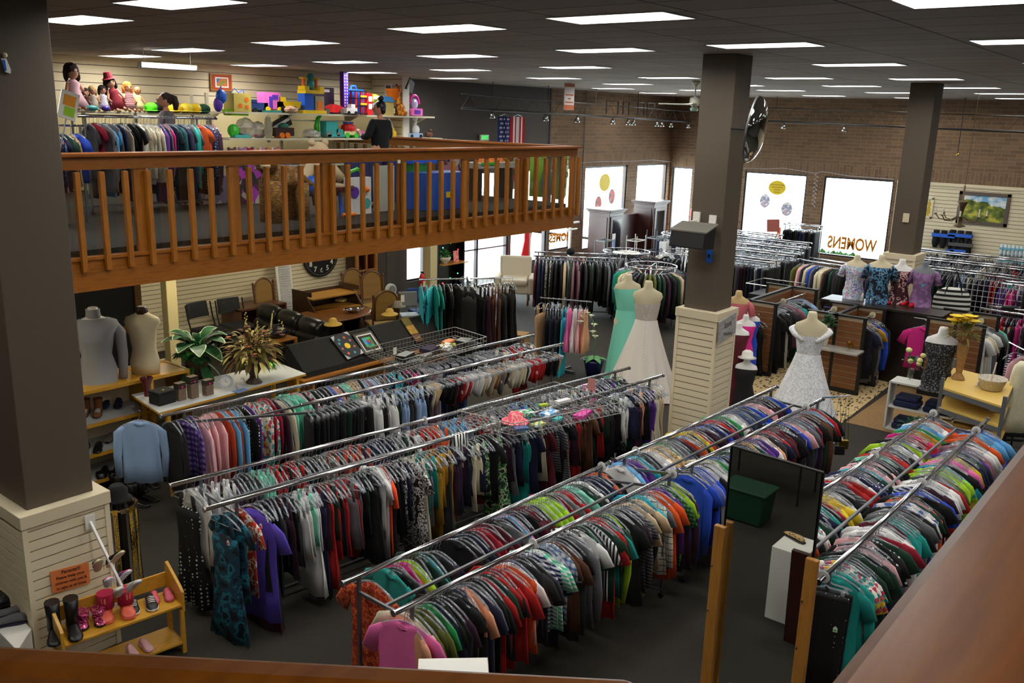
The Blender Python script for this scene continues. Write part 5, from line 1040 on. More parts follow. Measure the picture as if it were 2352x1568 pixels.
for k in range(14): MB().ell((0, .16+.26*(k/13), 1.44-.6*k/13), .009, n=6, m=4).w('button', BEADS, t)
MB().lathe([(.065, 0), (.075, .01), (.07, .03)], (0, .01, 2.08), 16).w('neck_ring', mat('beaded_choker', (190, 186, 178), .3, .5), t)
t = gown('evening_gown', 'long aqua chiffon one-shoulder evening gown beside the ivory wedding gown', (14.5, 8.8, 0), 2.4, 1.4, AQUA, AQUA, SKINF, .36, waist=1.4, bod_top=.6, fold=.05)
gown('lace_gown', 'white lace off-the-shoulder wedding gown standing on the patterned rug', (14.0, 5.02, 0), 1.85, 1.38, LACE, LACE, SKINF, .66, waist=1.35, bod_top=.54, straps=True, fold=.05)
p = W(1550, 885, 0); t = T_('floor_lamp', 'slim brass pole lamp between the ivory gown and the pillar', 'lamp', (14.35, 7.4, 0)); MB().cyl((0, 0, 0), (0, 0, .03), .13, n=20).cyl((0, 0, 0), (0, 0, 1.75), .011).w('pole', GOLD, t); MB().ell((0, 0, .4), (.05, .05, .09)).w('knob', GOLD, t, 1); MB().ell((0, 0, 1.8), (.07, .07, .06)).lathe([(.02, 1.75), (.1, 1.79)], (0, 0, 0), 16).w('lamp_head', CHROME, t, 1)
t = T_('potted_orchid', 'white orchid in a dark blue pot on the carpet beside the aqua gown', 'plant', (14.3, 9.35, 0)); t.scale = (1.3,)*3; MB().lathe([(.1, 0), (.15, .22), (.16, .26), (.14, .26)], (0, 0, 0), 20).w('pot', mat('navy_glaze', (20, 24, 70), .25), t, 1)
mb = MB(); 
for a in range(6): leafblade(mb, (0, 0, .26), (cos(a*1.05), sin(a*1.05), .5), .24, .045, .5, 0)
mb.tube([(0, 0, .26), (.05, .02, .6), (.0, .05, .85), (-.1, .08, .98), (-.22, .1, .95)], .006, 5, 0); mb.w('leaves', LEAFB, t, 1)
mb = MB(); blossoms(mb, [V3(q) for q in ((.02, .04, .78), (-.02, .03, .68), (-.06, .05, .93), (-.14, .07, .98), (-.2, .09, .93), (-.26, .1, .86), (.03, .02, .6))], .065, 0, 5); mb.w('blossoms', mat('orchid_petal', (232, 232, 200), .6), t, 1)
cr = V3((14.15, 10.0, 0)); t = T_('clothes_stand', 'small grey stand of party dresses beside the orchid', 'clothes rack', cr)
p0, p1 = V3((13.8, 10.35, 1.5)), V3((14.2, 9.4, 1.5)); MB().cyl(p0, p1, .014, n=8).bd('arm', STEEL, t); MB().box((cr.x, cr.y, .75), (.04, .04, 1.5)).box((cr.x, cr.y, .03), (.6, .05, .04)).box((cr.x, cr.y, .03), (.05, .6, .04)).bd('post', STEEL, t)
du = (p1-p0).normalized(); rzc = math.atan2(du.y, du.x)-PI/2
hang('dress', 'camel', p0+du*.02, rzc-.35, 'tan sequinned sleeveless dress facing out on the small party-dress stand', var=2, k=1.1)
for i, (c_, k_) in enumerate((('black', 'dress'), ('navy', 'dress'), ('black', 'dress'), ('turquoise', 'dress'), ('pink', 'child dress'), ('white', 'child dress'), ('pale pink', 'child dress'), ('peach', 'child dress'))):
    hang(k_, c_, p0+du*(.16+.11*i), rzc, '%s %s, %s along the small party-dress stand' % (c_, k_.replace('child', 'girl\'s'), ORD(i+2)), 'clothes on the small party-dress stand', var=0, k=1.3)
q0, q1 = W(1000, 650, 1.75), W(1165, 668, 1.7); qa, qb = V3((12.6, 12.5, 1.72)), V3((14.2, 11.3, 1.72))
cr = (qa+qb)/2; t = T_('clothes_stand', 'chrome four-way stand of black dresses and turquoise tops beyond the oak bench', 'clothes rack', (cr.x, cr.y, 0)); MB().cyl(qa, qb, .016, n=10).bd('arm', CHROME, t); MB().cyl((cr.x-.45, cr.y-.45, 1.78), (cr.x+.45, cr.y+.45, 1.78), .016, n=10).bd('arm', CHROME, t); MB().box((cr.x, cr.y, .88), (.04, .04, 1.76)).box((cr.x, cr.y, .03), (.9, .05, .04)).box((cr.x, cr.y, .03), (.05, .9, .04)).bd('post', STEEL, t)
fill(qa, qb, 1.72, 'stand of black dresses', ['turquoise', 'turquoise', 'teal', 'black', 'black', 'black', 'black', 'black', 'dark plum', 'brown', 'charcoal', 'black'], ('tunic', 'tunic', 'dress', 'dress', 'dress'), .085, .05, .03, dark=.05, jit=.2, grp='clothes on the stand of black dresses', k_=1.25)
for i, s in enumerate((-.38, -.25, .25, .38)): hang('dress', ('black', 'black', 'denim blue', 'charcoal')[i], (cr.x+s, cr.y+s, 1.78), PI/4-PI/2-.9, '%s dress on the short arm of the dark-dress stand, %s' % (('black', 'black', 'dark blue', 'charcoal')[i], ('at its near tip', 'nearer side of its post', 'farther side of its post', 'at its far tip')[i]), var=i % 3, k=1.25)
t = boxthing('cardboard_box', 'brown cardboard box on the carpet behind the black-dress stand', 'box', W(1190, 800, 0), (.4, .4, .35), mat('cardboard', (150, 112, 60), .9), .3)
ac = V3((18.75, 14.95, 0)); BEI = mat('beige_upholstery', (196, 186, 164), .85, bump=.1); rzA = -PI/2-.72+.75
t = T_('armchair', 'beige button-tufted armchair with turned wooden legs by the glass door', 'armchair', ac, -.95); t.scale = (1.28, 1.28, 1.28)
MB().box((0, .02, .34), (.62, .66, .2)).w('base', BEI, t, bevel=.03); MB().box((0, -.04, .48), (.56, .62, .14)).w('seat_cushion', BEI, t, bevel=.05)
b = MB().box((0, .33, .68), (.66, .16, .56), rx=-.14, taper=1.04).w('backrest', BEI, t, bevel=.05)
for i in range(3):
    for j in range(2 if i % 2 else 3): MB().ell(((j-(.5 if i % 2 else 1))*.2, .25+.02*i, .6+.12*i), .016, n=8, m=4).w('button', mat('beige_button', (150, 138, 116), .8), b)
for s in (-1, 1):
    MB().box((s*.36, -.02, .42), (.12, .7, .36)).w('arm', BEI, t, bevel=.04)
    for q in (-1, 1): MB().lathe([(.016, 0), (.024, .04), (.018, .1), (.03, .24)], (s*.3, q*.28, 0), 10).w('leg', CHW, t, 1)
k0, k1 = V3((18.1, 13.4, 1.55)), V3((19.3, 11.9, 1.55))
h_rack((17.75, 13.55), (19.0, 11.85), (18.3, 13.95), (19.55, 12.25), 1.55, 'chrome double rack of winter coats beside the beige armchair')
fill((17.75, 13.55), (19.0, 11.85), 1.55, 'coat rack by the armchair', ['maroon', 'navy', 'silver print', 'silver print', 'black', 'black', 'beige', 'light grey', 'beige', 'mauve', 'black', 'charcoal', 'dark green', 'charcoal', 'black', 'grey', 'black', 'black'], 'coat', .085, .05, .03, dark=.1, k_=1.15)
fill((18.3, 13.95), (19.55, 12.25), 1.55, 'back rail, coat rack by the armchair', ['maroon', 'black', 'navy', 'brown', 'maroon', 'tan', 'grey', 'charcoal', 'black'], 'coat', .09, .05, .03)
t = T_('knitted_hat', 'fluffy black hat perched on top of the coat rack', 'hat', (18.55, 13.0, 1.57)); MB().ell((0, 0, .07), (.13, .11, .09)).rough(.008).w('hat', mat('black_fluff', (12, 12, 14), .95), t)
def rr(c, R_, z, lab, rail, seq, kinds, n, disc=False, **k): round_rack(c, R_, z, lab, disc); ring(c, R_, z, rail, seq, kinds, n, **k)
rr((19.0, 10.9), .62, 1.5, 'chrome round rack of green and camel coats behind the wedding gown', 'round rack behind the gowns', ['beige', 'charcoal', 'dark plum', 'black', 'black', 'teal', 'green', 'ivory', 'denim blue', 'black dotted', 'black', 'olive', 'olive', 'dark green', 'dark plum', 'dark green', 'beige', 'red', 'black', 'navy', 'black', 'black', 'beige', 'denim blue', 'beige', 'grey', 'charcoal', 'maroon', 'black', 'black'], ['coat'], 46, a0=1.2, a1=1.2+2*PI)
rr((20.6, 12.6), .62, 1.5, 'chrome round rack with a white disc top between the coat racks', 'round rack with the white disc', ['charcoal', 'black', 'navy', 'grey', 'black', 'brown'], ['coat'], 34, disc=True)
rr((21.7, 11.4), .6, 1.5, 'chrome round rack behind the big round coat rack', 'round rack in the second row', ['navy', 'white', 'black', 'charcoal', 'grey'], ['trousers', 'long-sleeved shirt'], 34)
rr((25.3, 13.3), .8, 1.5, 'chrome round rack nearest the corner window', 'round rack nearest the corner window', ['black', 'navy', 'white', 'charcoal', 'pale blue'], ['trousers'], 36)
rr((16.7, 7.55), .5, 1.25, 'small chrome round rack tucked behind the slatted pillar', 'small round rack behind the pillar', ['dark plum', 'navy', 'purple', 'maroon', 'black', 'teal'], ['dress'], 30)
FS = ['black', 'navy', 'white', 'black', 'denim blue', 'light grey', 'charcoal', 'black', 'pale blue', 'ivory', 'grey', 'black', 'red', 'navy']
for i, (x, y0, y1, kd, nm) in enumerate(((22.6, 9.2, 11.6, 'trousers', 'first trouser row'), (24.2, 9.3, 12.0, 'trousers', 'second trouser row'), (25.6, 9.7, 12.2, 'trousers', 'third trouser row'), (26.9, 10.0, 12.4, 'trousers', 'fourth trouser row'), (28.1, 11.4, 13.4, 'long-sleeved shirt', 'shirt row by the window'))):
    y_rack(x, y0, y1, 1.4, 'chrome double rack, %s from the middle aisle' % nm, .45)
    for s in (-1, 1): fill((x+s*.225, y0), (x+s*.225, y1), 1.4, nm+(' front rail' if s < 0 else ' back rail'), FS, kd, .075, .08, .05, dark=.5, jit=.05)
h_rack((22.1, 6.3), (22.6, 8.6), (22.6, 6.2), (23.1, 8.5), 1.55, 'chrome double rack of long coats behind the dress forms')
fill((22.6, 8.6), (22.1, 6.2), 1.55, 'long coat rack', ['olive', 'pale pink', 'red', 'ivory', 'royal blue', 'navy', 'ivory', 'brown', 'maroon', 'black', 'charcoal', 'navy', 'black', 'ivory', 'black', 'olive', 'olive', 'ivory', 'camel', 'ivory', 'camel'], 'coat', .075, .05, .05, dark=.12)
for i, (x, y0, y1, nm) in enumerate(((24.6, 3.4, 6.9, 'right-hand blouse row, nearest'), (26.3, 3.2, 7.1, 'right-hand blouse row, middle'), (28.0, 3.0, 7.2, 'right-hand blouse row, by the wall'))):
    y_rack(x, y0, y1, 1.45, 'chrome double rack, %s' % nm, .45)
    for s in (-1, 1): fill((x+s*.225, y1), (x+s*.225, y0), 1.45, nm+(' front' if s < 0 else ' back'), FS+['teal', 'white', 'purple'], ['long-sleeved shirt', 'sleeveless top', 'trousers'], .08, .08, .05, dark=.35, jit=.05)
y_rack(29.2, 10.5, 11.7, 1.7, 'tall rack of dark trousers in front of the window pier', .4)
fill((29.0, 11.7), (29.0, 10.5), 1.7, 'tall trouser rack by the window pier', ['black', 'navy', 'black'], 'trousers', .07, .05, .05)
y_rack(22.6, 1.9, 3.9, 1.6, 'chrome rack of pink and black tops at the right edge', .45)
fill((22.4, 3.9), (22.4, 1.9), 1.6, 'rack of pink tops at the right edge', ['purple', 'hot pink', 'hot pink', 'magenta', 'black', 'maroon', 'hot pink'], 'long-sleeved shirt', .09, .05, .05, dark=.1)
y_rack(19.6, 2.0, 3.6, 1.5, 'chrome rack of black and pink dresses behind the yellow cart', .45)
fill((19.4, 3.6), (19.4, 2.0), 1.5, 'dress rack behind the yellow cart', ['black', 'red', 'black', 'hot pink', 'dark plum', 'magenta', 'maroon', 'black'], 'dress', .1, .05, .05, dark=.1)
def armoire(x0, x1, y0, y1, h, label):
    t = T_('armoire', label, 'armoire', ((x0+x1)/2, (y0+y1)/2, 0)); c = ((x0+x1)/2, (y0+y1)/2)
    MB().box((c[0], c[1], h/2), (x1-x0, y1-y0, h)).bd('carcass', DARKW, t, bevel=.01); MB().box((c[0], c[1], h+.03), (x1-x0+.16, y1-y0+.16, .06)).box((c[0], c[1], h-.03), (x1-x0+.08, y1-y0+.08, .06)).bd('cornice', DARKW, t, bevel=.012)
    d = MB().box((c[0], y0-.012, h*.5), ((x1-x0)*.86, .025, h*.84)).bd('door', DARKW, t, bevel=.006); MB().box((c[0], y0-.028, h*.62), ((x1-x0)*.56, .008, h*.5)).bd('glass_pane', mat('dark_glass', (20, 22, 26), .08), d); MB().ell((c[0]+(x1-x0)*.36, y0-.04, h*.5), .018).bd('knob', GOLD, d)
    MB().box((x0-.012, c[1], h*.5), (.02, (y1-y0)*.8, h*.82)).bd('side_panel', DARKW, t, bevel=.006); return t
armoire(24.35, 25.2, 15.6, 16.4, 2.05, 'dark cherry armoire with glass door, nearest the balcony')
armoire(27.3, 28.2, 15.7, 16.5, 2.15, 'dark cherry armoire with glass door, second from the balcony')
t = T_('low_hutch', 'dark cherry back panel between the two armoires', 'cabinet', (26.2, 16.4, 0)); MB().box((26.25, 16.45, .88), (1.95, .35, 1.76)).bd('carcass', DARKW, t); MB().box((26.25, 16.26, .5), (1.8, .02, .8)).bd('door', DARKW, t, bevel=.01)
t = T_('paper_notice', 'white and blue paper notice taped to the nearer armoire', 'notice', (24.6, 15.56, 1.1)); MB().box((0, 0, .12), (.2, .004, .24)).w('sheet', WHITE, t); MB().box((0, -.002, -.1), (.2, .004, .2)).w('blue_half', mat('notice_blue', (120, 150, 210), .6), t)
for i, (x, y, lb) in enumerate(((22.6, 14.6, 'stacked folding metal stand beside the armoire'), (23.4, 14.0, 'tall white-topped metal stand beside the folded stand'), (24.4, 13.9, 'thin metal stand nearest the round racks'))):
    t = T_('metal_stand', lb, 'stand', (x, y, 0)); mb = MB()
    for s in (-1, 1):
        for q in (-1, 1): mb.cyl((s*.25, q*.18, 0), (s*.25, q*.18, 1.45+.1*i), .016, n=6)
    for z in (.5, 1.0, 1.4): mb.box((0, -.18, z), (.5, .02, .03)).box((0, .18, z), (.5, .02, .03)).box((.25, 0, z), (.02, .36, .03)).box((-.25, 0, z), (.02, .36, .03))
    mb.w('frame', STEEL if i != 1 else mat('pale_metal', (190, 188, 180), .4, .4), t); MB().tube([(.18*cos(a*PI/8), -.2, .9+.18*sin(a*PI/8)) for a in range(16)], .012, 6, closed=True).w('hoop', BLACKM, t)
gown('red_dress', 'bright red sleeveless dress on a form seen through the window corner', (29.6, 15.35, .55), -2.2, .95, mat('red_chiffon', (220, 20, 30), .6), mat('red_chiffon', (220, 20, 30), .6), FORMW, .2, waist=1.0)
t = T_('red_sequin_dress', 'long red dress hanging on a white stand in the window beside the armchair', 'gown', (21.0, 16.3, 0)); mb = MB(); mb.loft([esec(z, rx, .06, 0, 24, fold=.08, xo=xo) for z, rx, xo in ((.25, .3, -.2), (.6, .26, -.14), (1.0, .2, -.05), (1.35, .14, .0), (1.6, .16, .02), (1.72, .07, .03))]); mb.w('dress', mat('red_chiffon', (220, 20, 30), .6), t, 1); MB().cyl((.0, -.1, 0), (.0, -.1, 1.75), .02).box((.0, -.1, 1.75), (.5, .03, .03)).w('stand', WHITE, t)
t = T_('white_stand', 'white T-shaped display stand in front of the HOMES window', 'stand', (21.9, 15.4, 0)); MB().box((0, 0, .95), (.06, .06, 1.9)).box((.1, 0, 1.9), (.7, .05, .05)).box((.1, 0, 1.7), (.5, .05, .04)).w('stand', WHITE, t)
# ---- window lettering and stickers
ORG = mat('window_letter_orange', (220, 130, 10), .6); YEL = mat('window_letter_yellow', (216, 190, 20), .6)
def wtext(s, y0, y1, z, h, m, name='window_lettering', label=''):
    t = T_(name, label, 'lettering', (XW-.01, (y0+y1)/2, z)); text('letters', s, h, m, t, frameM((XW-.01, (y0+y1)/2, z), (0, -1, 0), (0, 0, 1)) @ Matrix.Diagonal((.66, 1, 1, 1)), .002, mirror=True, offset=.018); return t
a, b = onX(1912, 555, XW+.09), onX(2005, 570, XW+.09); wtext('WOMENS', a.y, b.y, (a.z+b.z)/2+.02, .56, ORG, label='orange WOMENS lettering on the window, seen mirrored from inside')
a = onX(1790, 535, XW+.09); wtext('R', a.y, a.y, a.z, .5, mat('window_letter_red', (226, 90, 20), .6), label='red-orange letter on the window beside the tall trouser rack')
a = onY(1287, 546, YW+.07); t = T_('window_lettering', 'orange HOMES lettering on the left window, seen mirrored from inside', 'lettering', a); text('letters', 'HOMES', .36, ORG, t, frameM(a, (1, 0, 0), (0, 0, 1)), .002, mirror=True, offset=.014)
a = onY(1500, 520, YW+.07); t = T_('window_lettering', 'yellow AND lettering on the window beside the second armoire, mirrored', 'lettering', a); text('letters', 'AND', .4, YEL, t, frameM(a, (1, 0, 0), (0, 0, 1)), .002, mirror=True, offset=.006)
def dot(px, py, rx, rz_, m, label, wall='X', words=None):
    a = onX(px, py, XW+.085) if wall == 'X' else onY(px, py, YW+.085); t = T_('window_sticker', label, 'sticker', a)
    e = V3((0, 1, 0)) if wall == 'X' else V3((1, 0, 0)); n = V3((-1, 0, 0)) if wall == 'X' else V3((0, -1, 0))
    MB().prism([a+e*rx*cos(k*PI/14)+V3((0, 0, rz_*sin(k*PI/14))) for k in range(28)], n*.004).bd('disc', m, t)
    for i, w_ in enumerate(words or ()): c = a+n*.006+V3((0, 0, .1-.085*i)); MB().prism([c+e*x+V3((0, 0, z)) for x, z in ((-w_, -.02), (w_, -.02), (w_, .02), (-w_, .02))], n*.002).bd('print_line', mat('sticker_print', (190, 150, 10), .7), t)
SY = mat('sticker_gold_yellow', (226, 200, 10), .6, emit=None); PH1 = rmat('photo_sticker', 'noise', [(236, 226, 226), (150, 160, 190), (220, 180, 180)], 8, .6); 
dot(1785, 431, .32, .25, SY, 'yellow oval sticker with small print on the WOMENS side window', 'X', (.26, .2, .12, .11)); dot(1757, 461, .19, .24, PH1, 'round photo sticker lower left of the yellow oval'); dot(1807, 480, .2, .24, PH1, 'round photo sticker lower right of the yellow oval')
dot(1389, 419, .34, .3, SY, 'yellow round sticker on the left-wall window', 'Y'); PH2 = rmat('photo_sticker_red', 'noise', [(120, 130, 130), (220, 120, 110), (200, 200, 200)], 6, .6); dot(1405, 451, .2, .26, PH2, 'round photo sticker right of the yellow round one', 'Y'); dot(1374, 468, .2, .26, PH2, 'round photo sticker above the nearer armoire', 'Y')
p = W(1776, 518, 1.75); t = T_('rack_sign', 'small red-brown card standing above the racks before the right window', 'sign', p); MB().box((0, 0, 0), (.02, .42, .4), rx=-.1).w('card', mat('brown_red_card', (150, 70, 56), .7), t); MB().cyl((0, 0, -.2), (0, 0, -.5), .008, n=5).w('stem', STEEL, t)
mb = MB(); pts = [V3((XW-.06, Y(px, py), onX(px, py, XW-.06).z)) for px, py in ((1700, 386), (1760, 388), (1800, 386), (1875, 398), (1890, 394), (1950, 404), (2055, 412))]
mb.tube(pts, .008, 5); v0 = onX(1876, 398, XW-.06)
for k in range(16):
    z = v0.z-.07*k; mb.tube([(XW-.06, v0.y, z), (XW-.06, v0.y+.05*(-1)**k, z-.07)], .008, 4); mb.ell((XW-.06, v0.y+.06*(-1)**k, z-.06), .014, n=5, m=3)
tag(mb.bd('icicle_lights', mat('icicle_wire', (196, 196, 206), .4)), 'unlit white icicle light string draped above the right windows', 'string lights')
mb = MB(); mb.tube([onY(px, py, YW-.04) for px, py in ((1335, 374), (1380, 371), (1450, 370), (1500, 367), (1545, 372))], .008, 5); tag(mb.bd('light_wire', mat('icicle_wire', (196, 196, 206), .4)), 'thin white wire strung above the left-wall windows', 'wire')
# ================================================================ right-hand display area
RUGM = rmat('tribal_rug', 'rand', [(44, 38, 30), (190, 166, 118)], 4.2, .95, pos=[0, .33], stretch=(1.5, 4.5, 1))
rc = [W(1640, 905, 0), W(1930, 975, 0), W(2140, 810, 0), W(1850, 770, 0)]
t = T_('area_rug', 'cream rug with black tribal dashes under the lace wedding gown', 'rug', tuple(rc[0])); MB().prism([p+V3((0, 0, .004)) for p in rc], (0, 0, .012)).bd('pile', RUGM, t)
t = T_('area_rug', 'tan flat rug edge behind the white shelf unit', 'rug', tuple(W(1990, 960, 0))); MB().prism([V3((x, y, .002)) for x, y in ((15.0, 3.2), (15.0, 4.6), (19.6, 4.6), (19.6, 3.2))], (0, 0, .006)).bd('pile', CARPET_T, t)
BSLAT = wood('warm_slat_wood', (102, 60, 24), (124, 76, 34), 5, .45, 1); SLIT = mat('silver_slat_insert', (176, 160, 140), .4, .5)
def gondola(x0, x1, y0, y1, label, h=1.5):
    """T-shaped slatwall fixture: an end panel facing the camera and a spine behind it"""
    t = T_('slatwall_fixture', label, 'display fixture', (x0, (y0+y1)/2, 0)); mb = MB(); fr = MB()
    def pan(a, b, n):
        a, b = V3((*a, 0)), V3((*b, 0)); m = (a+b)/2; L2 = (b-a).length; rz = math.atan2((b-a).y, (b-a).x); z = .1
        mb.box((m.x, m.y, h/2), (L2, .03, h-.05), rz, 1)
        while z < h-.08: mb.box((m.x, m.y, z+.05), (L2, .05, .095), rz, 0); z += .11
        fr.box((m.x, m.y, h-.01), (L2+.08, .08, .035), rz); fr.box((m.x, m.y, .05), (L2+.06, .08, .1), rz)
        for e in (a, b): fr.box((e.x, e.y, h/2), (.06, .06, h))
    pan((x0, y0), (x0, y1), 0); pan((x0, (y0+y1)/2), (x1, (y0+y1)/2), 0); pan((x1, y0), (x1, y1), 0)
    mb.bd('slat_panel', [BSLAT, SLIT], t); fr.bd('dark_frame', BLACKM, t, bevel=.004); return t
gondola(16.75, 18.9, 6.75, 7.85, 'T-shaped slatwall fixture beside the pillar, left of the lace gown')
gondola(16.7, 17.85, 5.0, 6.05, 'T-shaped slatwall fixture right of the lace gown')
gondola(17.7, 18.9, 3.2, 4.15, 'T-shaped slatwall fixture behind the black tank-top form')
def faceout(x0, x1, y, z, nm, seq, kinds, label):
    t = T_('hanging_rail', label, 'rail', (x0, y, z)); MB().cyl((x0, y, z), (x1, y, z), .014, n=8).bd('bar', CHROME, t); 
    for x in (x0+.1, x1-.1): MB().box((x, y+.12, z), (.02, .24, .02)).bd('bracket', CHROME, t)
    MB().cyl((x0+.7, y, z), (x0+.71, y, z), .06, n=20).bd('size_divider', mat('cream_disc', (206, 200, 160), .5), t)
    fill((x0, y), (x1, y), z, nm, seq, kinds, .065, .04, .04, dark=.3, k_=1.2)
faceout(16.9, 18.8, 6.95, 1.4, 'bar right of first slatwall fixture', ['black', 'black', 'navy', 'white', 'mauve', 'mauve', 'teal', 'teal', 'black', 'pale blue'], ['tunic', 'trousers', 'short-sleeved top'], 'chrome bar of dark tops on the fixture left of the lace gown')
faceout(16.9, 17.8, 5.15, 1.4, 'bar right of second slatwall fixture', ['black', 'grey', 'black', 'grey', 'mustard', 'royal blue', 'black', 'monochrome print', 'navy floral'], ['trousers', 'tunic', 'long-sleeved shirt'], 'chrome bar of mixed tops on the fixture right of the lace gown')
faceout(16.9, 17.8, 5.9, 1.4, 'bar left of second slatwall fixture', ['black', 'navy', 'black'], 'trousers', 'chrome bar of trousers behind the fixture right of the lace gown')
faceout(17.9, 19.3, 3.45, 1.4, 'bar right of third slatwall fixture', ['white', 'ivory', 'monochrome print', 'white', 'teal', 'mint', 'white'], ['tunic', 'trousers'], 'chrome bar of pale tops behind the stone vase')
faceout(17.9, 19.3, 4.25, 1.4, 'bar left of third slatwall fixture', ['hot pink', 'grey', 'dark plum', 'teal'], ['short-sleeved top'], 'chrome bar of pink tops behind the black tank-top form')
t = T_('wall_shelf', 'grey marble-look shelf clipped to the fixture beside the lace gown', 'shelf', (16.5, 5.45, .88)); MB().box((16.48, 5.42, .88), (.4, .95, .04)).bd('board', rmat('marble', 'noise', [(150, 146, 140), (186, 182, 176)], 6, .3, False), t, bevel=.006)
t = T_('potted_plant', 'ivy plant in a tall cream vase on the grey marble shelf', 'plant', (16.48, 5.62, .9)); MB().lathe([(.06, 0), (.05, .05), (.07, .22), (.09, .34), (.08, .34)], (0, 0, 0), 20).w('vase', mat('cream_vase', (190, 184, 160), .5), t, 1); mb = MB(); bush(mb, (0, 0, .42), .2, 110, .09, .03, 3, 0); mb.w('foliage', [LEAF], t)
t = T_('gold_ornament', 'small crumpled gold flower ornament on the grey marble shelf', 'ornament', (16.46, 5.15, .9)); mb = MB(); blossoms(mb, [V3((0, 0, .05)), V3((0, 0, .1)), V3((.02, .02, .14)), V3((0, -.03, .08))], .08, 0, 7); mb.w('petals', GOLD, t, 1)
t = T_('display_counter', 'long espresso-brown counter carrying four flowery dress forms', 'counter', (18.3, 5.2, 0)); MB().box((18.32, 5.15, 1.47), (.66, 2.35, .06)).bd('top', ESPR, t, bevel=.01); MB().box((18.35, 5.15, .72), (.56, 2.2, 1.44)).bd('body', ESPR, t)
FT1 = rmat('blouse_white_multi', 'noise', [(226, 226, 232), (120, 110, 190), (230, 226, 232), (120, 190, 190), (220, 150, 170)], 12, .8, pos=[0, .42, .48, .54, .6]); FT2 = rmat('blouse_navy_bloom', 'noise', [(14, 22, 40), (90, 150, 190), (16, 26, 48), (200, 210, 216)], 11, .8, pos=[0, .5, .58, .68]); FT3 = rmat('blouse_maroon_bloom', 'noise', [(60, 14, 24), (214, 170, 170), (70, 16, 28)], 12, .8, pos=[0, .54, .62]); FT4 = rmat('dress_mauve', 'noise', [(120, 84, 130), (150, 110, 156)], 12, .8)
def tableform(px, py, label, gm, fm, zt=1.5, rz=-1.3, sleeve=True, extra=None, k=1.16, hem=-.04, flare=.02):
    p = W(px, py, zt); t = T_('dress_form', label, 'dress form', p, rz); b = MB(); form_body(b, 0, s=k); b.w('form', fm, t, 1)
    g = MB(); garment_on_form(g, .0, .6, hem, flare, k=k, grow=.016, fold=.05)
    if sleeve:
        for s in (-1, 1): g.tube([(s*.15*k, 0, .6*k), (s*.21*k, 0, .53*k), (s*.24*k, -.01, .38*k)], [.045, .06, .065], 10)
    g.w('top', gm, t, 1); return t
tableform(1958, 685, 'cream dress form in a white, blue and pink patterned blouse', FT1, SKINF)
tableform(2013, 695, 'dress form in a navy blouse with pale blue blooms and a bead necklace', FT2, SKINF, k=1.25)
tableform(2060, 697, 'white dress form in a maroon blouse with cream blooms', FT3, FORMW)
t = tableform(2112, 703, 'grey dress form in a mauve dress with a turquoise lace neck', FT4, FORMG, flare=.04); MB().tube([(-.1, -.11, .58), (0, -.15, .42), (.1, -.11, .58)], .022, 8).w('lace_trim', mat('turquoise_lace', (60, 170, 190), .8), t)
RED = mat('red_patent', (190, 20, 30), .2)
shoes('red high-heeled shoes on the counter in front of the mauve dress form', W(2097, 700, 1.5), 2.9, RED, RED, h=.08, L_=.24, w=.08)
shoes('red shoes on the counter in front of the maroon blouse', W(2050, 694, 1.5), 2.7, RED, RED, h=.07, L_=.23, w=.08)
p = W(1980, 690, 1.5); t = T_('white_ornament', 'small white pointed ornament between the first two blouses', 'ornament', p); MB().lathe([(.05, 0), (.02, .06), (.03, .1), (.008, .16)], (0, 0, 0), 12).w('ornament', FORMW, t, 1)
t = T_('black_display_bin', 'black bin stand with chrome rim and a jeans stack behind the first fixture', 'bin', (20.6, 8.3, 0)); MB().box((20.6, 8.35, .6), (.9, 1.0, .7)).bd('bin', BLACK, t); 
for (a, b) in (((20.1, 7.8), (20.1, 8.9)), ((21.1, 7.8), (21.1, 8.9)), ((20.1, 7.8), (21.1, 7.8)), ((20.1, 8.9), (21.1, 8.9))): MB().cyl((*a, 1.2), (*b, 1.2), .014, n=8).bd('rim', CHROME, t)
for x in (20.1, 21.1):
    for y in (7.8, 8.9): MB().cyl((x, y, 0), (x, y, 1.2), .014, n=8).bd('leg', BLACKM, t)
t = boxthing('folded_jeans', 'folded blue jeans in the black bin stand', 'jeans', (20.5, 8.2, .95), (.35, .4, .12), mat('jeans_blue', (40, 60, 100), .9), 0, .02)
a, b = W(2045, 984, 0), W(2052, 872, .85)
wx0, wx1, wy0, wy1 = 15.1, 15.5, 2.35, 4.0
t = T_('white_bookcase', 'low white bookcase holding folded jeans beside the yellow cart', 'shelves', (15.3, 3.2, 0)); mb = MB()
for z in (.03, .42, .84): mb.box(((wx0+wx1)/2, (wy0+wy1)/2, z), (wx1-wx0, wy1-wy0, .03))
for y in (wy0, (wy0+wy1)/2-.2, wy1): mb.box(((wx0+wx1)/2, y, .42), (wx1-wx0, .03, .84))
mb.bd('carcass', mat('bookcase_white', (206, 204, 198), .5), t)
DJ = rmat('dark_denim', 'noise', [(16, 24, 52), (30, 42, 80)], 20, .9, False)
for i, (y, z, lb) in enumerate(((3.72, .44, 'folded dark jeans on the upper shelf of the white bookcase, left stack'), (3.25, .44, 'folded dark jeans on the upper shelf of the white bookcase, right stack'), (3.7, .05, 'folded dark jeans on the bottom shelf of the white bookcase'))):
    t = T_('folded_jeans', lb, 'jeans', (15.28, y, z)); MB().box((0, 0, .05), (.34, .4, .1)).box((.01, 0, .14), (.32, .36, .08)).w('stack', DJ, t, bevel=.03)
BT = rmat('black_lace_top', 'noise', [(14, 14, 16), (14, 14, 16), (110, 110, 112)], 40, .8, pos=[0, .2, .57])
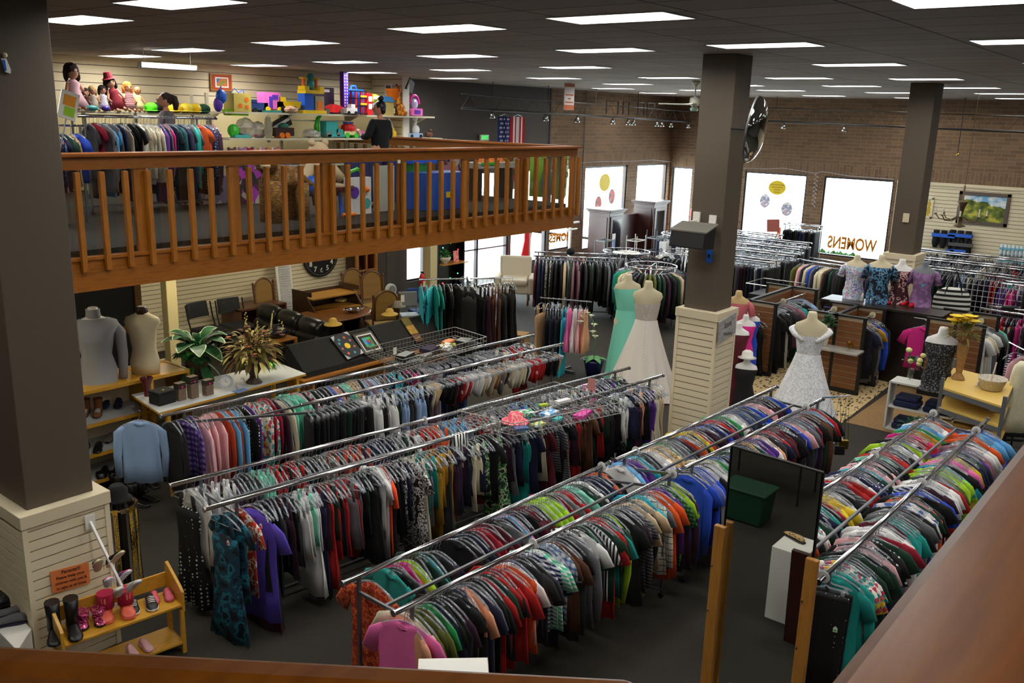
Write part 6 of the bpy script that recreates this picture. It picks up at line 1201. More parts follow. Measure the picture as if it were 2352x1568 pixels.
p = W(2150, 888, .86); t = tableform(2148, 890, 'white form in a black lace tank top with a floral neck clip on the bookcase', BT, FORMW, .86, -1.35, sleeve=False, k=1.3, hem=-.02, flare=.05); mb = MB(); blossoms(mb, [V3((0, -.05, .7))], .06, 0, 8); mb.w('neck_clip', CHROME, t)
p = V3((15.3, 3.75, .86)); t = T_('flower_vase', 'glass vase of round cream roses at the left end of the white bookcase', 'flowers', p); MB().lathe([(.045, 0), (.05, .02), (.045, .2), (.055, .22)], (0, 0, 0), 16, cap=False).w('vase', glass('jar_glass', (.96, .98, .98), .1), t, 1)
mb = MB(); rd = RD(4)
for k in range(9): c = V3((rd.uniform(-.12, .12), rd.uniform(-.16, .16), rd.uniform(.28, .55))); mb.ell(c, (.045, .045, .04), n=10, m=6, mi=1); mb.tube([(0, 0, .02), c*.6, c], .004, 4, 0)
mb.w('roses', [LEAF, mat('cream_rose', (226, 220, 150), .7)], t, 1); mb = MB(); bush(mb, (0, 0, .3), .14, 40, .1, .02, 2, 0); mb.w('foliage', [LEAF], t)
GRM = mat('grey_steel_frame', (120, 122, 126), .45, .5); YB = mat('yellow_shelf_board', (222, 186, 96), .5)
c = [W(2163, 890, 1.08), W(2305, 935, 1.08), W(2330, 880, 1.08), W(2190, 845, 1.08)]; cm = sum(c, V3())/4
t = T_('utility_cart', 'grey steel utility cart with yellow shelves, wicker basket and stone vase on top', 'cart', (cm.x, cm.y, 0))
for z in (.78, 1.08, .35): MB().prism([V3((p.x, p.y, z-.02)) for p in c], (0, 0, .03)).bd('shelf', YB, t); 
for z in (.72, 1.02):
    mb = MB()
    for i in range(4): a, b = c[i], c[(i+1) % 4]; mb.span((a.x, a.y, z), (b.x, b.y, z), .02, .07)
    mb.bd('apron', GRM, t)
for p in c: MB().box((p.x, p.y, .62), (.05, .05, 1.24)).bd('leg', GRM, t)
WICK = rmat('white_wicker', 'noise', [(176, 166, 150), (220, 212, 196)], 50, .8, False, bump=.8)
p = cm+(c[1]-c[0])*.22+V3((0, 0, 0)); p.z = 1.1; t = T_('wicker_basket', 'round white wicker basket with a wooden handle on the cart top', 'basket', p); MB().lathe([(.15, 0), (.2, .16), (.21, .17), (.19, .16), (.14, .02)], (0, 0, 0), 28, sx=1.15).w('basket', WICK, t, 1); MB().span((-.05, .02, .02), (.1, .0, .4), .02, .012).w('handle', mat('pale_handle', (190, 170, 150), .6), t)
p = cm-(c[1]-c[0])*.34; p.z = 1.1; STN = rmat('tan_stone_vase', 'noise', [(140, 100, 52), (166, 124, 70)], 12, .7, False)
t = T_('tall_vase', 'tall tan stone vase of yellow blooms and dried grasses on the cart', 'flowers', p); MB().lathe([(.1, 0), (.09, .04), (.045, .1), (.06, .2), (.085, .5), (.09, .56), (.07, .56)], (0, 0, 0), 8).w('vase', STN, t)
mb = MB(); rd = RD(9); bush(mb, (.05, 0, .75), .2, 130, .16, .014, 7, [0, 0, 2], .9, .3, -.5)
for k in range(10): a = k*.63; mb.tube([(0, 0, .5), (.1*cos(a), .1*sin(a), .7), (.3*cos(a), .3*sin(a), .72+.03*(k % 4))], .003, 4, 0)
blossoms(mb, [V3((.0, .14, .95)), V3((.03, .1, .9)), V3((.0, -.04, .98)), V3((.03, -.08, .9)), V3((0, .03, .93)), V3((-.02, .18, .88))], .14, 1, 11); mb.ell((-.05, -.02, .66), (.09, .07, .07), mi=3); mb.w('bouquet', [mat('dry_grass', (110, 110, 44), .8), mat('yellow_silk_petal', (236, 206, 40), .7), DRYL, mat('brown_pod', (120, 66, 36), .8)], t)
PAS = [mat('pastel_yellow', (226, 210, 110), .7), mat('pastel_pink', (220, 140, 150), .7), mat('pastel_lilac', (180, 160, 210), .7), mat('pastel_white', (226, 220, 204), .7)]
p = cm-(c[1]-c[0])*.28; p.z = .8; t = T_('easter_basket', 'yellow woven basket with pastel squares on the lower cart shelf', 'basket', p); MB().lathe([(.11, 0), (.13, .13), (.12, .13)], (0, 0, 0), 20).w('basket', mat('pale_straw', (206, 186, 110), .8), t, 1); MB().box((.0, -.0, .2), (.02, .02, .3)).w('handle', mat('pale_handle', (190, 170, 150), .6), t)
for k in range(8): a = k*PI/4; MB().box((.125*cos(a), .125*sin(a), .07), (.02, .05, .05), a).w('square_patch', PAS[(k % 3)], t)
p = cm; t = T_('plush_bunny', 'white plush bunny with round ears on the lower cart shelf', 'soft toy', (p.x, p.y, .8)); MB().ell((0, 0, .1), (.09, .09, .1)).ell((0, 0, .23), .07).ell((-.05, 0, .31), (.035, .025, .05)).ell((.06, 0, .3), (.035, .025, .05)).w('body', PAS[3], t, 1); MB().ell((0, -.065, .22), .012).w('nose', mat('plush_nose', (190, 110, 90), .6), t)
p = cm+(c[1]-c[0])*.2; t = T_('plush_toy', 'lilac and white plush toy lying beside the bunny', 'soft toy', (p.x, p.y, .8)); MB().ell((0, 0, .06), (.12, .07, .06)).ell((.05, 0, .15), (.05, .05, .06)).w('body', PAS[2], t, 1); MB().tube([(.05, 0, .16), (.08, 0, .26)], .015, 6).w('ear', PAS[3], t)
p = cm+(c[1]-c[0])*.38; t = T_('plush_toy', 'yellow plush toy in a white tray at the end of the lower cart shelf', 'soft toy', (p.x, p.y, .8)); MB().ell((0, 0, .09), (.09, .08, .08)).ell((.06, 0, .14), .05).w('body', mat('plush_yellow', (230, 220, 60), .8), t, 1); MB().box((0, 0, .02), (.24, .2, .04)).w('tray', WHITE, t)
p = W(2085, 965, 0); t = T_('potted_fern', 'green fern on the carpet in front of the white bookcase', 'plant', (14.6, 3.4, 0)); mb = MB(); bush(mb, (0, 0, .25), .2, 120, .16, .02, 12, 0); mb.w('foliage', [LEAF], t); MB().lathe([(.1, 0), (.13, .2), (.11, .2)], (0, 0, 0), 16).w('pot', BLACK, t)
t = T_('long_dress', 'cream lace long dress with a black embroidered neck and black hem at the right edge', 'dress', (15.45, 2.15, 0), -.9)
mb = MB(); mb.loft([esec(z, rx, .1, 0, 32, fold=f) for z, rx, f in ((.28, .3, .12), (.6, .26, .1), (1.0, .2, .06), (1.25, .19, .03), (1.4, .16, 0), (1.46, .08, 0))]); mb.w('dress', rmat('cream_lace_dress', 'noise', [(206, 200, 166), (226, 220, 190)], 40, .8, False), t, 1); mb = MB(); mb.loft([esec(.28, .305, .105, 0, 32, fold=.12), esec(.34, .3, .102, 0, 32, fold=.12)], cap=False); mb.loft([esec(.2, .31, .11, 0, 32, fold=.12), esec(.24, .308, .108, 0, 32, fold=.12)], cap=False); mb.w('hem_band', BLACK, t); MB().prism([(-.04, -.11, 1.4), (.04, -.11, 1.4), (.03, -.11, 1.15), (0, -.11, 1.0), (-.03, -.11, 1.15)], (0, -.01, 0)).w('embroidery', BLACK, t); MB().cyl((0, 0, 0), (0, 0, 1.5), .014).cyl((0, 0, 0), (0, 0, .02), .14, n=16).w('stand', BLACKM, t)
hang('long-sleeved shirt', 'pale pink', (16.2, 2.3, 1.5), -.6, 'pale pink shirt behind the cream lace dress', var=0); hang('dress', 'navy-white striped', (16.35, 2.45, 1.5), -.6, 'blue and white striped dress behind the cream lace dress', var=0)
t = T_('hanging_rail', 'short bar holding the shirts behind the cream lace dress', 'rail', (16.3, 2.4, 1.5)); MB().cyl((15.9, 2.1, 1.5), (16.6, 2.6, 1.5), .012, n=8).bd('bar', CHROME, t); MB().cyl((16.6, 2.6, 0), (16.6, 2.6, 1.52), .015, n=8).bd('post', STEEL, t)
t = T_('grid_panel', 'white wire grid panel stand holding handbags behind the cart', 'grid panel', (18.9, 3.6, 0)); mb = MB(); gy0, gy1 = 3.0, 4.25
for k in range(13): y = gy0+(gy1-gy0)*k/12; mb.box((19.9, y, 1.15), (.008, .008, 1.7))
for k in range(16): mb.box((19.9, (gy0+gy1)/2, .3+k*.113), (.008, gy1-gy0, .008))
mb.bd('wire_grid', mat('white_wire', (206, 208, 210), .4, .3), t); [MB().box((19.9, g_, 1.0), (.025, .025, 2.0)).bd('post', BLACKM, t) for g_ in (gy0, gy1)]
t = T_('striped_handbag', 'black and white striped bowling handbag hanging on the grid panel', 'handbag', (19.75, 4.25, 1.3), -1.2); t.scale = (1.4,)*3; MB().loft([esec(z, rx, .07, 0, 24) for z, rx in ((0, .24), (.03, .26), (.2, .25), (.3, .2), (.34, .12))]).w('bag_body', stripe_mat('handbag_stripe', (20, 20, 22), (226, 224, 216), 14, 2), t, 1); 
for s in (-1, 1): MB().tube([(-.12, s*.05, .22), (-.08, s*.06, .42), (0, s*.06, .62), (.08, s*.06, .42), (.12, s*.05, .22)], .01, 6).w('handle', BLACK, t)
t = T_('patterned_tote', 'white tote bag with pink and orange flowers hanging by the grid panel', 'handbag', (19.6, 3.05, .9), -.6); MB().loft([esec(z, rx, .05, 0, 20) for z, rx in ((0, .2), (.02, .21), (.28, .22))]).w('bag_body', rmat('tote_flowers', 'vor', [(216, 210, 200), (200, 60, 110), (220, 120, 50), (120, 80, 150)], 16, pos=[0, .45, .62, .78]), t, 1); MB().tube([(-.12, 0, .28), (-.05, 0, .6), (.05, 0, .6), (.12, 0, .28)], .01, 6).w('handle', BLACK, t)
t = T_('leather_handbag', 'rust red leather handbag hanging low on the grid panel', 'handbag', (19.82, 4.15, .62), -1.57); MB().box((0, 0, .14), (.5, .12, .28), taper=.9).w('bag_body', mat('rust_leather', (140, 44, 18), .4), t, bevel=.03); MB().tube([(-.15, 0, .27), (0, 0, .42), (.15, 0, .27)], .01, 6).w('handle', mat('rust_leather', (140, 44, 18), .4), t)
t = T_('black_handbag', 'black leather shoulder bag hanging at the right of the grid panel', 'handbag', (19.8, 3.2, 1.3), -.9); MB().box((0, 0, .13), (.34, .1, .26), taper=.9).w('bag_body', LEATHER, t, bevel=.03); MB().tube([(-.15, 0, .25), (0, 0, .7), (.15, 0, .25)], .012, 6).w('strap', LEATHER, t)
def wallpic(name, label, y0, y1, z0, z1, fm, pm, fw=.08, cat='painting'):
    t = T_(name, label, cat, (XW-.06, (y0+y1)/2, z0)); x = XW-.06; mb = MB()
    mb.box((x, (y0+y1)/2, z0+fw/2), (.05, abs(y1-y0), fw)).box((x, (y0+y1)/2, z1-fw/2), (.05, abs(y1-y0), fw)).box((x, y0-(fw/2 if y0 > y1 else -fw/2), (z0+z1)/2), (.05, fw, z1-z0)).box((x, y1+(fw/2 if y0 > y1 else -fw/2), (z0+z1)/2), (.05, fw, z1-z0)); mb.bd('frame', fm, t, bevel=.01)
    MB().box((x+.01, (y0+y1)/2, (z0+z1)/2), (.02, abs(y1-y0)-fw, z1-z0-fw)).bd('canvas', pm, t); return t
def landscape():
    m = mat('hill_landscape', (120, 140, 60), .7); nt, b, N, L = _nodes(m); tc = N('ShaderNodeTexCoord'); sp = N('ShaderNodeSeparateXYZ'); L(tc.outputs['Generated'], sp.inputs[0])
    n = N('ShaderNodeTexNoise'); n.inputs['Scale'].default_value = 5; n.inputs['Detail'].default_value = 6; L(tc.outputs['Generated'], n.inputs['Vector'])
    r = N('ShaderNodeValToRGB'); L(n.outputs['Fac'], r.inputs[0]); e = r.color_ramp.elements; e[0].position = .35; e[0].color = rgb((60, 74, 24)); e[1].position = .65; e[1].color = rgb((190, 180, 70)); q = e.new(.5); q.color = rgb((110, 124, 44))
    r2 = N('ShaderNodeValToRGB'); L(n.outputs['Fac'], r2.inputs[0]); e = r2.color_ramp.elements; e[0].position = .4; e[0].color = rgb((110, 170, 210)); e[1].position = .6; e[1].color = rgb((226, 226, 220))
    ad = N('ShaderNodeMath'); ad.operation = 'MULTIPLY_ADD'; ad.inputs[1].default_value = .35; L(n.outputs['Fac'], ad.inputs[0]); L(sp.outputs[2], ad.inputs[2])
    s2 = N('ShaderNodeMath'); s2.operation = 'MULTIPLY_ADD'; s2.inputs[1].default_value = .35; L(sp.outputs[1], s2.inputs[0]); s2.use_clamp = False; L(ad.outputs[0], s2.inputs[2]); s2.inputs[1].default_value = -.3
    g = N('ShaderNodeMath'); g.operation = 'GREATER_THAN'; g.inputs[1].default_value = .72; L(s2.outputs[0], g.inputs[0]); mx = N('ShaderNodeMix'); mx.data_type = 'RGBA'; L(g.outputs[0], mx.inputs['Factor']); L(r.outputs[0], mx.inputs['A']); L(r2.outputs[0], mx.inputs['B']); L(mx.outputs['Result'], b.inputs['Base Color']); return m
a, b = onX(2205, 438, XW-.06), onX(2312, 522, XW-.06); wallpic('landscape_painting', 'large framed painting of green and gold hills on the right slatted wall', a.y, b.y, b.z, a.z, mat('pewter_frame', (96, 84, 74), .5), landscape(), .11)
a, b = onX(2118, 452, XW-.06), onX(2140, 502, XW-.06); wallpic('small_painting', 'narrow cream-framed yellow picture half hidden behind the far pillar', a.y+.1, b.y, b.z, a.z, mat('cream_frame', (216, 206, 170), .5), rmat('sunflower_print', 'noise', [(190, 160, 50), (230, 220, 180)], 6), .07)
c = V3((24.5, 5.55, 0)); zc = onX(2205, 505, 24.5).z; c = V3((24.5, onX(2205, 505, 24.5).y, zc)); t = T_('chandelier', 'brass candle chandelier hanging in front of the hill landscape painting', 'chandelier', c); t.scale = (1.25, 1.25, 1.05); BRZ = mat('aged_bronze', (92, 74, 52), .5, .6)
MB().cyl((0, 0, .3), (0, 0, CZ-zc), .006, n=6).w('chain', BRZ, t); MB().lathe([(.01, -.18), (.12, -.15), (.1, -.13), (.04, -.1), (.05, 0), (.03, .12), (.06, .3), (.1, .42), (.09, .44), (.015, .46), (.02, .8)], (0, 0, 0), 16).w('stem', BRZ, t, 1)
for k in range(8):
    a = k*PI/4+.2; d = V3((cos(a), sin(a), 0)); arm = MB().tube([d*.04+V3((0, 0, .08)), d*.2+V3((0, 0, -.02)), d*.38+V3((0, 0, 0)), d*.46+V3((0, 0, .12))], .012, 6).lathe([(.012, .1), (.04, .13)], d*.46, 10); ao = arm.w('arm', BRZ, t, 1); MB().cyl(d*.46+V3((0, 0, .13)), d*.46+V3((0, 0, .25)), .014, n=8).w('candle', mat('ivory_candle', (216, 210, 180), .6), ao)
SCK = mat('black_sock', (14, 14, 18), .95); SBL = mat('sock_band_blue', (40, 100, 210), .6)
for i, (px, py, n, lb) in enumerate(((2167, 547, 3, 'bundle of black socks with a blue band, left bunch on the right wall'), (2205, 547, 3, 'bundle of black socks with a blue band, right bunch on the right wall'), (2205, 568, 3, 'bundle of black socks with grey band, under the right bunch'), (2182, 583, 1, 'single pair of black socks with a blue band, lowest left'), (2200, 583, 2, 'small bundle of black socks, lowest right'))):
    p = onX(px, py, XW-.145); t = T_('sock_bundle', lb, 'socks', p); t.scale = (1.5,)*3; 
    for k in range(n): mb = MB().loft([[(.05*sin(q), (k-(n-1)/2)*.15+.06*cos(q)*s_, z) for q in [2*PI*j/10 for j in range(10)]] for z, s_ in ((.16, 1), (0, 1.1), (-.1, 1.2), (-.2, .7))]); mb.w('sock', SCK, t, 1)
    MB().box((0, 0, .06), (.12, n*.15, .07)).w('band', SBL if i != 2 else STEEL, t)
YRN = mat('white_sock', (200, 212, 216), .9); YBD = mat('sock_band_aqua', (110, 180, 200), .6)
for r_ in range(2):
    for k in range(7):
        p = onX(2300+k*9 if r_ == 0 else 2295+k*9, 572+r_*28+k*.8, XW-.12); t = T_('sock_bundle', 'white socks with an aqua band, %s of the %s row at the right edge' % (ORD(k+1), ('upper', 'lower')[r_]), 'socks', p, 0, 'white sock bundles on the right wall'); MB().loft([[(.04*sin(q), .05*cos(q)*s_, z) for q in [2*PI*j/8 for j in range(8)]] for z, s_ in ((.15, .9), (0, 1), (-.12, 1.2), (-.2, .8))]).w('sock', YRN, t, 1); MB().box((0, 0, .03), (.085, .1, .06)).w('band', YBD, t)
t = tableform(1688, 720, 'dress form in a dusty pink T-shirt half hidden behind the middle pillar', G['dusty rose'], mat('tan_form', (190, 160, 110), .7), 1.0); _q = W(1688, 775, 1.0); t.location = _q
q = T_('pedestal', 'tan pedestal under the dusty pink T-shirt form', 'pedestal', (_q.x, _q.y, 0)); MB().cyl((0, 0, 0), (0, 0, 1.0), .1, n=20).w('column', mat('tan_form', (190, 160, 110), .7), q)
def standform(p, label, gm, z0, fm=FORMW, length=-.5, rz=-1.2, **k):
    t = T_('dress_form', label, 'dress form', (p[0], p[1], 0), rz); b = MB(); form_body(b, z0); stand(b, z0); b.w('form', fm, t, 1); g = MB(); garment_on_form(g, z0, .6, length, **k); g.w('garment', gm, t, 1); return t
standform(W(1680, 940, 0), 'dress form in a long dark maroon dress beside the middle pillar', G['maroon'], .8, length=-.7, flare=.08, fold=.05)
standform(W(1697, 905, 0), 'dress form in a hot pink top beside the middle pillar', G['hot pink'], .75, length=-.05)
standform(W(1708, 890, 0), 'dress form in a royal blue top behind the hot pink one', G['royal blue'], .75, length=-.3)
_h = W(1704, 950, 0); standform(_h, 'short black dress form with a white cap standing by the rug', G['black'], .25, length=-.1)
t = T_('sun_hat', 'white cap resting on the short black dress form', 'hat', (_h.x, _h.y, 1.02)); MB().lathe([(.16, 0), (.1, .02), (.09, .1), (.05, .13)], (0, 0, 0), 20).w('hat', WHITE, t, 1)
# ================================================================ upstairs: toys, clothes, people
SHB = mat('ivory_shelf_metal', (206, 200, 176), .5)
SY_ = 15.75
def pY(px, py, Y=SY_): return onY(px, py, Y)
zA, zB = pY(520, 256).z, pY(750, 317, 15.75).z
xa, xb, xm = pY(515, 256).x, pY(997, 262).x, pY(1008, 312).x
t = T_('toy_shelving', 'ivory metal shop shelving packed with toys against the pegboard', 'shelves', (xa, SY_, MZ))
MB().box(((xa+xb)/2, SY_+.25, zA-.02), (xb-xa, .55, .035)).bd('shelf', SHB, t); MB().box(((xa+xm)/2, SY_+.2, zB-.02), (xm-xa, .65, .035)).bd('shelf', SHB, t); MB().box(((xa+xm)/2, SY_+.2, MZ+.45), (xm-xa, .7, .035)).bd('shelf', SHB, t)
MB().box(((pY(690, 275).x+pY(830, 275).x)/2, SY_+.5, (zA+zB)/2+.1), (pY(830, 275).x-pY(690, 275).x, .3, .03)).bd('shelf', SHB, t)
for px in (513, 680, 830, 985): x = pY(px, 300).x; MB().box((x, SY_+.52, (MZ+zA+.35)/2), (.06, .05, zA+.35-MZ)).bd('upright', SHB, t); MB().prism([(x-.015, SY_+.5, zA-.04), (x-.015, SY_+.1, zA-.04), (x-.015, SY_+.5, zA-.2)], (.03, 0, 0)).bd('bracket', SHB, t)
zD = pY(300, 257).z; x0, x1 = pY(185, 256).x, pY(487, 263).x
t = T_('doll_shelf', 'ivory metal shelf of dolls and hats above the upstairs clothes rack', 'shelves', (x0, SY_, MZ)); MB().box(((x0-1.5+x1)/2, SY_+.3, zD-.02), (x1-x0+1.5, .5, .035)).bd('shelf', SHB, t)
for x in (x0+.3, (x0+x1)/2, x1-.1): MB().box((x, SY_+.52, (MZ+zD+.35)/2), (.05, .05, zD+.35-MZ)).bd('upright', SHB, t)
def C_(name, c, **k): return mat('toy_'+name, c, k.get('r', .4))
TR, TY, TB, TG, TP, TO, TV, TT, TW, TK = C_('red', (206, 30, 30)), C_('yellow', (236, 200, 20)), C_('blue', (24, 90, 200)), C_('green', (60, 190, 50)), C_('pink', (228, 110, 190)), C_('orange', (236, 120, 20)), C_('purple', (90, 50, 170)), C_('teal', (50, 160, 160)), C_('white', (220, 220, 220)), C_('black', (20, 20, 24))
def toy(name, label, px, z, parts, cat='toy', Y=SY_+.15, rz=0, group=None, s=1.18):
    """z: shelf level; parts: (name, mesh builder in local metres, material)"""
    x = pY(px, 250 if z > zB+.05 else 300, Y).x; t = T_(name, label, cat, (x, Y, z), rz, group); t.scale = (s, s, s)
    for nm, mb, m in parts: mb.w(nm, m, t, smooth=False)
    return t
def M_(): return MB()
def doll(px, label, hair, dress, z=None, h=.34, Y=SY_+.15, hat=None, skin=(206, 150, 120), lean=0, rz=0, long=False):
    x = pY(px, 240, Y).x; t = T_('doll', label, 'doll', (x, Y, zD), rz); t.rotation_euler = (0, lean, rz); sk = mat('doll_skin_%d' % skin[0], skin, .5)
    b = MB(); b.ell((0, 0, h*.82), (h*.13, h*.125, h*.155), n=14, m=10); b.ell((0, -h*.125, h*.8), h*.018, n=6, m=4); b.lathe([(h*.05, h*.6), (h*.045, h*.7)], (0, 0, 0), 10); b.ell((0, 0, h*.5), (h*.13, h*.09, h*.16)); 
    for s in (-1, 1): b.tube([(s*h*.12, 0, h*.6), (s*h*.22, -h*.05, h*.42), (s*h*.2, -h*.16, h*.32)], [h*.04, h*.035, h*.03], 8); b.tube([(s*h*.07, 0, h*.38), (s*h*.1, -h*.12, h*.1), (s*h*.1, -h*.25, h*.03)], [h*.06, h*.05, h*.045], 8)
    b.w('body', sk, t, 1)
    for s in (-1, 1): MB().ell((s*h*.05, -h*.118, h*.835), (h*.018, h*.012, h*.02), n=8, m=6).w('eye', BLACK, t)
    MB().lathe([(h*(.34 if long else .26), h*.08), (h*.22, h*.3), (h*.13, h*.45), (h*.16, h*.58), (h*.07, h*.66)], (0, 0, 0), 18, sy=.75, fold=.12, nf=9).w('dress', dress, t, 1)
    if hair is not None:
        hb = MB(); hb.ell((0, h*.03, h*.87), (h*.165, h*.15, h*.15), n=14, m=8); 
        for s in (-1, 1): hb.ell((s*h*.14, h*.03, h*.76), (h*.06, h*.07, h*.14), n=10, m=6)
        hb.rough(h*.012); hb.w('hair', hair, t)
    if hat is not None: MB().lathe([(h*.2, h*.93), (h*.13, h*.96), (h*.1, h*1.12), (h*.02, h*1.14)], (0, 0, 0), 12).w('hat', hat, t)
    return t
HB, HBR, HBL = mat('doll_hair_dark', (38, 22, 20), .8), mat('doll_hair_brown', (74, 44, 26), .8), mat('doll_hair_blond', (190, 160, 100), .8)
doll(172, 'tall brown-haired doll in a pale pink dress at the left end of the doll shelf', HB, mat('doll_pink_dress', (226, 180, 190), .8), h=.78, long=True, rz=.2)
doll(200, 'small dark-haired doll in a brown dress beside the tall pink doll', HB, mat('doll_brown_dress', (86, 52, 36), .8), h=.38)
doll(215, 'small blond doll in a cream and brown dress, third on the shelf', HBL, mat('doll_cream_dress', (190, 176, 160), .8), h=.42)
doll(238, 'dark-haired doll in a white dress with a purple bow', HB, mat('doll_white_dress', (214, 212, 222), .8), h=.44)
doll(262, 'faceless cream rag doll slumped before the red velvet doll', None, mat('doll_beige_dress', (180, 160, 130), .8), h=.38, skin=(196, 176, 146))
doll(272, 'doll in a crimson velvet outfit and crimson hat leaning on the shelf', HB, mat('doll_crimson_dress', (130, 20, 40), .8), h=.62, hat=mat('doll_crimson_dress', (130, 20, 40), .8), lean=-.25)
doll(296, 'orange-haired doll in a red and white striped outfit', mat('doll_hair_orange', (206, 120, 40), .8), stripe_mat('doll_striped', (210, 190, 190), (150, 40, 50), 30, 2), h=.52)
doll(318, 'bald baby doll in a pale yellow outfit', None, mat('doll_yellow_dress', (220, 206, 150), .8), h=.46, skin=(190, 130, 84))
def hat(px, m, label, s=1, name='cap'):
    x = pY(px, 240, SY_+.15).x; t = T_(name, label, 'hat', (x, SY_+.15, zD), -.5); t.scale = (s,)*3; MB().ell((0, 0, .08), (.13, .12, .1), n=16, m=8).w('crown', m, t, 1); MB().loft([esec(.03, .12, .1, -.12), esec(.045, .11, .09, -.12)]).w('brim', m, t)
hat(347, mat('hat_lime', (90, 220, 20), .7), 'bright lime green hat left of the woman\'s head'); hat(360, BLACK, 'black hat touching the lime green hat'); hat(402, TY, 'yellow hat just right of the woman\'s head'); hat(427, mat('hat_yellow_lilac', (230, 206, 60), .7), 'yellow and lilac knitted hat in the middle of the right-hand hats', 1.05); hat(447, TY, 'yellow hat with a black ear beside the lilac one'); hat(467, mat('hat_dark_green', (12, 80, 60), .7), 'dark green baseball cap at the right end of the doll shelf')
t = T_('baby_toy', 'teal and yellow plush toy among the small dolls', 'soft toy', (pY(211, 250).x, SY_+.02, zD)); MB().ell((0, 0, .05), (.13, .06, .05)).w('body', TT, t, 1)
t = T_('soft_toy', 'purple plush toy at the feet of the white-dressed doll', 'soft toy', (pY(243, 250).x, SY_+.0, zD)); MB().ell((0, 0, .05), (.08, .06, .05)).w('body', TV, t, 1)
z = zA
toy('activity_cube', 'wooden activity cube with shape holes at the left end of the toy shelf', 546, z, [('cube', M_().box((0, 0, .15), (.34, .3, .3)), mat('toy_wood', (200, 180, 90), .5)), ('shapes', M_().cyl((-.05, -.155, .1), (-.05, -.15, .1), .04).cyl((.08, -.155, .2), (.08, -.15, .2), .04).box((.08, -.152, .08), (.06, .01, .06)), TO), ('wire_beads', M_().tube([(-.12, 0, .3), (-.05, 0, .38), (.03, 0, .31), (.12, 0, .36), (.14, 0, .3)], .008), TB)])
toy('toy_truck', 'dark blue toy truck bed behind the pink camper', 589, z, [('bed', M_().box((0, 0, .1), (.34, .2, .12)).box((-.1, 0, .18), (.1, .2, .06)), mat('toy_navy', (30, 50, 110), .5)), ('wheels', M_().cyl((-.1, -.11, .04), (-.1, .11, .04), .04).cyl((.1, -.11, .04), (.1, .11, .04), .04), TK)])
toy('toy_camper', 'pink plastic doll camper van on the toy shelf', 618, z, [('body', M_().box((0, 0, .2), (.34, .2, .28)).box((.17, 0, .12), (.14, .2, .14)), TP), ('window', M_().box((.06, -.102, .26), (.12, .01, .08)), TV), ('door', M_().box((-.03, -.102, .17), (.07, .01, .2)), TV), ('wheels', M_().cyl((-.1, -.12, .05), (-.1, .12, .05), .05).cyl((.15, -.12, .05), (.15, .12, .05), .05), TY)])
toy('toy_tray', 'aqua plastic toy tray under the pink camper', 614, z, [('tray', M_().box((0, -.13, .02), (.34, .1, .035)), TT)], Y=SY_+.02)
toy('toy_dump_truck', 'yellow plastic dump truck beside the pink camper', 655, z, [('cab', M_().box((-.12, 0, .17), (.14, .2, .2)), TY), ('bed', M_().box((.08, 0, .14), (.34, .2, .12), taper=1.15), TY), ('wheels', M_().cyl((-.12, -.12, .06), (-.12, .12, .06), .06).cyl((.12, -.12, .06), (.12, .12, .06), .06), TK)])
toy('doll_parts_bag', 'clear bag of beige doll pieces on the toy shelf', 668, z, [('bag', M_().ell((0, 0, .06), (.14, .07, .06)).rough(.012), mat('doll_bits', (196, 160, 130), .5))], Y=SY_)
toy('toy_castle', 'big yellow and blue toy castle with orange towers', 715, z, [('base', M_().box((0, 0, .03), (.5, .26, .06)), TY), ('walls', M_().box((-.12, 0, .2), (.2, .2, .3)), TB), ('tower', M_().box((.12, 0, .18), (.2, .2, .26)), mat('toy_stone', (150, 140, 110), .6)), ('battlements', M_().box((0, 0, .38), (.42, .24, .06)).box((-.16, 0, .44), (.1, .2, .08)).box((.18, 0, .44), (.1, .2, .08)), TY), ('turrets', M_().cyl((-.16, 0, .46), (-.16, 0, .6), .035).cyl((.12, 0, .46), (.12, 0, .6), .035), TO), ('turret_caps', M_().cyl((-.16, 0, .6), (-.16, 0, .63), .08).cyl((.12, 0, .6), (.12, 0, .63), .08), TY), ('figure', M_().ell((0, 0, .52), (.08, .06, .1)).ell((0, 0, .65), .06), TT), ('door', M_().box((.12, -.102, .14), (.1, .01, .16)), TO)])
toy('toy_box_game', 'dark boxed game with white lettering behind the toy castle', 757, z, [('box', M_().box((0, .25, .24), (.6, .06, .48)), mat('toy_game_box', (50, 36, 60), .5)), ('label', M_().box((.06, .218, .42), (.26, .004, .05)), TW)])
toy('toy_sports_car', 'red toy sports car with silver wheels on the toy shelf', 760, z, [('body', M_().loft([[(x, y, zz) for y, zz in ((-.1*w, .03), (.1*w, .03), (.1*w, h), (-.1*w, h))] for x, w, h in ((-.26, .7, .08), (-.2, 1, .11), (-.06, 1, .14), (.04, .8, .18), (.14, .85, .16), (.24, 1, .12), (.27, .8, .1))]), TR), ('wheels', M_().cyl((-.16, -.115, .05), (-.16, .115, .05), .05).cyl((.18, -.115, .05), (.18, .115, .05), .05), mat('toy_silver', (190, 190, 190), .3, 1))])
toy('toy_tower', 'tall narrow purple lattice toy tower standing on the top toy shelf', 791, z, [('column', M_().box((0, 0, .42), (.11, .11, .84)), TV), ('lattice_dots', (lambda m: [m.box((sx*.028, -.057, .1+.055*k), (.02, .004, .025)) for k in range(14) for sx in (-1, 1)] and m)(M_()), TW), ('cap', M_().box((0, 0, .87), (.14, .14, .05)), TW)])
toy('toy_playset', 'white and grey toy vehicle at the foot of the purple tower', 803, z, [('body', M_().box((0, 0, .07), (.26, .14, .1)).box((.04, 0, .15), (.1, .12, .08)), TW), ('wheels', M_().cyl((-.08, -.08, .03), (-.08, .08, .03), .035).cyl((.09, -.08, .03), (.09, .08, .03), .035), TK)], Y=SY_-.02)
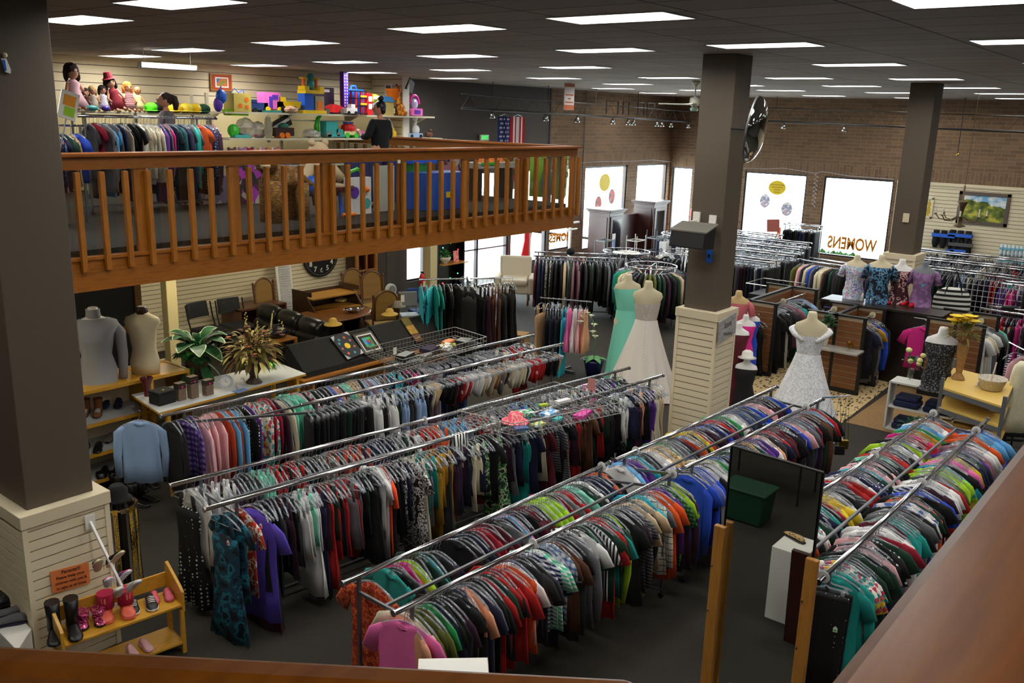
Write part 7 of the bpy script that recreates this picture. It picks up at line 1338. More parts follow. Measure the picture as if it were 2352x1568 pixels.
toy('toy_backpack', 'bright blue plastic carry case behind the red toy garage', 822, z, [('case', M_().box((0, .12, .24), (.38, .16, .46)), TB), ('handle', M_().tube([(-.08, .12, .46), (-.05, .12, .53), (.05, .12, .53), (.08, .12, .46)], .02), TB)])
toy('toy_garage', 'red multi-storey toy garage with black and yellow ramps', 823, z, [('posts', (lambda m: [m.box((x, y, .22), (.03, .03, .44)) for x in (-.13, 0, .14) for y in (-.08, .06)] and m)(M_()), TR), ('floors', M_().box((0, 0, .02), (.3, .2, .02)).box((0, 0, .16), (.3, .2, .02)).box((0, 0, .3), (.3, .2, .02)).box((0, 0, .43), (.3, .2, .02)), TK), ('ramps', M_().box((.05, -.1, .2), (.16, .01, .03)).box((.05, -.1, .34), (.16, .01, .03)), TY)], Y=SY_+.02)
toy('toy_elevator', 'red and white toy elevator tower beside the garage', 846, z, [('tower', M_().box((0, 0, .2), (.12, .12, .4)), TR), ('windows', M_().box((0, -.062, .3), (.09, .004, .1)).box((0, -.062, .16), (.09, .004, .1)), TW)])
toy('plush_owl', 'yellow and green plush owl with big eyes above the bun-haired woman', 860, z, [('body', M_().ell((0, 0, .14), (.11, .09, .14)), mat('plush_blue', (90, 160, 190), .9)), ('head', M_().ell((0, 0, .3), (.13, .1, .1)), mat('plush_lime', (190, 200, 40), .9)), ('eyes', M_().ell((-.05, -.08, .32), .045).ell((.05, -.08, .32), .045), TW)], cat='soft toy')
toy('toy_airport', 'blue roofed toy building beside the plush owl', 884, z, [('roof', M_().prism([(-.18, -.1, .26), (.18, -.1, .26), (.1, -.1, .36), (-.1, -.1, .36)], (0, .2, 0)), mat('toy_skyblue', (50, 130, 190), .5)), ('walls', M_().box((0, 0, .13), (.32, .18, .26)), mat('toy_sand', (180, 160, 90), .6))])
toy('toy_case', 'small black and silver toy case behind the woman in black', 898, z, [('case', M_().box((0, 0, .09), (.16, .12, .18)), TK), ('panel', M_().box((0, -.062, .09), (.1, .004, .1)), TW)])
toy('plush_giraffe', 'orange and brown plush giraffe sitting on the toy shelf', 917, z, [('body', M_().ell((.02, 0, .12), (.12, .1, .13)).tube([(0, 0, .2), (-.02, 0, .38), (-.03, 0, .46)], [.06, .045, .05]).ell((-.05, -.02, .5), (.08, .05, .055)).ell((.05, -.1, .05), .06), rmat('giraffe_spots', 'vor', [(216, 150, 30), (170, 90, 20)], 26)), ('horns', M_().cyl((-.05, 0, .53), (-.05, 0, .58), .01).cyl((0, 0, .53), (0, 0, .58), .01), TO)], cat='soft toy')
toy('toy_net', 'orange plastic basketball net toy behind the giraffe', 912, z, [('hoop', M_().lathe([(.1, .3), (.17, .5), (.16, .52)], (0, .1, 0), 20, cap=False), TO), ('post', M_().cyl((0, .1, 0), (0, .1, .32), .02), TO)])
toy('toy_vanity', 'pink and purple toy vanity with a round clear mirror', 951, z, [('base', M_().box((0, 0, .08), (.3, .2, .14)), TP), ('arch', M_().tube([(.13*cos(a*PI/10), 0, .24+.17*sin(a*PI/10)) for a in range(11)]+[], .03, 8), mat('toy_magenta', (206, 40, 150), .4)), ('globe', M_().ell((0, 0, .24), (.1, .06, .11)), mat('toy_lilac_glass', (170, 170, 200), .1)), ('drawer', M_().box((0, -.1, .08), (.16, .02, .08)), TV)])
z = zB
toy('green_toy_bin', 'lime green toy bin hanging under the top shelf at left', 544, z, [('bin', M_().box((0, 0, .42), (.34, .2, .1), taper=1.2), mat('toy_lime', (150, 220, 30), .5))])
toy('green_ball_toy', 'green and teal toy in a clear bag at the left of the middle shelf', 536, z, [('ball', M_().ell((0, 0, .12), (.1, .1, .11)), TG), ('tray', M_().box((.12, -.02, .03), (.3, .16, .05)), TT)])
toy('clear_toy_bag', 'big clear bag of pastel toys on the middle shelf', 565, z, [('bag', M_().ell((0, 0, .16), (.2, .12, .17)).rough(.02), mat('clear_bag', (190, 186, 180), .15, alpha=.55)), ('contents', M_().ell((0, 0, .09), (.16, .09, .08)).rough(.02), rmat('toy_mix', 'vor', [(200, 60, 120), (60, 170, 170), (230, 200, 60), (120, 60, 140)], 14))])
toy('toy_bag', 'second clear bag of purple and green toys on the middle shelf', 593, z, [('bag', M_().ell((0, 0, .13), (.16, .12, .14)).rough(.02), mat('clear_bag', (190, 186, 180), .15, alpha=.55)), ('contents', M_().ell((0, 0, .08), (.13, .09, .07)).rough(.02), rmat('toy_mix', 'vor', [(200, 60, 120), (60, 170, 170), (230, 200, 60), (120, 60, 140)], 14))])
toy('hanging_bag', 'crinkled clear plastic bag hanging over the shelf edge', 615, z, [('bag', M_().ell((0, -.02, .16), (.08, .05, .22)).rough(.015), mat('crinkled_plastic', (170, 164, 140), .12, alpha=.7))], Y=SY_-.05)
toy('keyboard_toy', 'black toy keyboard leaning across the middle shelf', 650, z, [('body', M_().box((0, .1, .22), (.5, .06, .2), ry=-.45), TK), ('keys', M_().box((0, .065, .24), (.44, .01, .05), ry=-.45), TW)])
toy('toy_wagon', 'dark wooden toy with orange wheels on the middle shelf', 648, z, [('body', M_().box((0, 0, .11), (.4, .16, .14)), mat('toy_darkbrown', (50, 26, 22), .5)), ('wheels', M_().cyl((-.07, -.1, .05), (-.07, .1, .05), .05).cyl((.05, -.1, .05), (.05, .1, .05), .05), TO)], Y=SY_-.0)
toy('green_pot_toy', 'small teal pot on top of the dark wooden toy', 650, z+.19, [('pot', M_().lathe([(.08, 0), (.1, .06), (.03, .1)], (0, 0, 0), 14), mat('toy_deepteal', (60, 130, 110), .5))])
toy('crumpled_bag', 'clear bag with brown and teal pieces in the middle of the middle shelf', 715, z, [('bag', M_().ell((0, 0, .07), (.2, .1, .08)).rough(.02), mat('clear_bag', (190, 186, 180), .15, alpha=.55)), ('contents', M_().ell((0, 0, .05), (.15, .08, .05)).rough(.02), rmat('toy_mix_b', 'vor', [(80, 40, 34), (60, 170, 190), (220, 150, 60)], 14))])
toy('green_dragon', 'lime green curved toy rising behind the teal bus', 742, z, [('body', M_().tube([(-.05, .1, 0), (-.07, .1, .2), (-.03, .1, .35), (.06, .1, .43)], [.05, .05, .04, .02], 8), TG)])
toy('teal_toy_bus', 'teal toy jeep with grey wheels on the middle shelf', 760, z, [('body', M_().box((-.04, 0, .18), (.28, .18, .24)).box((.14, 0, .1), (.16, .18, .12)).box((.06, 0, .04), (.44, .2, .04)), TT), ('wheels', M_().cyl((-.12, -.1, .07), (-.12, .1, .07), .06).cyl((.1, -.1, .07), (.1, .1, .07), .04), mat('toy_grey', (110, 120, 120), .5))])
toy('toy_turtle', 'red and yellow pull-along turtle toy on the middle shelf', 800, z, [('shell', M_().ell((0, 0, .18), (.16, .12, .1)), TR), ('body', M_().box((0, 0, .09), (.34, .18, .07)), mat('toy_cream', (220, 210, 160), .5)), ('wheels', M_().cyl((-.1, -.1, .05), (-.1, .1, .05), .05).cyl((.12, -.1, .05), (.12, .1, .05), .05), TG), ('lid', M_().box((0, 0, .28), (.16, .12, .03)), TB)])
toy('toy_books', 'small stack of pink and blue toy books beside the turtle', 822, z, [('stack', M_().box((0, 0, .04), (.2, .15, .08)), TB), ('top_book', M_().box((0, 0, .11), (.18, .15, .05)), TP)])
toy('wrapped_basket', 'cellophane-wrapped gift basket on the middle shelf behind the woman in black', 885, z, [('basket', M_().lathe([(.12, 0), (.15, .1)], (0, 0, 0), 14), mat('toy_tan', (170, 120, 70), .8)), ('cellophane', M_().ell((0, 0, .22), (.17, .13, .2)).rough(.02), mat('clear_bag', (190, 186, 180), .15, alpha=.55)), ('plush', M_().ell((0, 0, .18), (.1, .08, .1)), mat('toy_peach', (196, 140, 110), .9))], Y=SY_+.1)
toy('plush_mouse', 'small yellow plush toy beside the gift basket', 903, z, [('body', M_().ell((0, 0, .08), (.08, .06, .08)).ell((-.03, 0, .17), .05), TY)], cat='soft toy')
toy('toy_unicorn', 'white and blue toy figure with a white head on the middle shelf', 950, z, [('base', M_().box((0, 0, .05), (.4, .14, .08)), mat('toy_paleblue', (150, 180, 220), .5)), ('body', M_().ell((.06, 0, .16), (.1, .06, .1)).tube([(.02, 0, .2), (.06, 0, .34)], .04).ell((.04, 0, .4), (.07, .05, .07)), TW), ('wheels', M_().cyl((-.12, -.08, .03), (-.12, .08, .03), .04).cyl((.14, -.08, .03), (.14, .08, .03), .04), TK)])
toy('brown_toy', 'small brown toy at the right end of the middle shelf', 985, z, [('body', M_().ell((0, 0, .06), (.1, .06, .06)).ell((.05, 0, .14), .04), mat('toy_brown', (90, 54, 40), .8))])
for px, m, w, lb in ((508, TB, .12, 'dark blue toy hanging at the left end of the toy shelving'), (501, TV, .1, 'small purple bag hanging under the dark blue toy')):
    p = pY(px, 222 if m is TB else 240, SY_); t = T_('hanging_toy', lb, 'toy', p); MB().ell((0, 0, 0), (w, .06, .14)).tube([(-.04, 0, .1), (0, 0, .2), (.04, 0, .1)], .01, 5).w('toy_body', m, t)
z = MZ+.47; rd = RD(6)
for i, (px, m, lb) in enumerate(((532, C_('brownplush', (110, 80, 70)), 'brown'), (556, C_('lilacplush', (190, 140, 200)), 'lilac'), (572, C_('cherry', (170, 40, 80)), 'cherry red'), (590, C_('creamplush', (210, 204, 200)), 'cream'), (606, C_('pinkplush', (220, 140, 190)), 'bright pink'), (618, TW, 'white'), (634, C_('peachplush', (220, 150, 130)), 'peach'))):
    x = pY(px, 330).x; t = T_('plush_toy', '%s plush toy on the lowest shelf just above the handrail' % lb, 'soft toy', (x, SY_, z)); MB().ell((0, 0, .12), (.11, .09, .13)).ell((0, -.02, .27), (.09, .08, .08)).w('body', m, t, 1)
    for s in (-1, 1): MB().ell((s*.07, 0, .34), .035).w('ear', m, t, 1)
for i, (px, m, w, lb) in enumerate(((652, TB, .2, 'blue plastic bin on the lowest toy shelf'), (672, mat('toy_darkblue', (30, 50, 90), .5), .2, 'dark blue bag on the lowest toy shelf'), (695, TO, .16, 'orange and green ball on the lowest toy shelf'), (725, TP, .26, 'pink plastic basket on the lowest toy shelf'), (742, mat('plush_darkgreen', (24, 90, 40), .7), .08, 'dark green tube toy on the lowest toy shelf'), (785, TK, .8, 'long black boxed toy on the lowest toy shelf'))):
    x = pY(px, 330).x; t = T_('toy_bin' if i != 2 else 'toy_ball', lb, 'toy', (x, SY_, z))
    if i == 2: MB().ell((0, 0, .13), .14, n=16, m=10).w('ball', m, t, 1)
    else: MB().box((0, 0, .13), (w, .2, .26 if i < 5 else .22), taper=1.1).w('bin', m, t, bevel=.01)
a, b = pY(483, 168, 16.86), pY(534, 210, 16.86); t = T_('framed_print', 'small landscape print in a red mat and oak frame on the upstairs wall', 'picture', ((a.x+b.x)/2, 16.88, (a.z+b.z)/2)); w_, h_ = b.x-a.x, a.z-b.z
MB().box((0, 0, 0), (w_, .04, h_)).w('frame', OAK, t); MB().box((0, -.022, 0), (w_-.06, .01, h_-.06)).w('red_mat', mat('terracotta_mat', (170, 70, 40), .8), t); MB().box((0, -.03, 0), (w_*.62, .008, h_*.6)).w('white_mat', WHITE, t); MB().box((0, -.036, 0), (w_*.5, .006, h_*.45)).w('print', rmat('tiny_landscape', 'noise', [(80, 110, 160), (190, 110, 60), (110, 140, 50)], 7), t)
a = pY(386, 155, 13.5); t = T_('hanging_tube_light', 'unlit white two-tube light hanging above the doll shelf', 'light', a); MB().box((0, 0, .03), (.95, .12, .05)).w('housing', WHITE, t)
for s in (-1, 1): MB().cyl((-.48, s*.05, -.01), (.46, s*.05, -.01), .02, n=10).w('tube', mat('tube_white', (226, 228, 232), .3), t); MB().cyl((s*.4, 0, .05), (s*.4, 0, CZ-a.z), .004, n=5).w('wire', STEEL, t)
a = onX(892, 213, JX-.03); t = T_('paper_notice', 'white paper notice on the upstairs return wall', 'notice', a); MB().box((0, 0, 0), (.006, .26, .42)).w('sheet', WHITE, t); MB().box((-.005, 0, .12), (.004, .16, .1)).w('print_block', STEEL, t)
a = onY(933, 194, 16.0); t = T_('ceiling_speaker', 'black speaker tilted down from the ceiling at the end of the return wall', 'speaker', a); MB().box((0, 0, 0), (.42, .3, .3), rz=.4, rx=.3, ry=.35, taper=.75).w('cabinet', BLACK, t, bevel=.02); MB().tube([(0, 0, .1), (-.05, 0, .3), (0, 0, CZ-a.z)], .012, 6).w('bracket', BLACKM, t)
ra, rb = onY(255, 264, 13.4), onY(480, 271, 13.4); r0 = onY(120, 262, 13.4)
zt1 = rb.z; rack_up = h_rack((ra.x-.6, 13.2), (rb.x, 13.2), (ra.x-.6, 13.6), (rb.x, 13.6), zt1, 'upstairs chrome double rack of children\'s clothes with a white fur coat')
_r = rack_up
for ch in _r.children:
    if ch.name.startswith(('end_frame', 'casters', 'base_bar')):
        for v in ch.data.vertices:
            if v.co.z < 1.0: v.co.z += MZ
    if ch.name.startswith('upper_bar'): pass
fill((onY(200, 264, 13.2).x, 13.2), (rb.x, 13.2), zt1, 'upstairs clothes rack', ['charcoal', 'crimson', 'grey', 'black', 'sky blue', 'magenta', 'ivory', 'ivory', 'black', 'charcoal', 'grey', 'white fur', 'white fur', 'white fur', 'white fur', 'purple', 'grey', 'hot pink', 'dark teal', 'dark teal', 'black', 'red', 'grey', 'teal', 'teal', 'orange', 'navy dotted', 'black', 'navy', 'red gingham'], ['coat', 'short-sleeved top', 'long-sleeved shirt'], .06, .02, .03, dark=.2, end='left')
fill((onY(200, 264, 13.6).x, 13.6), (rb.x, 13.6), zt1, 'upstairs rack back rail', ['black', 'navy', 'purple', 'grey', 'dark green'], ['dress', 'coat'], .11, .02, .03, dark=.3, end='left')
q0, q1 = onY(130, 288, 12.4), onY(192, 289, 12.4); t = T_('hanging_rail', 'low upstairs bar of patterned children\'s clothes beside the nearest pillar', 'rail', (q0.x, 12.4, q0.z)); MB().cyl((q0.x-.8, 12.4, q0.z), (q1.x, 12.4, q0.z), .014, n=8).bd('bar', CHROME, t); [MB().box((g_, 12.4, (q0.z+MZ)/2), (.03, .03, q0.z-MZ)).bd('post', STEEL, t) for g_ in (q1.x-.05, q0.x-.7)]
fill((q0.x-.4, 12.4), (q1.x, 12.4), q0.z, 'low upstairs bar', ['purple', 'navy floral', 'navy floral', 'navy floral', 'leopard print', 'monochrome print', 'royal blue'], ['short-sleeved top', 'dress'], .07, .02, .03, end='left')
a = onY(157, 242, 12.1); t = T_('colourful_sign', 'tilted white sign with an orange and green picture beside the nearest pillar', 'sign', a); t.rotation_euler = (-.1, .32, 0); MB().box((0, 0, 0), (.24, .02, .36)).w('board', WHITE, t); MB().box((.0, -.012, .06), (.16, .006, .14)).w('orange_print', mat('print_orange', (230, 150, 20), .6), t); MB().box((.02, -.012, -.08), (.14, .006, .12)).w('green_print', mat('print_green', (150, 200, 20), .6), t); MB().cyl((0, 0, -.18), (0, 0, -.9), .01).w('stem', STEEL, t)
def floor_toy(name, label, px, Y, parts, cat='toy', rz=0, smooth=False):
    x = onY(px, 470, Y).x; t = T_(name, label, cat, (x, Y, MZ), rz)
    for nm, mb, m in parts: mb.w(nm, m, t, smooth=smooth)
    return t
PL = mat('beige_plush', (186, 164, 130), .95); TIG = rmat('tiger_plush', 'noise', [(150, 104, 40), (90, 60, 26), (160, 116, 50)], 12, .9, stretch=(1, 1, 5))
floor_toy('plush_tiger', 'large tan striped plush tiger standing behind the balcony glass', 650, 10.9, [('body', MB().ell((0, 0, .62), (.34, .2, .2)).ell((-.3, -.05, .86), (.17, .16, .16)).tube([(-.2, -.12, .6), (-.22, -.12, 0)], [.1, .085], 12).tube([(-.2, .12, .6), (-.22, .12, 0)], [.1, .085], 12).tube([(.25, -.12, .55), (.28, -.12, 0)], [.11, .085], 12).tube([(.25, .12, .55), (.28, .12, 0)], [.11, .085], 12).tube([(.34, 0, .66), (.55, 0, .5), (.6, 0, .2)], .04, 8), TIG), ('ears', MB().ell((-.4, 0, 1.01), .05).ell((-.22, 0, 1.03), .05), TIG), ('muzzle', MB().ell((-.38, -.14, .82), (.08, .07, .06)), mat('cream_plush', (206, 190, 150), .9))], cat='soft toy', smooth=1)
floor_toy('plush_bear', 'huge beige plush bear in a blue vest sitting on a play table behind the glass', 735, 11.2, [('body', MB().ell((0, 0, .8), (.3, .26, .36)).ell((0, 0, 1.25), (.22, .2, .2)).tube([(-.25, -.05, .95), (-.5, -.2, .78), (-.6, -.25, .7)], [.11, .1, .1], 12).tube([(.25, -.05, .95), (.42, -.2, .7)], [.11, .1], 12).tube([(-.15, -.1, .55), (-.35, -.4, .5)], [.14, .12], 12).tube([(.15, -.1, .55), (.3, -.4, .5)], [.14, .12], 12), PL), ('vest', MB().ell((-.45, -.28, .62), (.2, .16, .2)), TB), ('ears', MB().ell((-.17, 0, 1.43), .07).ell((.17, 0, 1.43), .07), PL), ('eyes', MB().ell((-.07, -.19, 1.3), .02).ell((.07, -.19, 1.3), .02), BLACK)], cat='soft toy', smooth=1).scale = (.78, .78, .78)
floor_toy('play_table', 'round maroon play table with yellow legs under the plush bear', 740, 11.2, [('top', MB().cyl((0, 0, .42), (0, 0, .47), .5, n=28), mat('maroon_plastic', (80, 26, 24), .4)), ('legs', MB().cyl((-.3, -.3, 0), (-.25, -.25, .42), .03).cyl((.42, -.25, 0), (.3, -.2, .42), .03), TY), ('blue_leg', MB().cyl((.1, -.35, 0), (.1, -.3, .42), .03), TB)])
floor_toy('activity_playset', 'white toy activity playset with round holes behind the glass', 822, 10.9, [('panel', MB().box((0, 0, .3), (.5, .08, .58)), TW), ('purple_hole', MB().cyl((-.1, -.05, .36), (-.1, -.04, .36), .09, n=20), TV), ('green_handle', MB().tube([(-.2, 0, .56), (-.15, 0, .68), (0, 0, .72), (.1, 0, .66)], .03), TG), ('orange_knob', MB().ell((.14, -.06, .4), .05), TO), ('teal_dial', MB().cyl((.15, -.05, .18), (.15, -.04, .18), .08, n=20), TT), ('orange_foot', MB().cyl((-.4, -.1, .03), (-.15, -.1, .03), .03), TO)])
floor_toy('toy_headboard', 'rounded grey-white plastic toy panel beside the activity playset', 882, 11.0, [('panel', MB().box((0, 0, .38), (.42, .06, .74)), mat('plastic_greywhite', (170, 172, 160), .4)), ('bolts', MB().cyl((.1, -.035, .55), (.1, -.03, .55), .015).cyl((.1, -.035, .2), (.1, -.03, .2), .015), TK)])
floor_toy('tall_blue_bin', 'tall dark blue plastic bin behind the white toy panel', 858, 12.3, [('bin', MB().box((0, 0, .42), (.7, .6, .84), taper=1.15), mat('deep_blue_plastic', (20, 60, 130), .4))])
floor_toy('green_drawer_toy', 'bright green plastic storage box behind the balcony glass', 950, 11.2, [('box', MB().box((0, 0, .38), (.42, .4, .76)), mat('kelly_green', (20, 130, 50), .4)), ('seam', MB().box((0, -.205, .36), (.42, .01, .02)), TK), ('blue_lid', MB().box((.05, 0, .79), (.6, .45, .06)), TB)])
floor_toy('blue_toy_chest', 'big blue plastic toy chest with a small badge behind the glass', 1005, 10.8, [('chest', MB().box((0, 0, .32), (1.0, .5, .62)), mat('royal_blue_plastic', (24, 80, 170), .35)), ('badge', MB().box((0, -.255, .26), (.1, .01, .1)), TY)])
floor_toy('sand_table', 'white toy water table with orange cones behind the glass', 1120, 11.5, [('top', MB().box((0, 0, .66), (1.1, .5, .1)), mat('plastic_greywhite', (170, 172, 160), .4)), ('legs', MB().box((-.45, 0, .3), (.08, .4, .6)).box((.45, 0, .3), (.08, .4, .6)), TK), ('cones', MB().cyl((-.2, 0, .7), (-.2, 0, .9), .08, .02).cyl((.1, 0, .7), (.1, 0, .9), .08, .02).cyl((.35, 0, .7), (.35, 0, .88), .08, .02), TO), ('green_rim', MB().box((-.3, -.26, .7), (.4, .02, .05)), TG)])
floor_toy('lime_toy_box', 'lime green tall toy box near the right end of the balcony', 1238, 11.2, [('box', MB().box((0, 0, .5), (.3, .3, .98)), mat('toy_lime', (150, 220, 30), .5))])
floor_toy('teal_toy_bag', 'teal plush lump beside the lime toy box', 1255, 11.0, [('bag', MB().ell((0, 0, .3), (.16, .14, .32)), mat('toy_deepteal', (60, 130, 110), .5))])
floor_toy('giraffe_float', 'yellow-green inflatable toy with brown rings at the balcony corner', 1285, 10.5, [('float', MB().loft([esec(zz, rx, .08, 0, 20) for zz, rx in ((.02, .1), (.1, .19), (.5, .23), (.85, .22), (.95, .14))]), mat('float_yellowgreen', (176, 190, 20), .3)), ('rings', (lambda m: [m.tube([(x+.055*cos(a*PI/6), -.085, zz+.055*sin(a*PI/6)) for a in range(12)], .01, 5, closed=True) for x, zz in ((-.1, .75), (.1, .75), (-.1, .5), (.08, .5), (0, .28), (-.08, .2))] and m)(MB()), mat('float_brown', (150, 100, 20), .5))])
for i, (px, Y, w, h, c_, lb) in enumerate(((1040, 12.6, .6, .75, (90, 60, 70), 'shelf of mixed toys beyond the blue toy chest'), (590, 13.4, .5, .8, (90, 30, 90), 'purple and magenta toy stroller far behind the glass'), (1170, 13.0, .3, .8, (180, 30, 70), 'hot pink toy beyond the water table'), (470, 13.8, .8, .5, (60, 60, 70), 'row of black strollers under the upstairs rack'))):
    floor_toy('toy_pile', lb, px, Y, [('bin', MB().box((0, 0, h/2), (w, .4, h)).rough(.02, i), rmat('toy_pile_%d' % i, 'vor', [c_, tuple(min(255, q*2) for q in c_), (40, 40, 50), (190, 180, 170)], 7))])
# ---- the two women
def person(label, loc, rz, hairm, topm, botm, pose='stand', glasses=False, bun=False, head_turn=0, h=1.66, arms=None):
    k = h/1.66; t = T_('person', label, 'person', loc, rz); SK = mat('warm_skin', (190, 132, 104), .55)
    J = {'pel': (0, 0, .92), 'waist': (0, .0, 1.05), 'chest': (0, .0, 1.25), 'neck': (0, .01, 1.40), 'head0': (0, 0, 1.47)}
    arms = arms or {-1: ((-.27, -.02, 1.12), (-.24, -.2, .98), (-.2, -.3, 1.0)), 1: ((.27, -.02, 1.12), (.24, -.2, .98), (.2, -.3, 1.0))}
    V = []; E_ = []; R_ = []
    def add(p, r, parent=None): V.append(V3(p)*k); R_.append(r*k); (E_.append((parent, len(V)-1)) if parent is not None else None); return len(V)-1
    pel = add(J['pel'], .145); wa = add(J['waist'], .118, pel); ch = add(J['chest'], .135, wa); nk = add(J['neck'], .055, ch); add(J['head0'], .052, nk)
    hands = []
    for s in (-1, 1):
        hp = add((s*.09, 0, .84), .1, pel); kn = add((s*.1, -.01, .48), .062, hp); an = add((s*.1, .01, .09), .042, kn); add((s*.1, -.15, .04), .035, an)
        sh = add((s*.165, .01, 1.34), .062, ch); el = add(arms[s][0], .043, sh); wr = add(arms[s][1], .028, el); pm = add(arms[s][2], .032, wr)
        d = (V3(arms[s][2])-V3(arms[s][1])).normalized(); sd = d.cross(V3((0, 0, 1))).normalized()
        for f in range(4): b_ = V3(arms[s][2])+sd*(f-1.5)*.02; f1 = add(b_+d*.045, .011, pm); add(b_+d*(.075+.01*(f in (1, 2)))-V3((0, 0, .02)), .009, f1)
        th = add(V3(arms[s][2])-d*.02-sd*s*.045, .012, pm); add(V3(arms[s][2])+d*.02-sd*s*.06, .01, th)
    def skin(name, V, E_, R_, sub=1):
        me = bpy.data.meshes.new(name); me.from_pydata(V, E_, []); ob = bpy.data.objects.new(name, me); COL.objects.link(ob); m = ob.modifiers.new('skin', 'SKIN'); m.use_smooth_shade = True
        for i, r in enumerate(R_): me.skin_vertices[0].data[i].radius = (r, r)
        me.skin_vertices[0].data[0].use_root = True; s_ = ob.modifiers.new('sub', 'SUBSURF'); s_.levels = sub; s_.render_levels = sub
        dg = bpy.context.evaluated_depsgraph_get(); out = bpy.data.meshes.new_from_object(ob.evaluated_get(dg)); bpy.data.objects.remove(ob); return out
    bm_ = skin('b', V, E_, R_); H = MB(); hc = V3((0, -.012, 1.56))*k; RT = MR(head_turn, 3, 'Z')
    H.V = [tuple(v.co) for v in bm_.vertices]; H.F = [tuple(p.vertices) for p in bm_.polygons]; H.MI = [0]*len(H.F)
    def hv(x, y, z): return hc+RT @ (V3((x, y, z))*k)
    H.ell(hc, (.075*k, .092*k, .11*k), RT, 20, 14); H.ell(hv(0, -.03, -.055), (.052*k, .058*k, .05*k), RT, 16, 10); H.ell(hv(0, -.098, -.012), (.013*k, .018*k, .024*k), RT, 10, 8); H.ell(hv(0, -.088, -.055), (.022*k, .01*k, .007*k), RT, 10, 6)
    for s in (-1, 1): H.ell(hv(s*.078, .005, -.005), (.01*k, .02*k, .03*k), RT, 10, 8)
    o = H.w('body', SK, t, 1); rm = o.modifiers.new('remesh', 'REMESH'); rm.mode = 'VOXEL'; rm.voxel_size = .0085; rm.use_smooth_shade = True
    for s in (-1, 1): e = MB().ell(hv(s*.03, -.086, .012), (.013*k, .008*k, .009*k), RT, 10, 8).w('eye', WHITE, t, 1); MB().ell(hv(s*.03, -.094, .012), (.006*k,)*3, RT, 8, 6).w('iris', mat('dark_iris', (40, 24, 16), .2), e)
    hb = MB(); secs = []
    hb.ell(hv(0, .022, .03), (.087*k, .092*k, .098*k), RT, 20, 12)
    if bun: hb.ell(hv(0, .05, -.02), (.08*k, .06*k, .07*k), RT, 16, 10); hb.ell(hv(0, .03, .155), (.045*k, .045*k, .042*k), RT, 14, 8)
    else: hb.ell(hv(0, .08, .02), (.06*k, .06*k, .09*k), RT, 14, 10); hb.tube([hv(0, .1, .06), hv(0, .16, .04), hv(0, .18, -.05), hv(0, .17, -.15)], [.04*k, .05*k, .055*k, .03*k], 12)
    hb.rough(.0035); hb.w('hair', hairm, t, 1)
    # clothes follow the same skeleton
    cv = []; ce = []; cr = []
    def ad(p, r, parent=None): cv.append(V3(p)*k); cr.append(r*k); (ce.append((parent, len(cv)-1)) if parent is not None else None); return len(cv)-1
    a0 = ad((0, 0, .86), .168); a1 = ad(J['waist'], .142, a0); a2 = ad(J['chest'], .155, a1); a3 = ad((0, .01, 1.385), .075, a2)
    for s in (-1, 1): s1 = ad((s*.17, .01, 1.34), .076, a2); s2 = ad(arms[s][0], .06, s1); ad(V3(arms[s][0]).lerp(V3(arms[s][1]), .85), .045, s2)
    m = skin('sweater', cv, ce, cr, 2); m.materials.clear(); m.materials.append(topm); ob = bpy.data.objects.new('sweater', m); COL.objects.link(ob); ob.parent = t
    cv, ce, cr = [], [], []; b0 = ad((0, 0, .95), .155)
    for s in (-1, 1): l1 = ad((s*.09, 0, .82), .112, b0); l2 = ad((s*.1, -.01, .48), .078, l1); ad((s*.1, .01, .12), .06, l2)
    m = skin('trousers', cv, ce, cr, 2); m.materials.clear(); m.materials.append(botm); ob = bpy.data.objects.new('trousers', m); COL.objects.link(ob); ob.parent = t
    for s in (-1, 1): mb = MB(); shoe(mb, (s*.1*k, .07, 0), -PI/2, L_=.25); mb.w('shoe', [BLKS, BLACK], t, 1)
    if glasses:
        g = MB()
        for s in (-1, 1): g.tube([hv(s*.034+.024*cos(q), -.103, .01+.018*sin(q)) for q in [2*PI*j/14 for j in range(14)]], .0028, 5, closed=True); g.tube([hv(s*.058, -.1, .014), hv(s*.082, -.02, .014), hv(s*.084, .02, .005)], .0026, 5)
        g.tube([hv(-.01, -.103, .014), hv(.01, -.103, .014)], .003, 5); g.w('glasses', BLACK, t)
    return t
w1 = onY(380, 250, 14.7); person('woman with brown ponytail and glasses, in profile behind the upstairs clothes rack', (w1.x, 14.7, MZ), -PI/2-.25, mat('brown_hair', (46, 28, 22), .6), mat('grey_top_cloth', (90, 84, 88), .9), mat('dark_jeans', (26, 30, 44), .9), glasses=True, h=1.8)
w2 = onY(872, 250, 11.5); person('woman with a black bun and black sweater, back turned, browsing the upstairs toys', (w2.x, 11.5, MZ), PI+.1, mat('black_hair', (14, 12, 14), .45), mat('black_sweater', (13, 13, 18), .95), mat('blue_jeans_dark', (30, 50, 96), .9), bun=True, head_turn=.75, h=1.76, arms={-1: ((-.27, -.02, 1.12), (-.22, -.2, 1.1), (-.18, -.3, 1.16)), 1: ((.27, -.02, 1.12), (.2, -.22, 1.12), (.14, -.32, 1.2))})
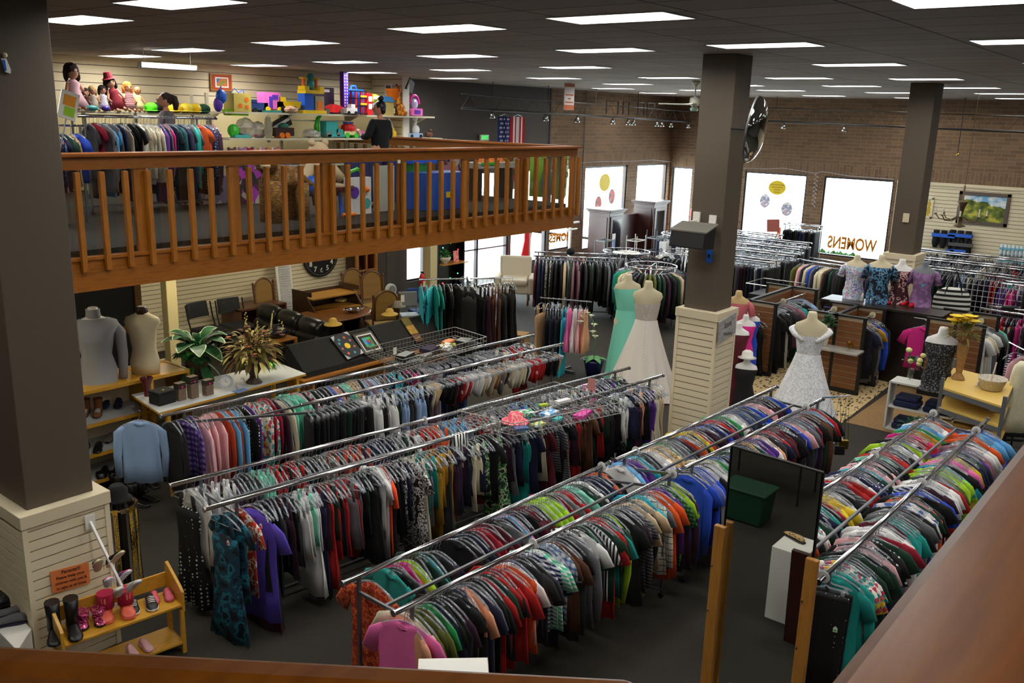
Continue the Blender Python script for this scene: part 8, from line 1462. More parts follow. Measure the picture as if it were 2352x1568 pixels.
# ================================================================ foreground, pillars, ceiling-hung things
SPK = mat('speaker_grey_top', (104, 100, 92), .5)
a = onX(1603, 530, 10.75); t = T_('loudspeaker', 'black wedge loudspeaker on two white brackets on the middle pillar', 'loudspeaker', a); 
MB().prism([(.06, .26, .1), (-.26, .26, .02), (-.3, .26, -.2), (.02, .26, -.22)], (0, -.5, 0)).w('cabinet', BLACK, t, bevel=.015); MB().prism([(.07, .28, .11), (-.27, .28, .025), (-.27, .28, .0), (.07, .28, .085)], (0, -.54, 0)).w('top_panel', SPK, t, bevel=.006)
for i, (px, py) in enumerate(((1600, 500), (1637, 508))): p = onX(px, py, 10.98); MB().box((p.x, p.y, p.z), (.03, .1, .16)).box((p.x-.06, p.y, p.z-.05), (.14, .04, .04)).box((p.x-.12, p.y, p.z-.08), (.06, .06, .06)).bd('wall_bracket', WHITE, t)
a = onX(1629, 588, 10.985); t = T_('blue_switch_plate', 'bright blue switch plate on the middle pillar under the loudspeaker', 'switch', a); MB().box((0, 0, 0), (.012, .085, .17)).w('plate', mat('plate_blue', (30, 100, 200), .4), t); MB().box((-.008, 0, 0), (.006, .03, .05)).w('toggle', BLACK, t)
a = onX(2081, 500, 19.08); t = T_('switch_plate', 'cream switch plate on the far pillar', 'switch', a); MB().box((0, 0, 0), (.014, .12, .18)).w('plate', CREAM, t)
cm_ = onY(1728, 297, 4.75); t = T_('convex_mirror', 'round convex security mirror hanging beside the middle pillar', 'mirror', cm_); nv = (AX_F*-.36+(AX_R*.967+AX_D*.255)*.93).normalized()
Rm = nv.to_track_quat('Z', 'X').to_matrix(); Rr = .4
mb = MB(); secs = []
for j in range(9): q = j/8*PI/2; rr_ = Rr*cos(q*.98); secs.append([Rm @ V3((rr_*cos(u_), rr_*sin(u_), .16*sin(q))) for u_ in [2*PI*k/40 for k in range(40)]])
mb.loft(secs, cap=False); mb.w('mirror_dome', mat('mirror_dome', (214, 220, 216), .03, 1.0), t, 1); MB().tube([Rm @ V3((Rr*cos(u_), Rr*sin(u_), 0)) for u_ in [2*PI*k/40 for k in range(40)]], .014, 6, closed=True).w('rim', STEEL, t, 1)
MB().tube([(0, 0, 0), (-.05, .25, .0), tuple(V3((11.35, 5.26, cm_.z-.02))-cm_)], .012, 6).w('arm', BLACKM, t)
a = onY(1670, 752, 5.14); t = T_('script_sign', 'whitewashed wooden sign with looping script on the middle pillar', 'sign', a); MB().box((0, 0, 0), (.5, .02, .3), ry=-.12).w('board', rmat('whitewash_boards', 'noise', [(130, 128, 126), (176, 172, 168)], 5, .8, False, stretch=(1, 1, 8)), t)
M0 = frameM(a+V3((0, -.012, .05)), (1, 0, .12), (-.12, 0, 1)); text('script', 'love', .13, mat('script_ink', (70, 64, 60), .7), t, M0, .001); MB().tube([a+V3((-.12+.022*k, -.014, -.07+.022*sin(k*2.1)-.0026*k)) for k in range(14)], .005, 4).bd('script_line', mat('script_ink', (70, 64, 60), .7), t)
a = onY(12, 150, 7.62); t = T_('paper_ornament', 'small white and blue ornament pinned high on the nearest pillar at the photo edge', 'ornament', a); MB().prism([(-.03, 0, .05), (.01, 0, .05), (.035, 0, -.03), (.03, 0, -.06), (-.01, 0, -.05)], (0, -.01, 0)).w('white_part', WHITE, t); MB().prism([(-.025, -.012, .04), (-.005, -.012, .04), (.0, -.012, -.04), (-.015, -.012, -.045)], (0, -.006, 0)).w('blue_part', TB, t); MB().ell((0, -.01, .075), .02).w('bow', CREAM, t)
a = onY(158, 1330, 7.525); t = T_('warning_sign', 'orange paper sign beginning Parents!!! on the nearest slatted pillar', 'sign', a); c0, c1, c2, c3 = [onY(x, y, 7.528) for x, y in ((114, 1313), (203, 1290), (207, 1338), (121, 1363))]
MB().prism([c0, c1, c2, c3], (0, -.004, 0)).bd('paper', mat('orange_paper', (216, 120, 60), .8), t); ux = (c1-c0).normalized(); uy = (c0-c3).normalized(); INK = mat('sign_ink', (40, 14, 8), .8)
ctr = (c0+c1+c2+c3)/4
for i, (s_, z_, dx) in enumerate((('Parents!!!', .05, .01), ('Please keep your', .042, 0), ('children with you &', .04, 0), ('in sight at all times', .04, 0))): text('sign_text', s_, z_*.88, INK, t, frameM(ctr+uy*(.075-.05*i)+ux*dx+V3((0, -.007, 0)), ux, uy), .0006, offset=.0004)
b0 = onY(207, 1198, 7.51)
t = T_('display_rod', 'white waterfall display rod angling down from the nearest pillar', 'display rod', b0); rodend = onY(280, 1347, 7.05); MB().span(b0, rodend, .022, .028).bd('rod', WHITE, t, bevel=.003); MB().box((b0.x, b0.y, b0.z), (.09, .012, .13)).bd('bracket_plate', WHITE, t)
rdv = rodend-b0
def hangshoe(f, label, m, sole, dz, px=0, group=None, lace=None, **k):
    p = b0+rdv*f+V3((px, .0, -dz)); t = T_('pair_of_shoes', label, 'shoes', p, 0, group)
    for s in (-1, 1):
        mb = MB(); shoe(mb, (0, 0, 0), -PI/2+s*.25, lace=2 if lace else None, **k); R = MR(-.85, 3, 'X'); mb.V = [tuple(R @ V3(v)+V3((s*.05, 0, 0))) for v in mb.V]; mb.w('shoe', [m, sole]+([lace] if lace else []), t, 1)
    MB().tube([(0, 0, 0), (0, 0, dz)], .003, 5).w('hook_loop', CLEAR, t); return t
WSH = mat('white_shoe', (206, 202, 200), .6)
hangshoe(.55, 'dark navy slip-on shoes with a cream sole hanging highest on the white rod', mat('navy_canvas', (22, 22, 34), .8), mat('cream_sole', (200, 190, 150), .6), .1, -.04, L_=.24)
hangshoe(.8, 'grey and neon pink trainers hanging in the middle of the white rod', rmat('grey_pink_trainer', 'noise', [(96, 88, 130), (230, 40, 120)], 16), mat('trainer_sole', (200, 200, 206), .6), .1, -.02, L_=.18)
hangshoe(.98, 'small white trainers hanging at the tip of the white rod', WSH, WSH, .1, .02, L_=.18)
def lvl(px, py, z): return W(px, py, z)
bz = .5; e0, e1, e2, e3 = lvl(150, 1482, bz), lvl(418, 1388, bz), lvl(365, 1312, bz), lvl(118, 1400, bz)
e0 = V3((e0.x, e0.y, bz)); ux = (e1-e0).normalized(); L1 = (e1-e0).length; uy = V3((-ux.y, ux.x, 0)); D1_ = .34; rzb = math.atan2(ux.y, ux.x)
t = T_('shoe_bench', 'yellow pine two-tier shoe bench with raised ends at lower left', 'bench', (e0.x, e0.y, 0))
for z in (bz, .12): c = e0+ux*L1/2+uy*D1_/2; MB().box((c.x, c.y, z-.012), (L1, D1_, .024), rzb).bd('shelf', YELW, t, bevel=.003)
for e in (e0, e0+ux*L1):
    MB().prism([e+uy*y+V3((0, 0, z-bz)) for y, z in ((0, .42), (0, .62), (.05, .66), (D1_, .8), (D1_+.02, .78), (D1_+.02, .42))], ux*(.03 if e != e0 else -.03)).bd('end_panel', YELW, t, bevel=.005)
    for y in (.02, D1_-.02): q = e+uy*y; MB().box((q.x, q.y, .22), (.035, .04, .44), rzb).bd('leg', YELW, t)
q = e0+uy*(D1_+.005)+ux*L1/2; MB().box((q.x, q.y, .62), (L1, .02, .14), rzb).bd('back_rail', YELW, t)
def onb(f, y=.14, z=bz): q = e0+ux*L1*f+uy*y; return V3((q.x, q.y, z+.001))
TOE = rzb-PI/2-.25
def bshoes(label, f, m, sole=BLACK, y=.3, **k): q = onb(f, y); t = shoes(label, q, TOE, m, sole, **k); t.scale = (1.25,)*3; return t
PUR = mat('coral_rubber', (220, 96, 72), .4); PKB = mat('magenta_fleece', (170, 20, 60), .9); GLT = rmat('pink_sequins', 'vor', [(150, 30, 80), (230, 120, 160), (180, 60, 110), (90, 10, 40)], 120, .2); GLT.node_tree.nodes['Principled BSDF'].inputs['Metallic'].default_value = .6
bshoes('tall black ankle boots with pull loops at the left end of the shoe bench', .08, BLKS, boot=.24, gap=.11, name='pair_of_boots', cat='boots', L_=.25)
bshoes('pink sequinned low boots second from the left on the shoe bench', .3, GLT, gap=.1, boot=.1, L_=.17, w=.08, name='pair_of_boots', cat='boots')
bshoes('coral rubber boots with magenta shafts in the middle of the shoe bench', .52, PUR, PUR, gap=.13, boot=.16, L_=.2, w=.1, name='pair_of_boots', cat='boots', h=.075)
_b = [o for o in COL.objects if o.name.startswith('pair_of_boots') and o.get('label', '').startswith('coral')][0]
for ch in list(_b.children): MB().lathe([(.056, .07), (.052, .12), (.06, .18)], (.055, -.065 if ch is _b.children[0] else .065, 0), 16).w('shaft', PKB, _b, 1)
bshoes('black and white striped lace-up trainers at the right of the shoe bench', .74, mat('black_trainer', (20, 20, 22), .5), TW, gap=.11, lace=WHITE, L_=.2, w=.085)
bshoes('pink bow sandals at the right end of the shoe bench', .92, mat('rose_sandal', (200, 80, 100), .5), mat('rose_sandal', (200, 80, 100), .5), gap=.09, L_=.15, w=.07, h=.05)
shoes('small pale pink bow shoes on the lower tier of the shoe bench', onb(.62, .2, .122), TOE+.3, mat('pale_pink_satin', (220, 170, 170), .5), mat('pale_pink_satin', (220, 170, 170), .5), gap=.1, L_=.16, w=.07)
c = [W(72, 1444, .5), W(40, 1494, .5), W(-70, 1380, .5), W(-20, 1345, .5)]; t = T_('white_display_box', 'low white display box of winter shoes at the lower left corner', 'display box', tuple(V3((c[0].x, c[0].y, 0)))); MB().prism([V3((p.x, p.y, 0)) for p in c], (0, 0, .5)).bd('box', WHITE, t, bevel=.004)
GRYF = mat('grey_fleece_shoe', (96, 94, 98), .9); 
shoes('grey strappy slippers with a dark purple sole at the lower left corner', W(60, 1420, .5)+V3((.02, .0, 0)), 2.6, GRYF, mat('dark_purple_sole', (26, 18, 50), .8), L_=.26, h=.07, gap=.11)
shoes('black wide shoe pair behind the grey slippers', W(30, 1385, .5), 2.8, BLKS, BLACK, L_=.24, h=.09, gap=.11)
shoes('grey fleece winter boots at the left edge beside the slatted pillar', W(10, 1370, .5)+V3((-.05, .25, 0)), 2.9, GRYF, BLACK, boot=.2, name='pair_of_boots', cat='boots')
shoes('dark round-toed shoes between the fleece boots and the slippers', W(38, 1390, .5)+V3((.02, .16, 0)), 3.1, BLKS, BLACK, L_=.25, h=.09, boot=.1)
p = W(285, 1330, .2); bx, by = 4.02, 8.2; t = T_('belt_stand', 'black stand of hanging belts and gold chains behind the nearest pillar', 'belt stand', (bx, by, 0)); MB().cyl((0, 0, 0), (0, 0, 1.14), .02).cyl((0, 0, 0), (0, 0, .02), .18, n=20).w('post', BLACKM, t); MB().tube([(.16*cos(a*PI/8), .16*sin(a*PI/8), 1.06) for a in range(16)], .01, 6, closed=True).w('ring', CHROME, t)
BELTG = rmat('gold_chain_belt', 'dots', [(220, 180, 70), (60, 44, 16)], 60, .3, pos=[0, .4]); rd = RD(3)
for k in range(14):
    a = k*2*PI/14; gold = k in (8, 9, 11, 12); L2 = rd.uniform(.75, .95); x, y = bx+.17*cos(a), by+.17*sin(a)
    t = T_('belt', '%s, %s around the belt stand' % ('gold chain belt' if gold else 'black leather belt', ORD(k+1)), 'belt', (x, y, 1.06), a, 'belts on the belt stand'); MB().loft([[(sx*.004+.004*sin(z*9+k), sy*.02, -z) for sx, sy in ((-1, -1), (1, -1), (1, 1), (-1, 1))] for z in [L2*i/8 for i in range(9)]]).w('strap', BELTG if gold else BLKS, t); MB().box((0, 0, .0), (.02, .05, .05)).w('buckle', GOLD if k % 2 else CHROME, t)
t = T_('bowler_hat', 'black felt hat on top of the belt stand', 'hat', (bx, by, 1.13)); MB().lathe([(.14, 0), (.13, .012), (.1, .03), (.1, .1), (.06, .15)], (0, 0, 0), 24).w('hat', mat('black_felt', (12, 12, 13), .95), t, 1)
ZM, XM = 2.45, 6.25
m0, m1 = onX(1681, 1024, XM), onX(1891, 1086, XM); q0, q1 = onX(1657, 1206, XM-.05), onX(1868, 1282, XM-.05)
t = T_('tall_mirror', 'tall frameless mirror standing between two orange pine posts', 'mirror', (XM, (m0.y+m1.y)/2, 0)); zt_ = (m0.z+m1.z)/2
MB().prism([(XM, m0.y, m0.z), (XM, m1.y, m1.z), (XM, m1.y, .05), (XM, m0.y, .05)], (.012, 0, 0)).bd('mirror_glass', mat('mirror_silver', (205, 208, 204), .01, 1.0), t)
mb = MB(); mb.span((XM+.006, m0.y, m0.z), (XM+.006, m1.y, m1.z), .03, .014); mb.span((XM+.006, m0.y, m0.z), (XM+.006, m0.y, .05), .012, .02); mb.span((XM+.006, m1.y, m1.z), (XM+.006, m1.y, .05), .012, .02); mb.bd('edge_trim', BLACKM, t)
mb = MB().box((XM+.03, (m0.y+m1.y)/2, zt_/2), (.025, m0.y-m1.y, zt_-.1)).bd('backing_board', BLACKM, t)
for q, nm in ((q0, 'post'), (q1, 'post')): MB().box((XM-.06, q.y+.0, q.z/2), (.05, .095, q.z)).bd('post', ORNW, t, bevel=.006); MB().cyl((XM-.1, q.y+.03, q.z-.35), (XM-.08, q.y+.03, q.z-.35), .008, n=8).cyl((XM-.1, q.y+.03, q.z-.75), (XM-.08, q.y+.03, q.z-.75), .008, n=8).bd('screw_hook', CHROME, t)
MB().box((XM-.02, (q0.y+q1.y)/2, .04), (.4, abs(q0.y-q1.y)+.3, .08)).bd('base', ORNW, t, bevel=.006)
def refl(px, py, z=0): v = W(px, py, z); return V3((2*XM-v.x, v.y, z))
g0 = refl(1715, 1190); t = T_('recycling_bin', 'dark green plastic recycling bin reflected in the tall mirror', 'bin', (g0.x, g0.y, 0)); mb = MB(); w_ = .2
mb.box((0, 0, .22), (.36, .5, .42), taper=1.15); mb.w('bin', mat('bin_green', (20, 60, 40), .5), t, bevel=.02); MB().box((0, 0, .44), (.46, .62, .03)).w('rim', mat('bin_green', (20, 60, 40), .5), t, bevel=.01)
g1 = refl(1760, 1120); t = T_('low_table', 'dark low table with thin black legs reflected in the tall mirror', 'table', (g1.x, g1.y, 0)); MB().box((0, 0, .62), (.7, 1.2, .03)).w('top', mat('dull_brown_top', (84, 62, 44), .6), t)
for sx in (-1, 1):
    for sy in (-1, 1): MB().box((sx*.32, sy*.57, .3), (.02, .02, .6)).w('leg', BLACKM, t)
g2 = refl(1822, 1415); t = T_('white_cabinet', 'narrow white cabinet reflected at the right of the tall mirror', 'cabinet', (g2.x, g2.y, 0)); MB().box((0, .05, .4), (.42, .35, .8)).w('carcass', WHITE, t, bevel=.004)
t = T_('leopard_shoe', 'leopard-print slipper on top of the white cabinet in the mirror', 'shoe', (g2.x-.05, g2.y+.0, .8), 2.0); mb = MB(); shoe(mb, (0, 0, 0), 0); mb.w('shoe', [G['leopard print'], BLACK], t, 1)
t = T_('dark_board', 'dark red-brown board leaning beside the white cabinet in the mirror', 'board', (g2.x+.5, g2.y-.3, 0)); MB().box((0, 0, .5), (.05, .4, 1.0), ry=.05).w('board', DARKW, t)
p = W(1062, 1512, 2.2); t = T_('white_cabinet', 'corner of a white cabinet top just above the bottom handrail', 'cabinet', (p.x-.3, p.y-.25, 0)); MB().box((0, 0, 1.1), (.5, .36, 2.2), rz=.75).w('carcass', WHITE, t, bevel=.003); t.location = (p.x-.21, p.y-.13, .06)
t.location.z = 0
p = W(1655, 1563, .3); t = T_('yellow_crate', 'corner of a yellow box peeking above the bottom edge between the mirror posts', 'box', (p.x-.2, p.y-.12, 0)); MB().box((0, 0, .15), (.3, .3, .3), rz=.6).w('box', YELW, t)
WIREW = mat('grey_wire', (150, 148, 142), .35, .7)
def wire_basket(name, label, c, z, hgt=.14):
    t = T_(name, label, 'basket', tuple(c[0]), 0, None); mb = MB(); n = 4; P0 = [V3((p.x, p.y, z)) for p in c]
    ctr = sum(P0, V3())/4
    for i in range(4):
        a, b = P0[i], P0[(i+1) % 4]; mb.cyl(a+V3((0, 0, hgt)), b+V3((0, 0, hgt)), .006, n=5); mb.cyl(a, b, .005, n=5); mb.cyl(a+V3((0, 0, hgt*.5)), b+V3((0, 0, hgt*.5)), .003, n=4)
        k = int((b-a).length/.07)
        for j in range(k): q = a.lerp(b, j/k); mb.cyl(q, q+V3((0, 0, hgt)), .003, n=4)
    a, b, c_, d = P0; k = int((b-a).length/.09)
    for j in range(k+1): mb.cyl(a.lerp(b, j/k), d.lerp(c_, j/k), .003, n=4)
    k = int((d-a).length/.09)
    for j in range(k+1): mb.cyl(a.lerp(d, j/k), b.lerp(c_, j/k), .003, n=4)
    mb.bd('wire_basket', WIREW, t); return t, ctr, (b-a).normalized(), (d-a).normalized(), (b-a).length, (d-a).length
bB = [W(1050, 968, 1.42), W(1180, 1000, 1.42), W(1428, 948, 1.42), W(1272, 900, 1.42)]
t, ctr, ua, ub, la, lb_ = wire_basket('wire_basket', 'long wire basket of small goods on top of the sleeveless rack', bB, 1.42)
def inb(f, g, dz=.01): return bB[0].lerp(bB[3], f).lerp(bB[1].lerp(bB[2], f), g)+V3((0, 0, dz))
p = inb(.22, .6); t = T_('pink_sun_hat', 'crumpled coral pink patterned sun hat in the wire basket', 'hat', p); MB().lathe([(.17, .02), (.16, .03), (.09, .05), (.08, .12), (.03, .14)], (0, 0, 0), 24, fold=.12, nf=5).rough(.008).w('hat', rmat('coral_print', 'noise', [(230, 80, 110), (240, 160, 150)], 30), t, 1)
goods = [('packaged_item', 'white packaged item with an orange stripe at the far end of the wire basket', .85, .35, (.22, .08, .03), TW), ('packaged_item', 'black and lime snack-sized packet in the wire basket', .68, .3, (.12, .06, .02), mat('lime_packet', (170, 190, 30), .4)), ('folded_scarf', 'magenta cloth draped over the right side of the wire basket', .72, .85, (.3, .12, .03), mat('toy_magenta', (206, 40, 150), .4)), ('folded_cloth', 'white and green printed cloth in the middle of the wire basket', .42, .4, (.24, .16, .03), rmat('green_white_print', 'noise', [(220, 226, 220), (60, 150, 90), (210, 210, 220)], 12)), ('folded_cloth', 'pale blue printed cloth beside the green printed one', .55, .6, (.24, .14, .03), rmat('blue_white_print', 'noise', [(220, 226, 230), (90, 150, 200), (210, 210, 220)], 12)), ('packaged_item', 'pack of teal and yellow hair ties at the near end of the wire basket', .3, .85, (.16, .1, .02), rmat('teal_packets', 'vor', [(60, 170, 160), (220, 200, 90), (200, 220, 220)], 30)), ('packaged_item', 'clear pack with blue squares at the near edge of the wire basket', .14, .85, (.16, .1, .02), mat('blue_pack', (60, 100, 160), .3)), ('folded_cloth', 'turquoise cloth between the packs in the wire basket', .5, .82, (.14, .08, .02), TT)]
for nm, lb, f_, g_, d_, m_ in goods: q = inb(f_, g_); t = T_(nm, lb, 'package' if nm == 'packaged_item' else 'cloth', q, random.uniform(-.6, .6)); MB().box((0, 0, d_[2]/2), d_).rough(.004 if nm == 'packaged_item' else .012, 3).w('item', m_, t)
bA = [W(845, 818, 1.42), W(925, 848, 1.42), W(1117, 793, 1.42), W(1045, 770, 1.42)]
wire_basket('wire_basket', 'wire basket of dark small goods on top of the pyjama rack', bA, 1.42)
def ina(f, g, dz=.01): return bA[0].lerp(bA[3], f).lerp(bA[1].lerp(bA[2], f), g)+V3((0, 0, dz))
for nm, lb, f_, g_, d_, m_ in (('folded_cloth', 'black and purple cloth in the basket on the pyjama rack', .5, .5, (.3, .2, .05), mat('purple_black', (40, 24, 50), .9)), ('belt_bundle', 'tangle of black, white and yellow straps in the basket on the pyjama rack', .66, .6, (.28, .2, .05), rmat('strap_mix', 'noise', [(20, 20, 22), (230, 228, 220), (16, 16, 18), (210, 210, 30)], 12)), ('packaged_item', 'orange and white card in the far corner of the basket on the pyjama rack', .8, .3, (.24, .12, .02), mat('orange_card', (220, 120, 50), .5)), ('folded_cloth', 'black cloth at the right end of the basket on the pyjama rack', .88, .6, (.26, .2, .06), BLACK), ('black_purse', 'shiny black purse at the near end of the basket on the pyjama rack', .18, .6, (.3, .16, .08), BLKS), ('price_card', 'white price card clipped in the basket on the pyjama rack', .2, .25, (.08, .01, .1), WHITE), ('grey_wallet', 'grey and black wallet in the middle of the basket on the pyjama rack', .36, .75, (.24, .08, .03), mat('grey_wallet', (110, 108, 104), .5))):
    q = ina(f_, g_); t = T_(nm, lb, 'accessory', q, .3); MB().box((0, 0, d_[2]/2), d_).rough(.01 if 'cloth' in nm or 'bundle' in nm else .002, 4).w('item', m_, t)
p = W(1358, 900, 1.44); t = T_('sign_holder', 'small upright red and white card at the end of the wire basket', 'sign', p); MB().box((0, 0, .1), (.008, .1, .17), rz=.5).w('card', mat('faded_red_card', (196, 130, 120), .6), t); MB().box((0, 0, 0), (.02, .02, .06)).w('clip', CHROME, t)
hb_ = W(1925, 940, 1.3); t = T_('handbag_display', 'chrome waterfall arm with handbags at the end of the rack behind the mirror', 'display arm', C2b); e = C2b+V3((.35, -.25, .02)); MB().span(C2b+V3((0, 0, .02)), e, .02, .02).bd('arm', CHROME, t)
for i, (dx, dz, m_, w_, lb) in enumerate(((.1, .42, STEEL, .16, 'small silver clutch bag on the handbag arm'), (.22, .5, BLKS, .18, 'black flap shoulder bag on the handbag arm'), (.34, .62, GOLD, .14, 'small gold evening purse on the handbag arm'), (.3, .7, BLACK, .14, 'black cloth purse lowest on the handbag arm'))):
    p = C2b.lerp(e, dx/.36); t = T_('handbag', lb, 'handbag', (p.x, p.y, p.z-dz), -.9, 'handbags on the chrome arm'); MB().box((0, 0, -.07), (w_, .05, .13), taper=.9).w('bag_body', m_, t, bevel=.01); MB().tube([(-w_*.4, 0, 0), (0, 0, dz), (w_*.4, 0, 0)], .005, 5).w('strap', m_, t)
# ---- ceiling-hung lighting trusses with spotlights
SPM = mat('spot_silver', (190, 194, 196), .2, 1.0); TRM = mat('truss_black', (30, 28, 28), .6)
def truss(a, b, h, label, n, thin=.014):
    a, b = V3(a), V3(b); t = T_('lighting_truss', label, 'truss', a); MB().cyl(a, b, .03, n=8).bd('lower_tube', TRM, t); MB().cyl(a+V3((0, 0, h)), b+V3((0, 0, h)), thin, n=8).bd('upper_tube', TRM, t); mb = MB(); L2 = (b-a).length; k = int(L2/.32)
    for i in range(k): mb.cyl(a.lerp(b, i/k)+V3((0, 0, h if i % 2 else 0)), a.lerp(b, (i+1)/k)+V3((0, 0, 0 if i % 2 else h)), .006, n=4)
    mb.bd('lattice', TRM, t); mb = MB()
    for i in range(n): p = a.lerp(b, (i+.5)/n); mb.cyl(p+V3((0, 0, h)), (p.x, p.y, CZ), .008, n=5)
    mb.bd('hanger_rods', TRM, t); return a, b
YT = 15.4; p0, p1, p2 = onY(1060, 248, YT), onY(1330, 258, YT), onY(1600, 272, YT); za_ = (p0.z+p2.z)/2
A_, B2_ = truss((p0.x, YT, p0.z), (XW-1.6, YT, p2.z-.12), .34, 'black lighting truss with spotlights along the left wall', 5)
def spot(P, label, up=.0, group='spotlights on the trusses'):
    t = T_('spotlight', label, 'spotlight', P, random.uniform(-.5, .5), group); MB().cyl((0, 0, -.02), (0, 0, -.08), .015, n=8).box((0, 0, -.01), (.14, .05, .03)).w('bracket', TRM, t); MB().lathe([(.03, -.06), (.06, -.1), (.085, -.2), (.07, -.21)], (0, 0, 0), 14).w('lamp_head', SPM, t, 1)
for i, px in enumerate((1130, 1254, 1326, 1408, 1443, 1456, 1510, 1522, 1543, 1583)):
    f = (onY(px, 262, YT).x-A_.x)/(B2_.x-A_.x); spot(A_.lerp(B2_, f), 'spotlight on the left wall truss, %s from the balcony side' % ORD(i+1))
for i, (za, zb) in enumerate(((1393, 1420), (1432, 1445), (1466, 1480), (1488, 1504))):
    x0, x1 = onY(za, 240, YT).x, onY(zb, 240, YT).x; t = T_('truss_ladder', 'upright dark rails on the left wall truss, %s pair' % ORD(i+1), 'truss rail', (x0, YT-.1, p1.z), 0, 'upright rails on the left wall truss'); mb = MB()
    for x in (x0, x1): mb.box((x, YT, p1.z+.18), (.03, .03, .4))
    mb.box(((x0+x1)/2, YT, p1.z+.37), (x1-x0, .03, .03)); mb.bd('rails', TRM, t)
XT = 28.6; p0, p2 = onX(1700, 276, XT), onX(2400, 307, XT); A2_, B3_ = truss((XT, 14.5, p0.z+.02), (XT, -4, p2.z-.1), .42, 'black lighting truss with spotlights along the right wall', 4)
for i, px in enumerate((1801, 1941)): f = (onX(px, 283, XT).y-14.5)/(-18.5); spot(A2_.lerp(B3_, f), 'spotlight on the right wall truss, %s' % ('nearer the convex mirror' if i == 0 else 'nearer the far pillar'))
p = onX(2220, 240, XT); t = T_('hanging_rod', 'thin dark rod hanging from the right truss above the landscape painting', 'rod', (XT-.2, p.y, 4.4)); MB().cyl((XT-.2, p.y, 4.25), (XT-.2, p.y, CZ), .012, n=6).bd('rod', TRM, t); MB().ell((XT-.2, p.y, 4.22), .04).bd('socket', GOLD, t)
p = W(1600, 186, CZ); p = V3((18.2, 9.6, CZ)); p = V3((onY(1598, 200, 9.6).x, 9.6, CZ)); t = T_('ceiling_fan', 'white ceiling fan half hidden behind the middle pillar', 'ceiling fan', p); FW = mat('fan_white', (214, 212, 196), .5)
zf_ = onY(1598, 240, 9.6).z-CZ; MB().lathe([(.08, 0), (.1, -.03), (.05, -.1), (.02, -.12), (.02, zf_+.16), (.1, zf_+.14), (.12, zf_+.02), (.09, zf_-.02), (.05, zf_-.05)], (0, 0, 0), 20).w('motor', FW, t, 1); MB().lathe([(.06, zf_-.05), (.1, zf_-.1), (.06, zf_-.14)], (0, 0, 0), 16).w('light_bowl', mat('fan_bowl', (150, 180, 170), .2), t, 1)
for k in range(4): a = k*PI/2+.35; R3 = MR(a, 3, 'Z'); mb = MB().box((0, 0, 0), (.66, .14, .012), rx=.12); mb.V = [tuple(R3 @ (V3(v)+V3((.45, 0, zf_)))) for v in mb.V]; mb.w('blade', FW, t)
a, b = onY(1297, 190, 13.6), onY(1317, 253, 13.6); t = T_('hanging_banner', 'narrow white and orange banner hanging from the ceiling by the balcony corner', 'banner', tuple((a+b)/2)); w_, h_ = b.x-a.x, a.z-b.z; MB().box((0, 0, 0), (w_, .02, h_)).w('panel', mat('banner_white', (216, 208, 204), .6), t)
OB = mat('banner_orange', (190, 100, 60), .6)
for z_, hh in ((h_*.42, h_*.12), (-h_*.4, h_*.18)): MB().box((0, -.012, z_), (w_*.98, .006, hh)).w('band', OB, t)
for k in range(3): MB().box((0, -.012, .04-.09*k), (w_*(.8 if k != 1 else .3), .006, .035)).w('print_line', OB, t)
MB().cyl((0, 0, h_/2), (0, 0, CZ-(a.z+b.z)/2), .006, n=5).w('cord', STEEL, t)
a = onY(1112, 316, YW-.05); t = T_('exit_sign', 'green and white exit sign low on the dark grey wall', 'sign', a); MB().box((0, 0, 0), (.36, .05, .16)).w('housing', WHITE, t); text('exit_text', 'EXIT', .14, mat('exit_green', (40, 200, 80), .4, emit=1.2), t, frameM(a+V3((0, -.03, 0)), (1, 0, 0), (0, 0, 1)), .002, offset=.004)
YF = 15.4
def P_(px, py): return onY(px, py, YF)
a, b, c = P_(1144, 267), P_(1173, 266), P_(1206, 267); zb_ = P_(1175, 345).z
t = T_('flag', 'American flag on two clear hangers, stars at left and stripes at right', 'flag', (a.x, YF, a.z))
mb = MB()
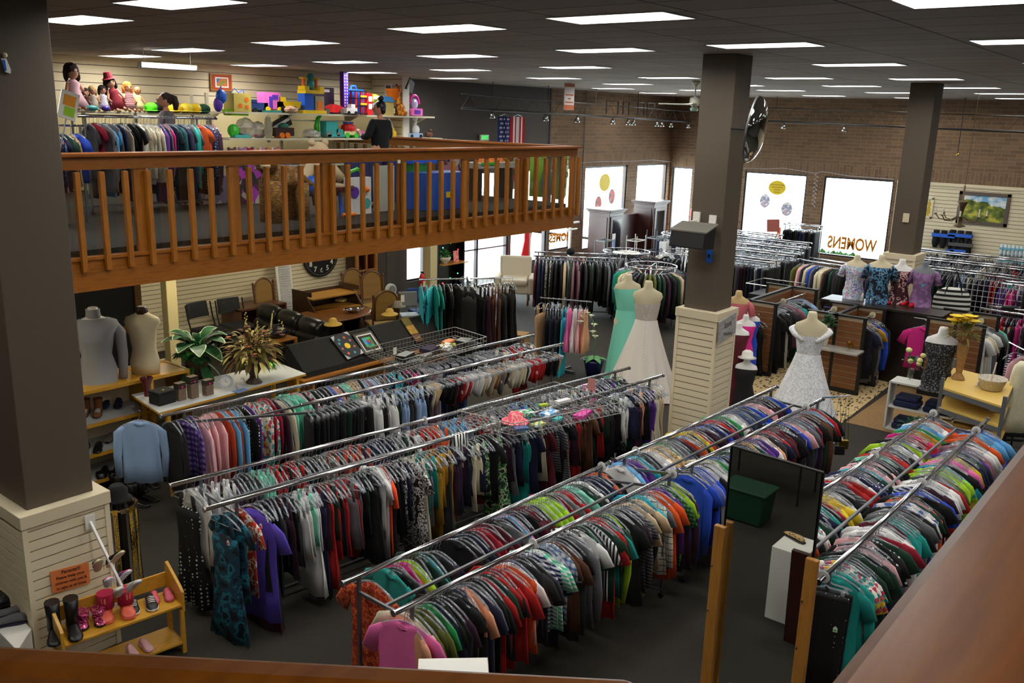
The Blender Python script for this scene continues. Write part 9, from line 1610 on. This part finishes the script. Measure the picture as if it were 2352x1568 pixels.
def wave(x0, x1, mi, z0=None, z1=None, amp=.02, n=10):
    z0 = a.z if z0 is None else z0; z1 = zb_ if z1 is None else z1; s0 = []
    for i in range(n+1):
        x = x0+(x1-x0)*i/n; y = YF+amp*sin(x*22); s0.append([(x, y, z0), (x, y+.008, z0), (x, y+.008, z1), (x, y, z1)])
    mb.loft(s0, mi)
wave(a.x, b.x, 0); mb.bd('star_field', mat('flag_blue', (24, 34, 100), .8), t)
mb = MB(); k = 0; nst = 7
for i in range(nst): wave(b.x+.01+(c.x-b.x-.01)*i/nst, b.x+.01+(c.x-b.x-.01)*(i+1)/nst, i % 2, n=4)
mb.bd('stripes', [mat('flag_red', (190, 30, 40), .8), TW], t)
mb = MB()
for r_ in range(9):
    for q in range(5 if r_ % 2 == 0 else 4):
        x = a.x+(b.x-a.x)*(.12+.19*q+(.095 if r_ % 2 else 0)); z = a.z-.07-.11*r_
        if z < zb_+.03: continue
        pts = [(x+.032*(1 if j % 2 == 0 else .42)*sin(j*PI/5), YF-.006+.02*sin(x*22), z+.032*(1 if j % 2 == 0 else .42)*cos(j*PI/5)) for j in range(10)]; mb.prism(pts, (0, -.004, 0))
mb.bd('stars', TW, t)
for xx in ((a.x+b.x)/2, (b.x+c.x)/2): MB().tube([(xx-.22, YF, a.z+.0), (xx, YF, a.z+.06), (xx+.22, YF, a.z)], .008, 6).tube([(xx, YF, a.z+.06), (xx, YF, a.z+.22)], .004, 5).bd('hanger', CLEAR, t)
for i, (x, lb, m_) in enumerate(((onY(1262, 300, YW-.03).x, 'dark thin conduit at the join of grey wall and brick', TRM), (onY(1343, 300, YW-.03).x, 'pale thin conduit running down the brick beside the banner', STEEL))):
    t = T_('conduit', lb, 'conduit', (x, YW-.03, 3.0)); MB().cyl((x, YW-.03, 1.5 if i else 3.4), (x, YW-.03, CZ), .014, n=6).bd('pipe', m_, t)
p = onY(916, 371, BAL_Y-.06); t = T_('door_sensor', 'tiny white sensor stuck on the balcony frame post', 'sensor', p); MB().box((0, 0, 0), (.05, .02, .05)).w('sensor_body', TW, t)
NPL = flush_places()
print('hung garments', len(PLACES), 'individual', NPL, 'objects', len(bpy.data.objects))
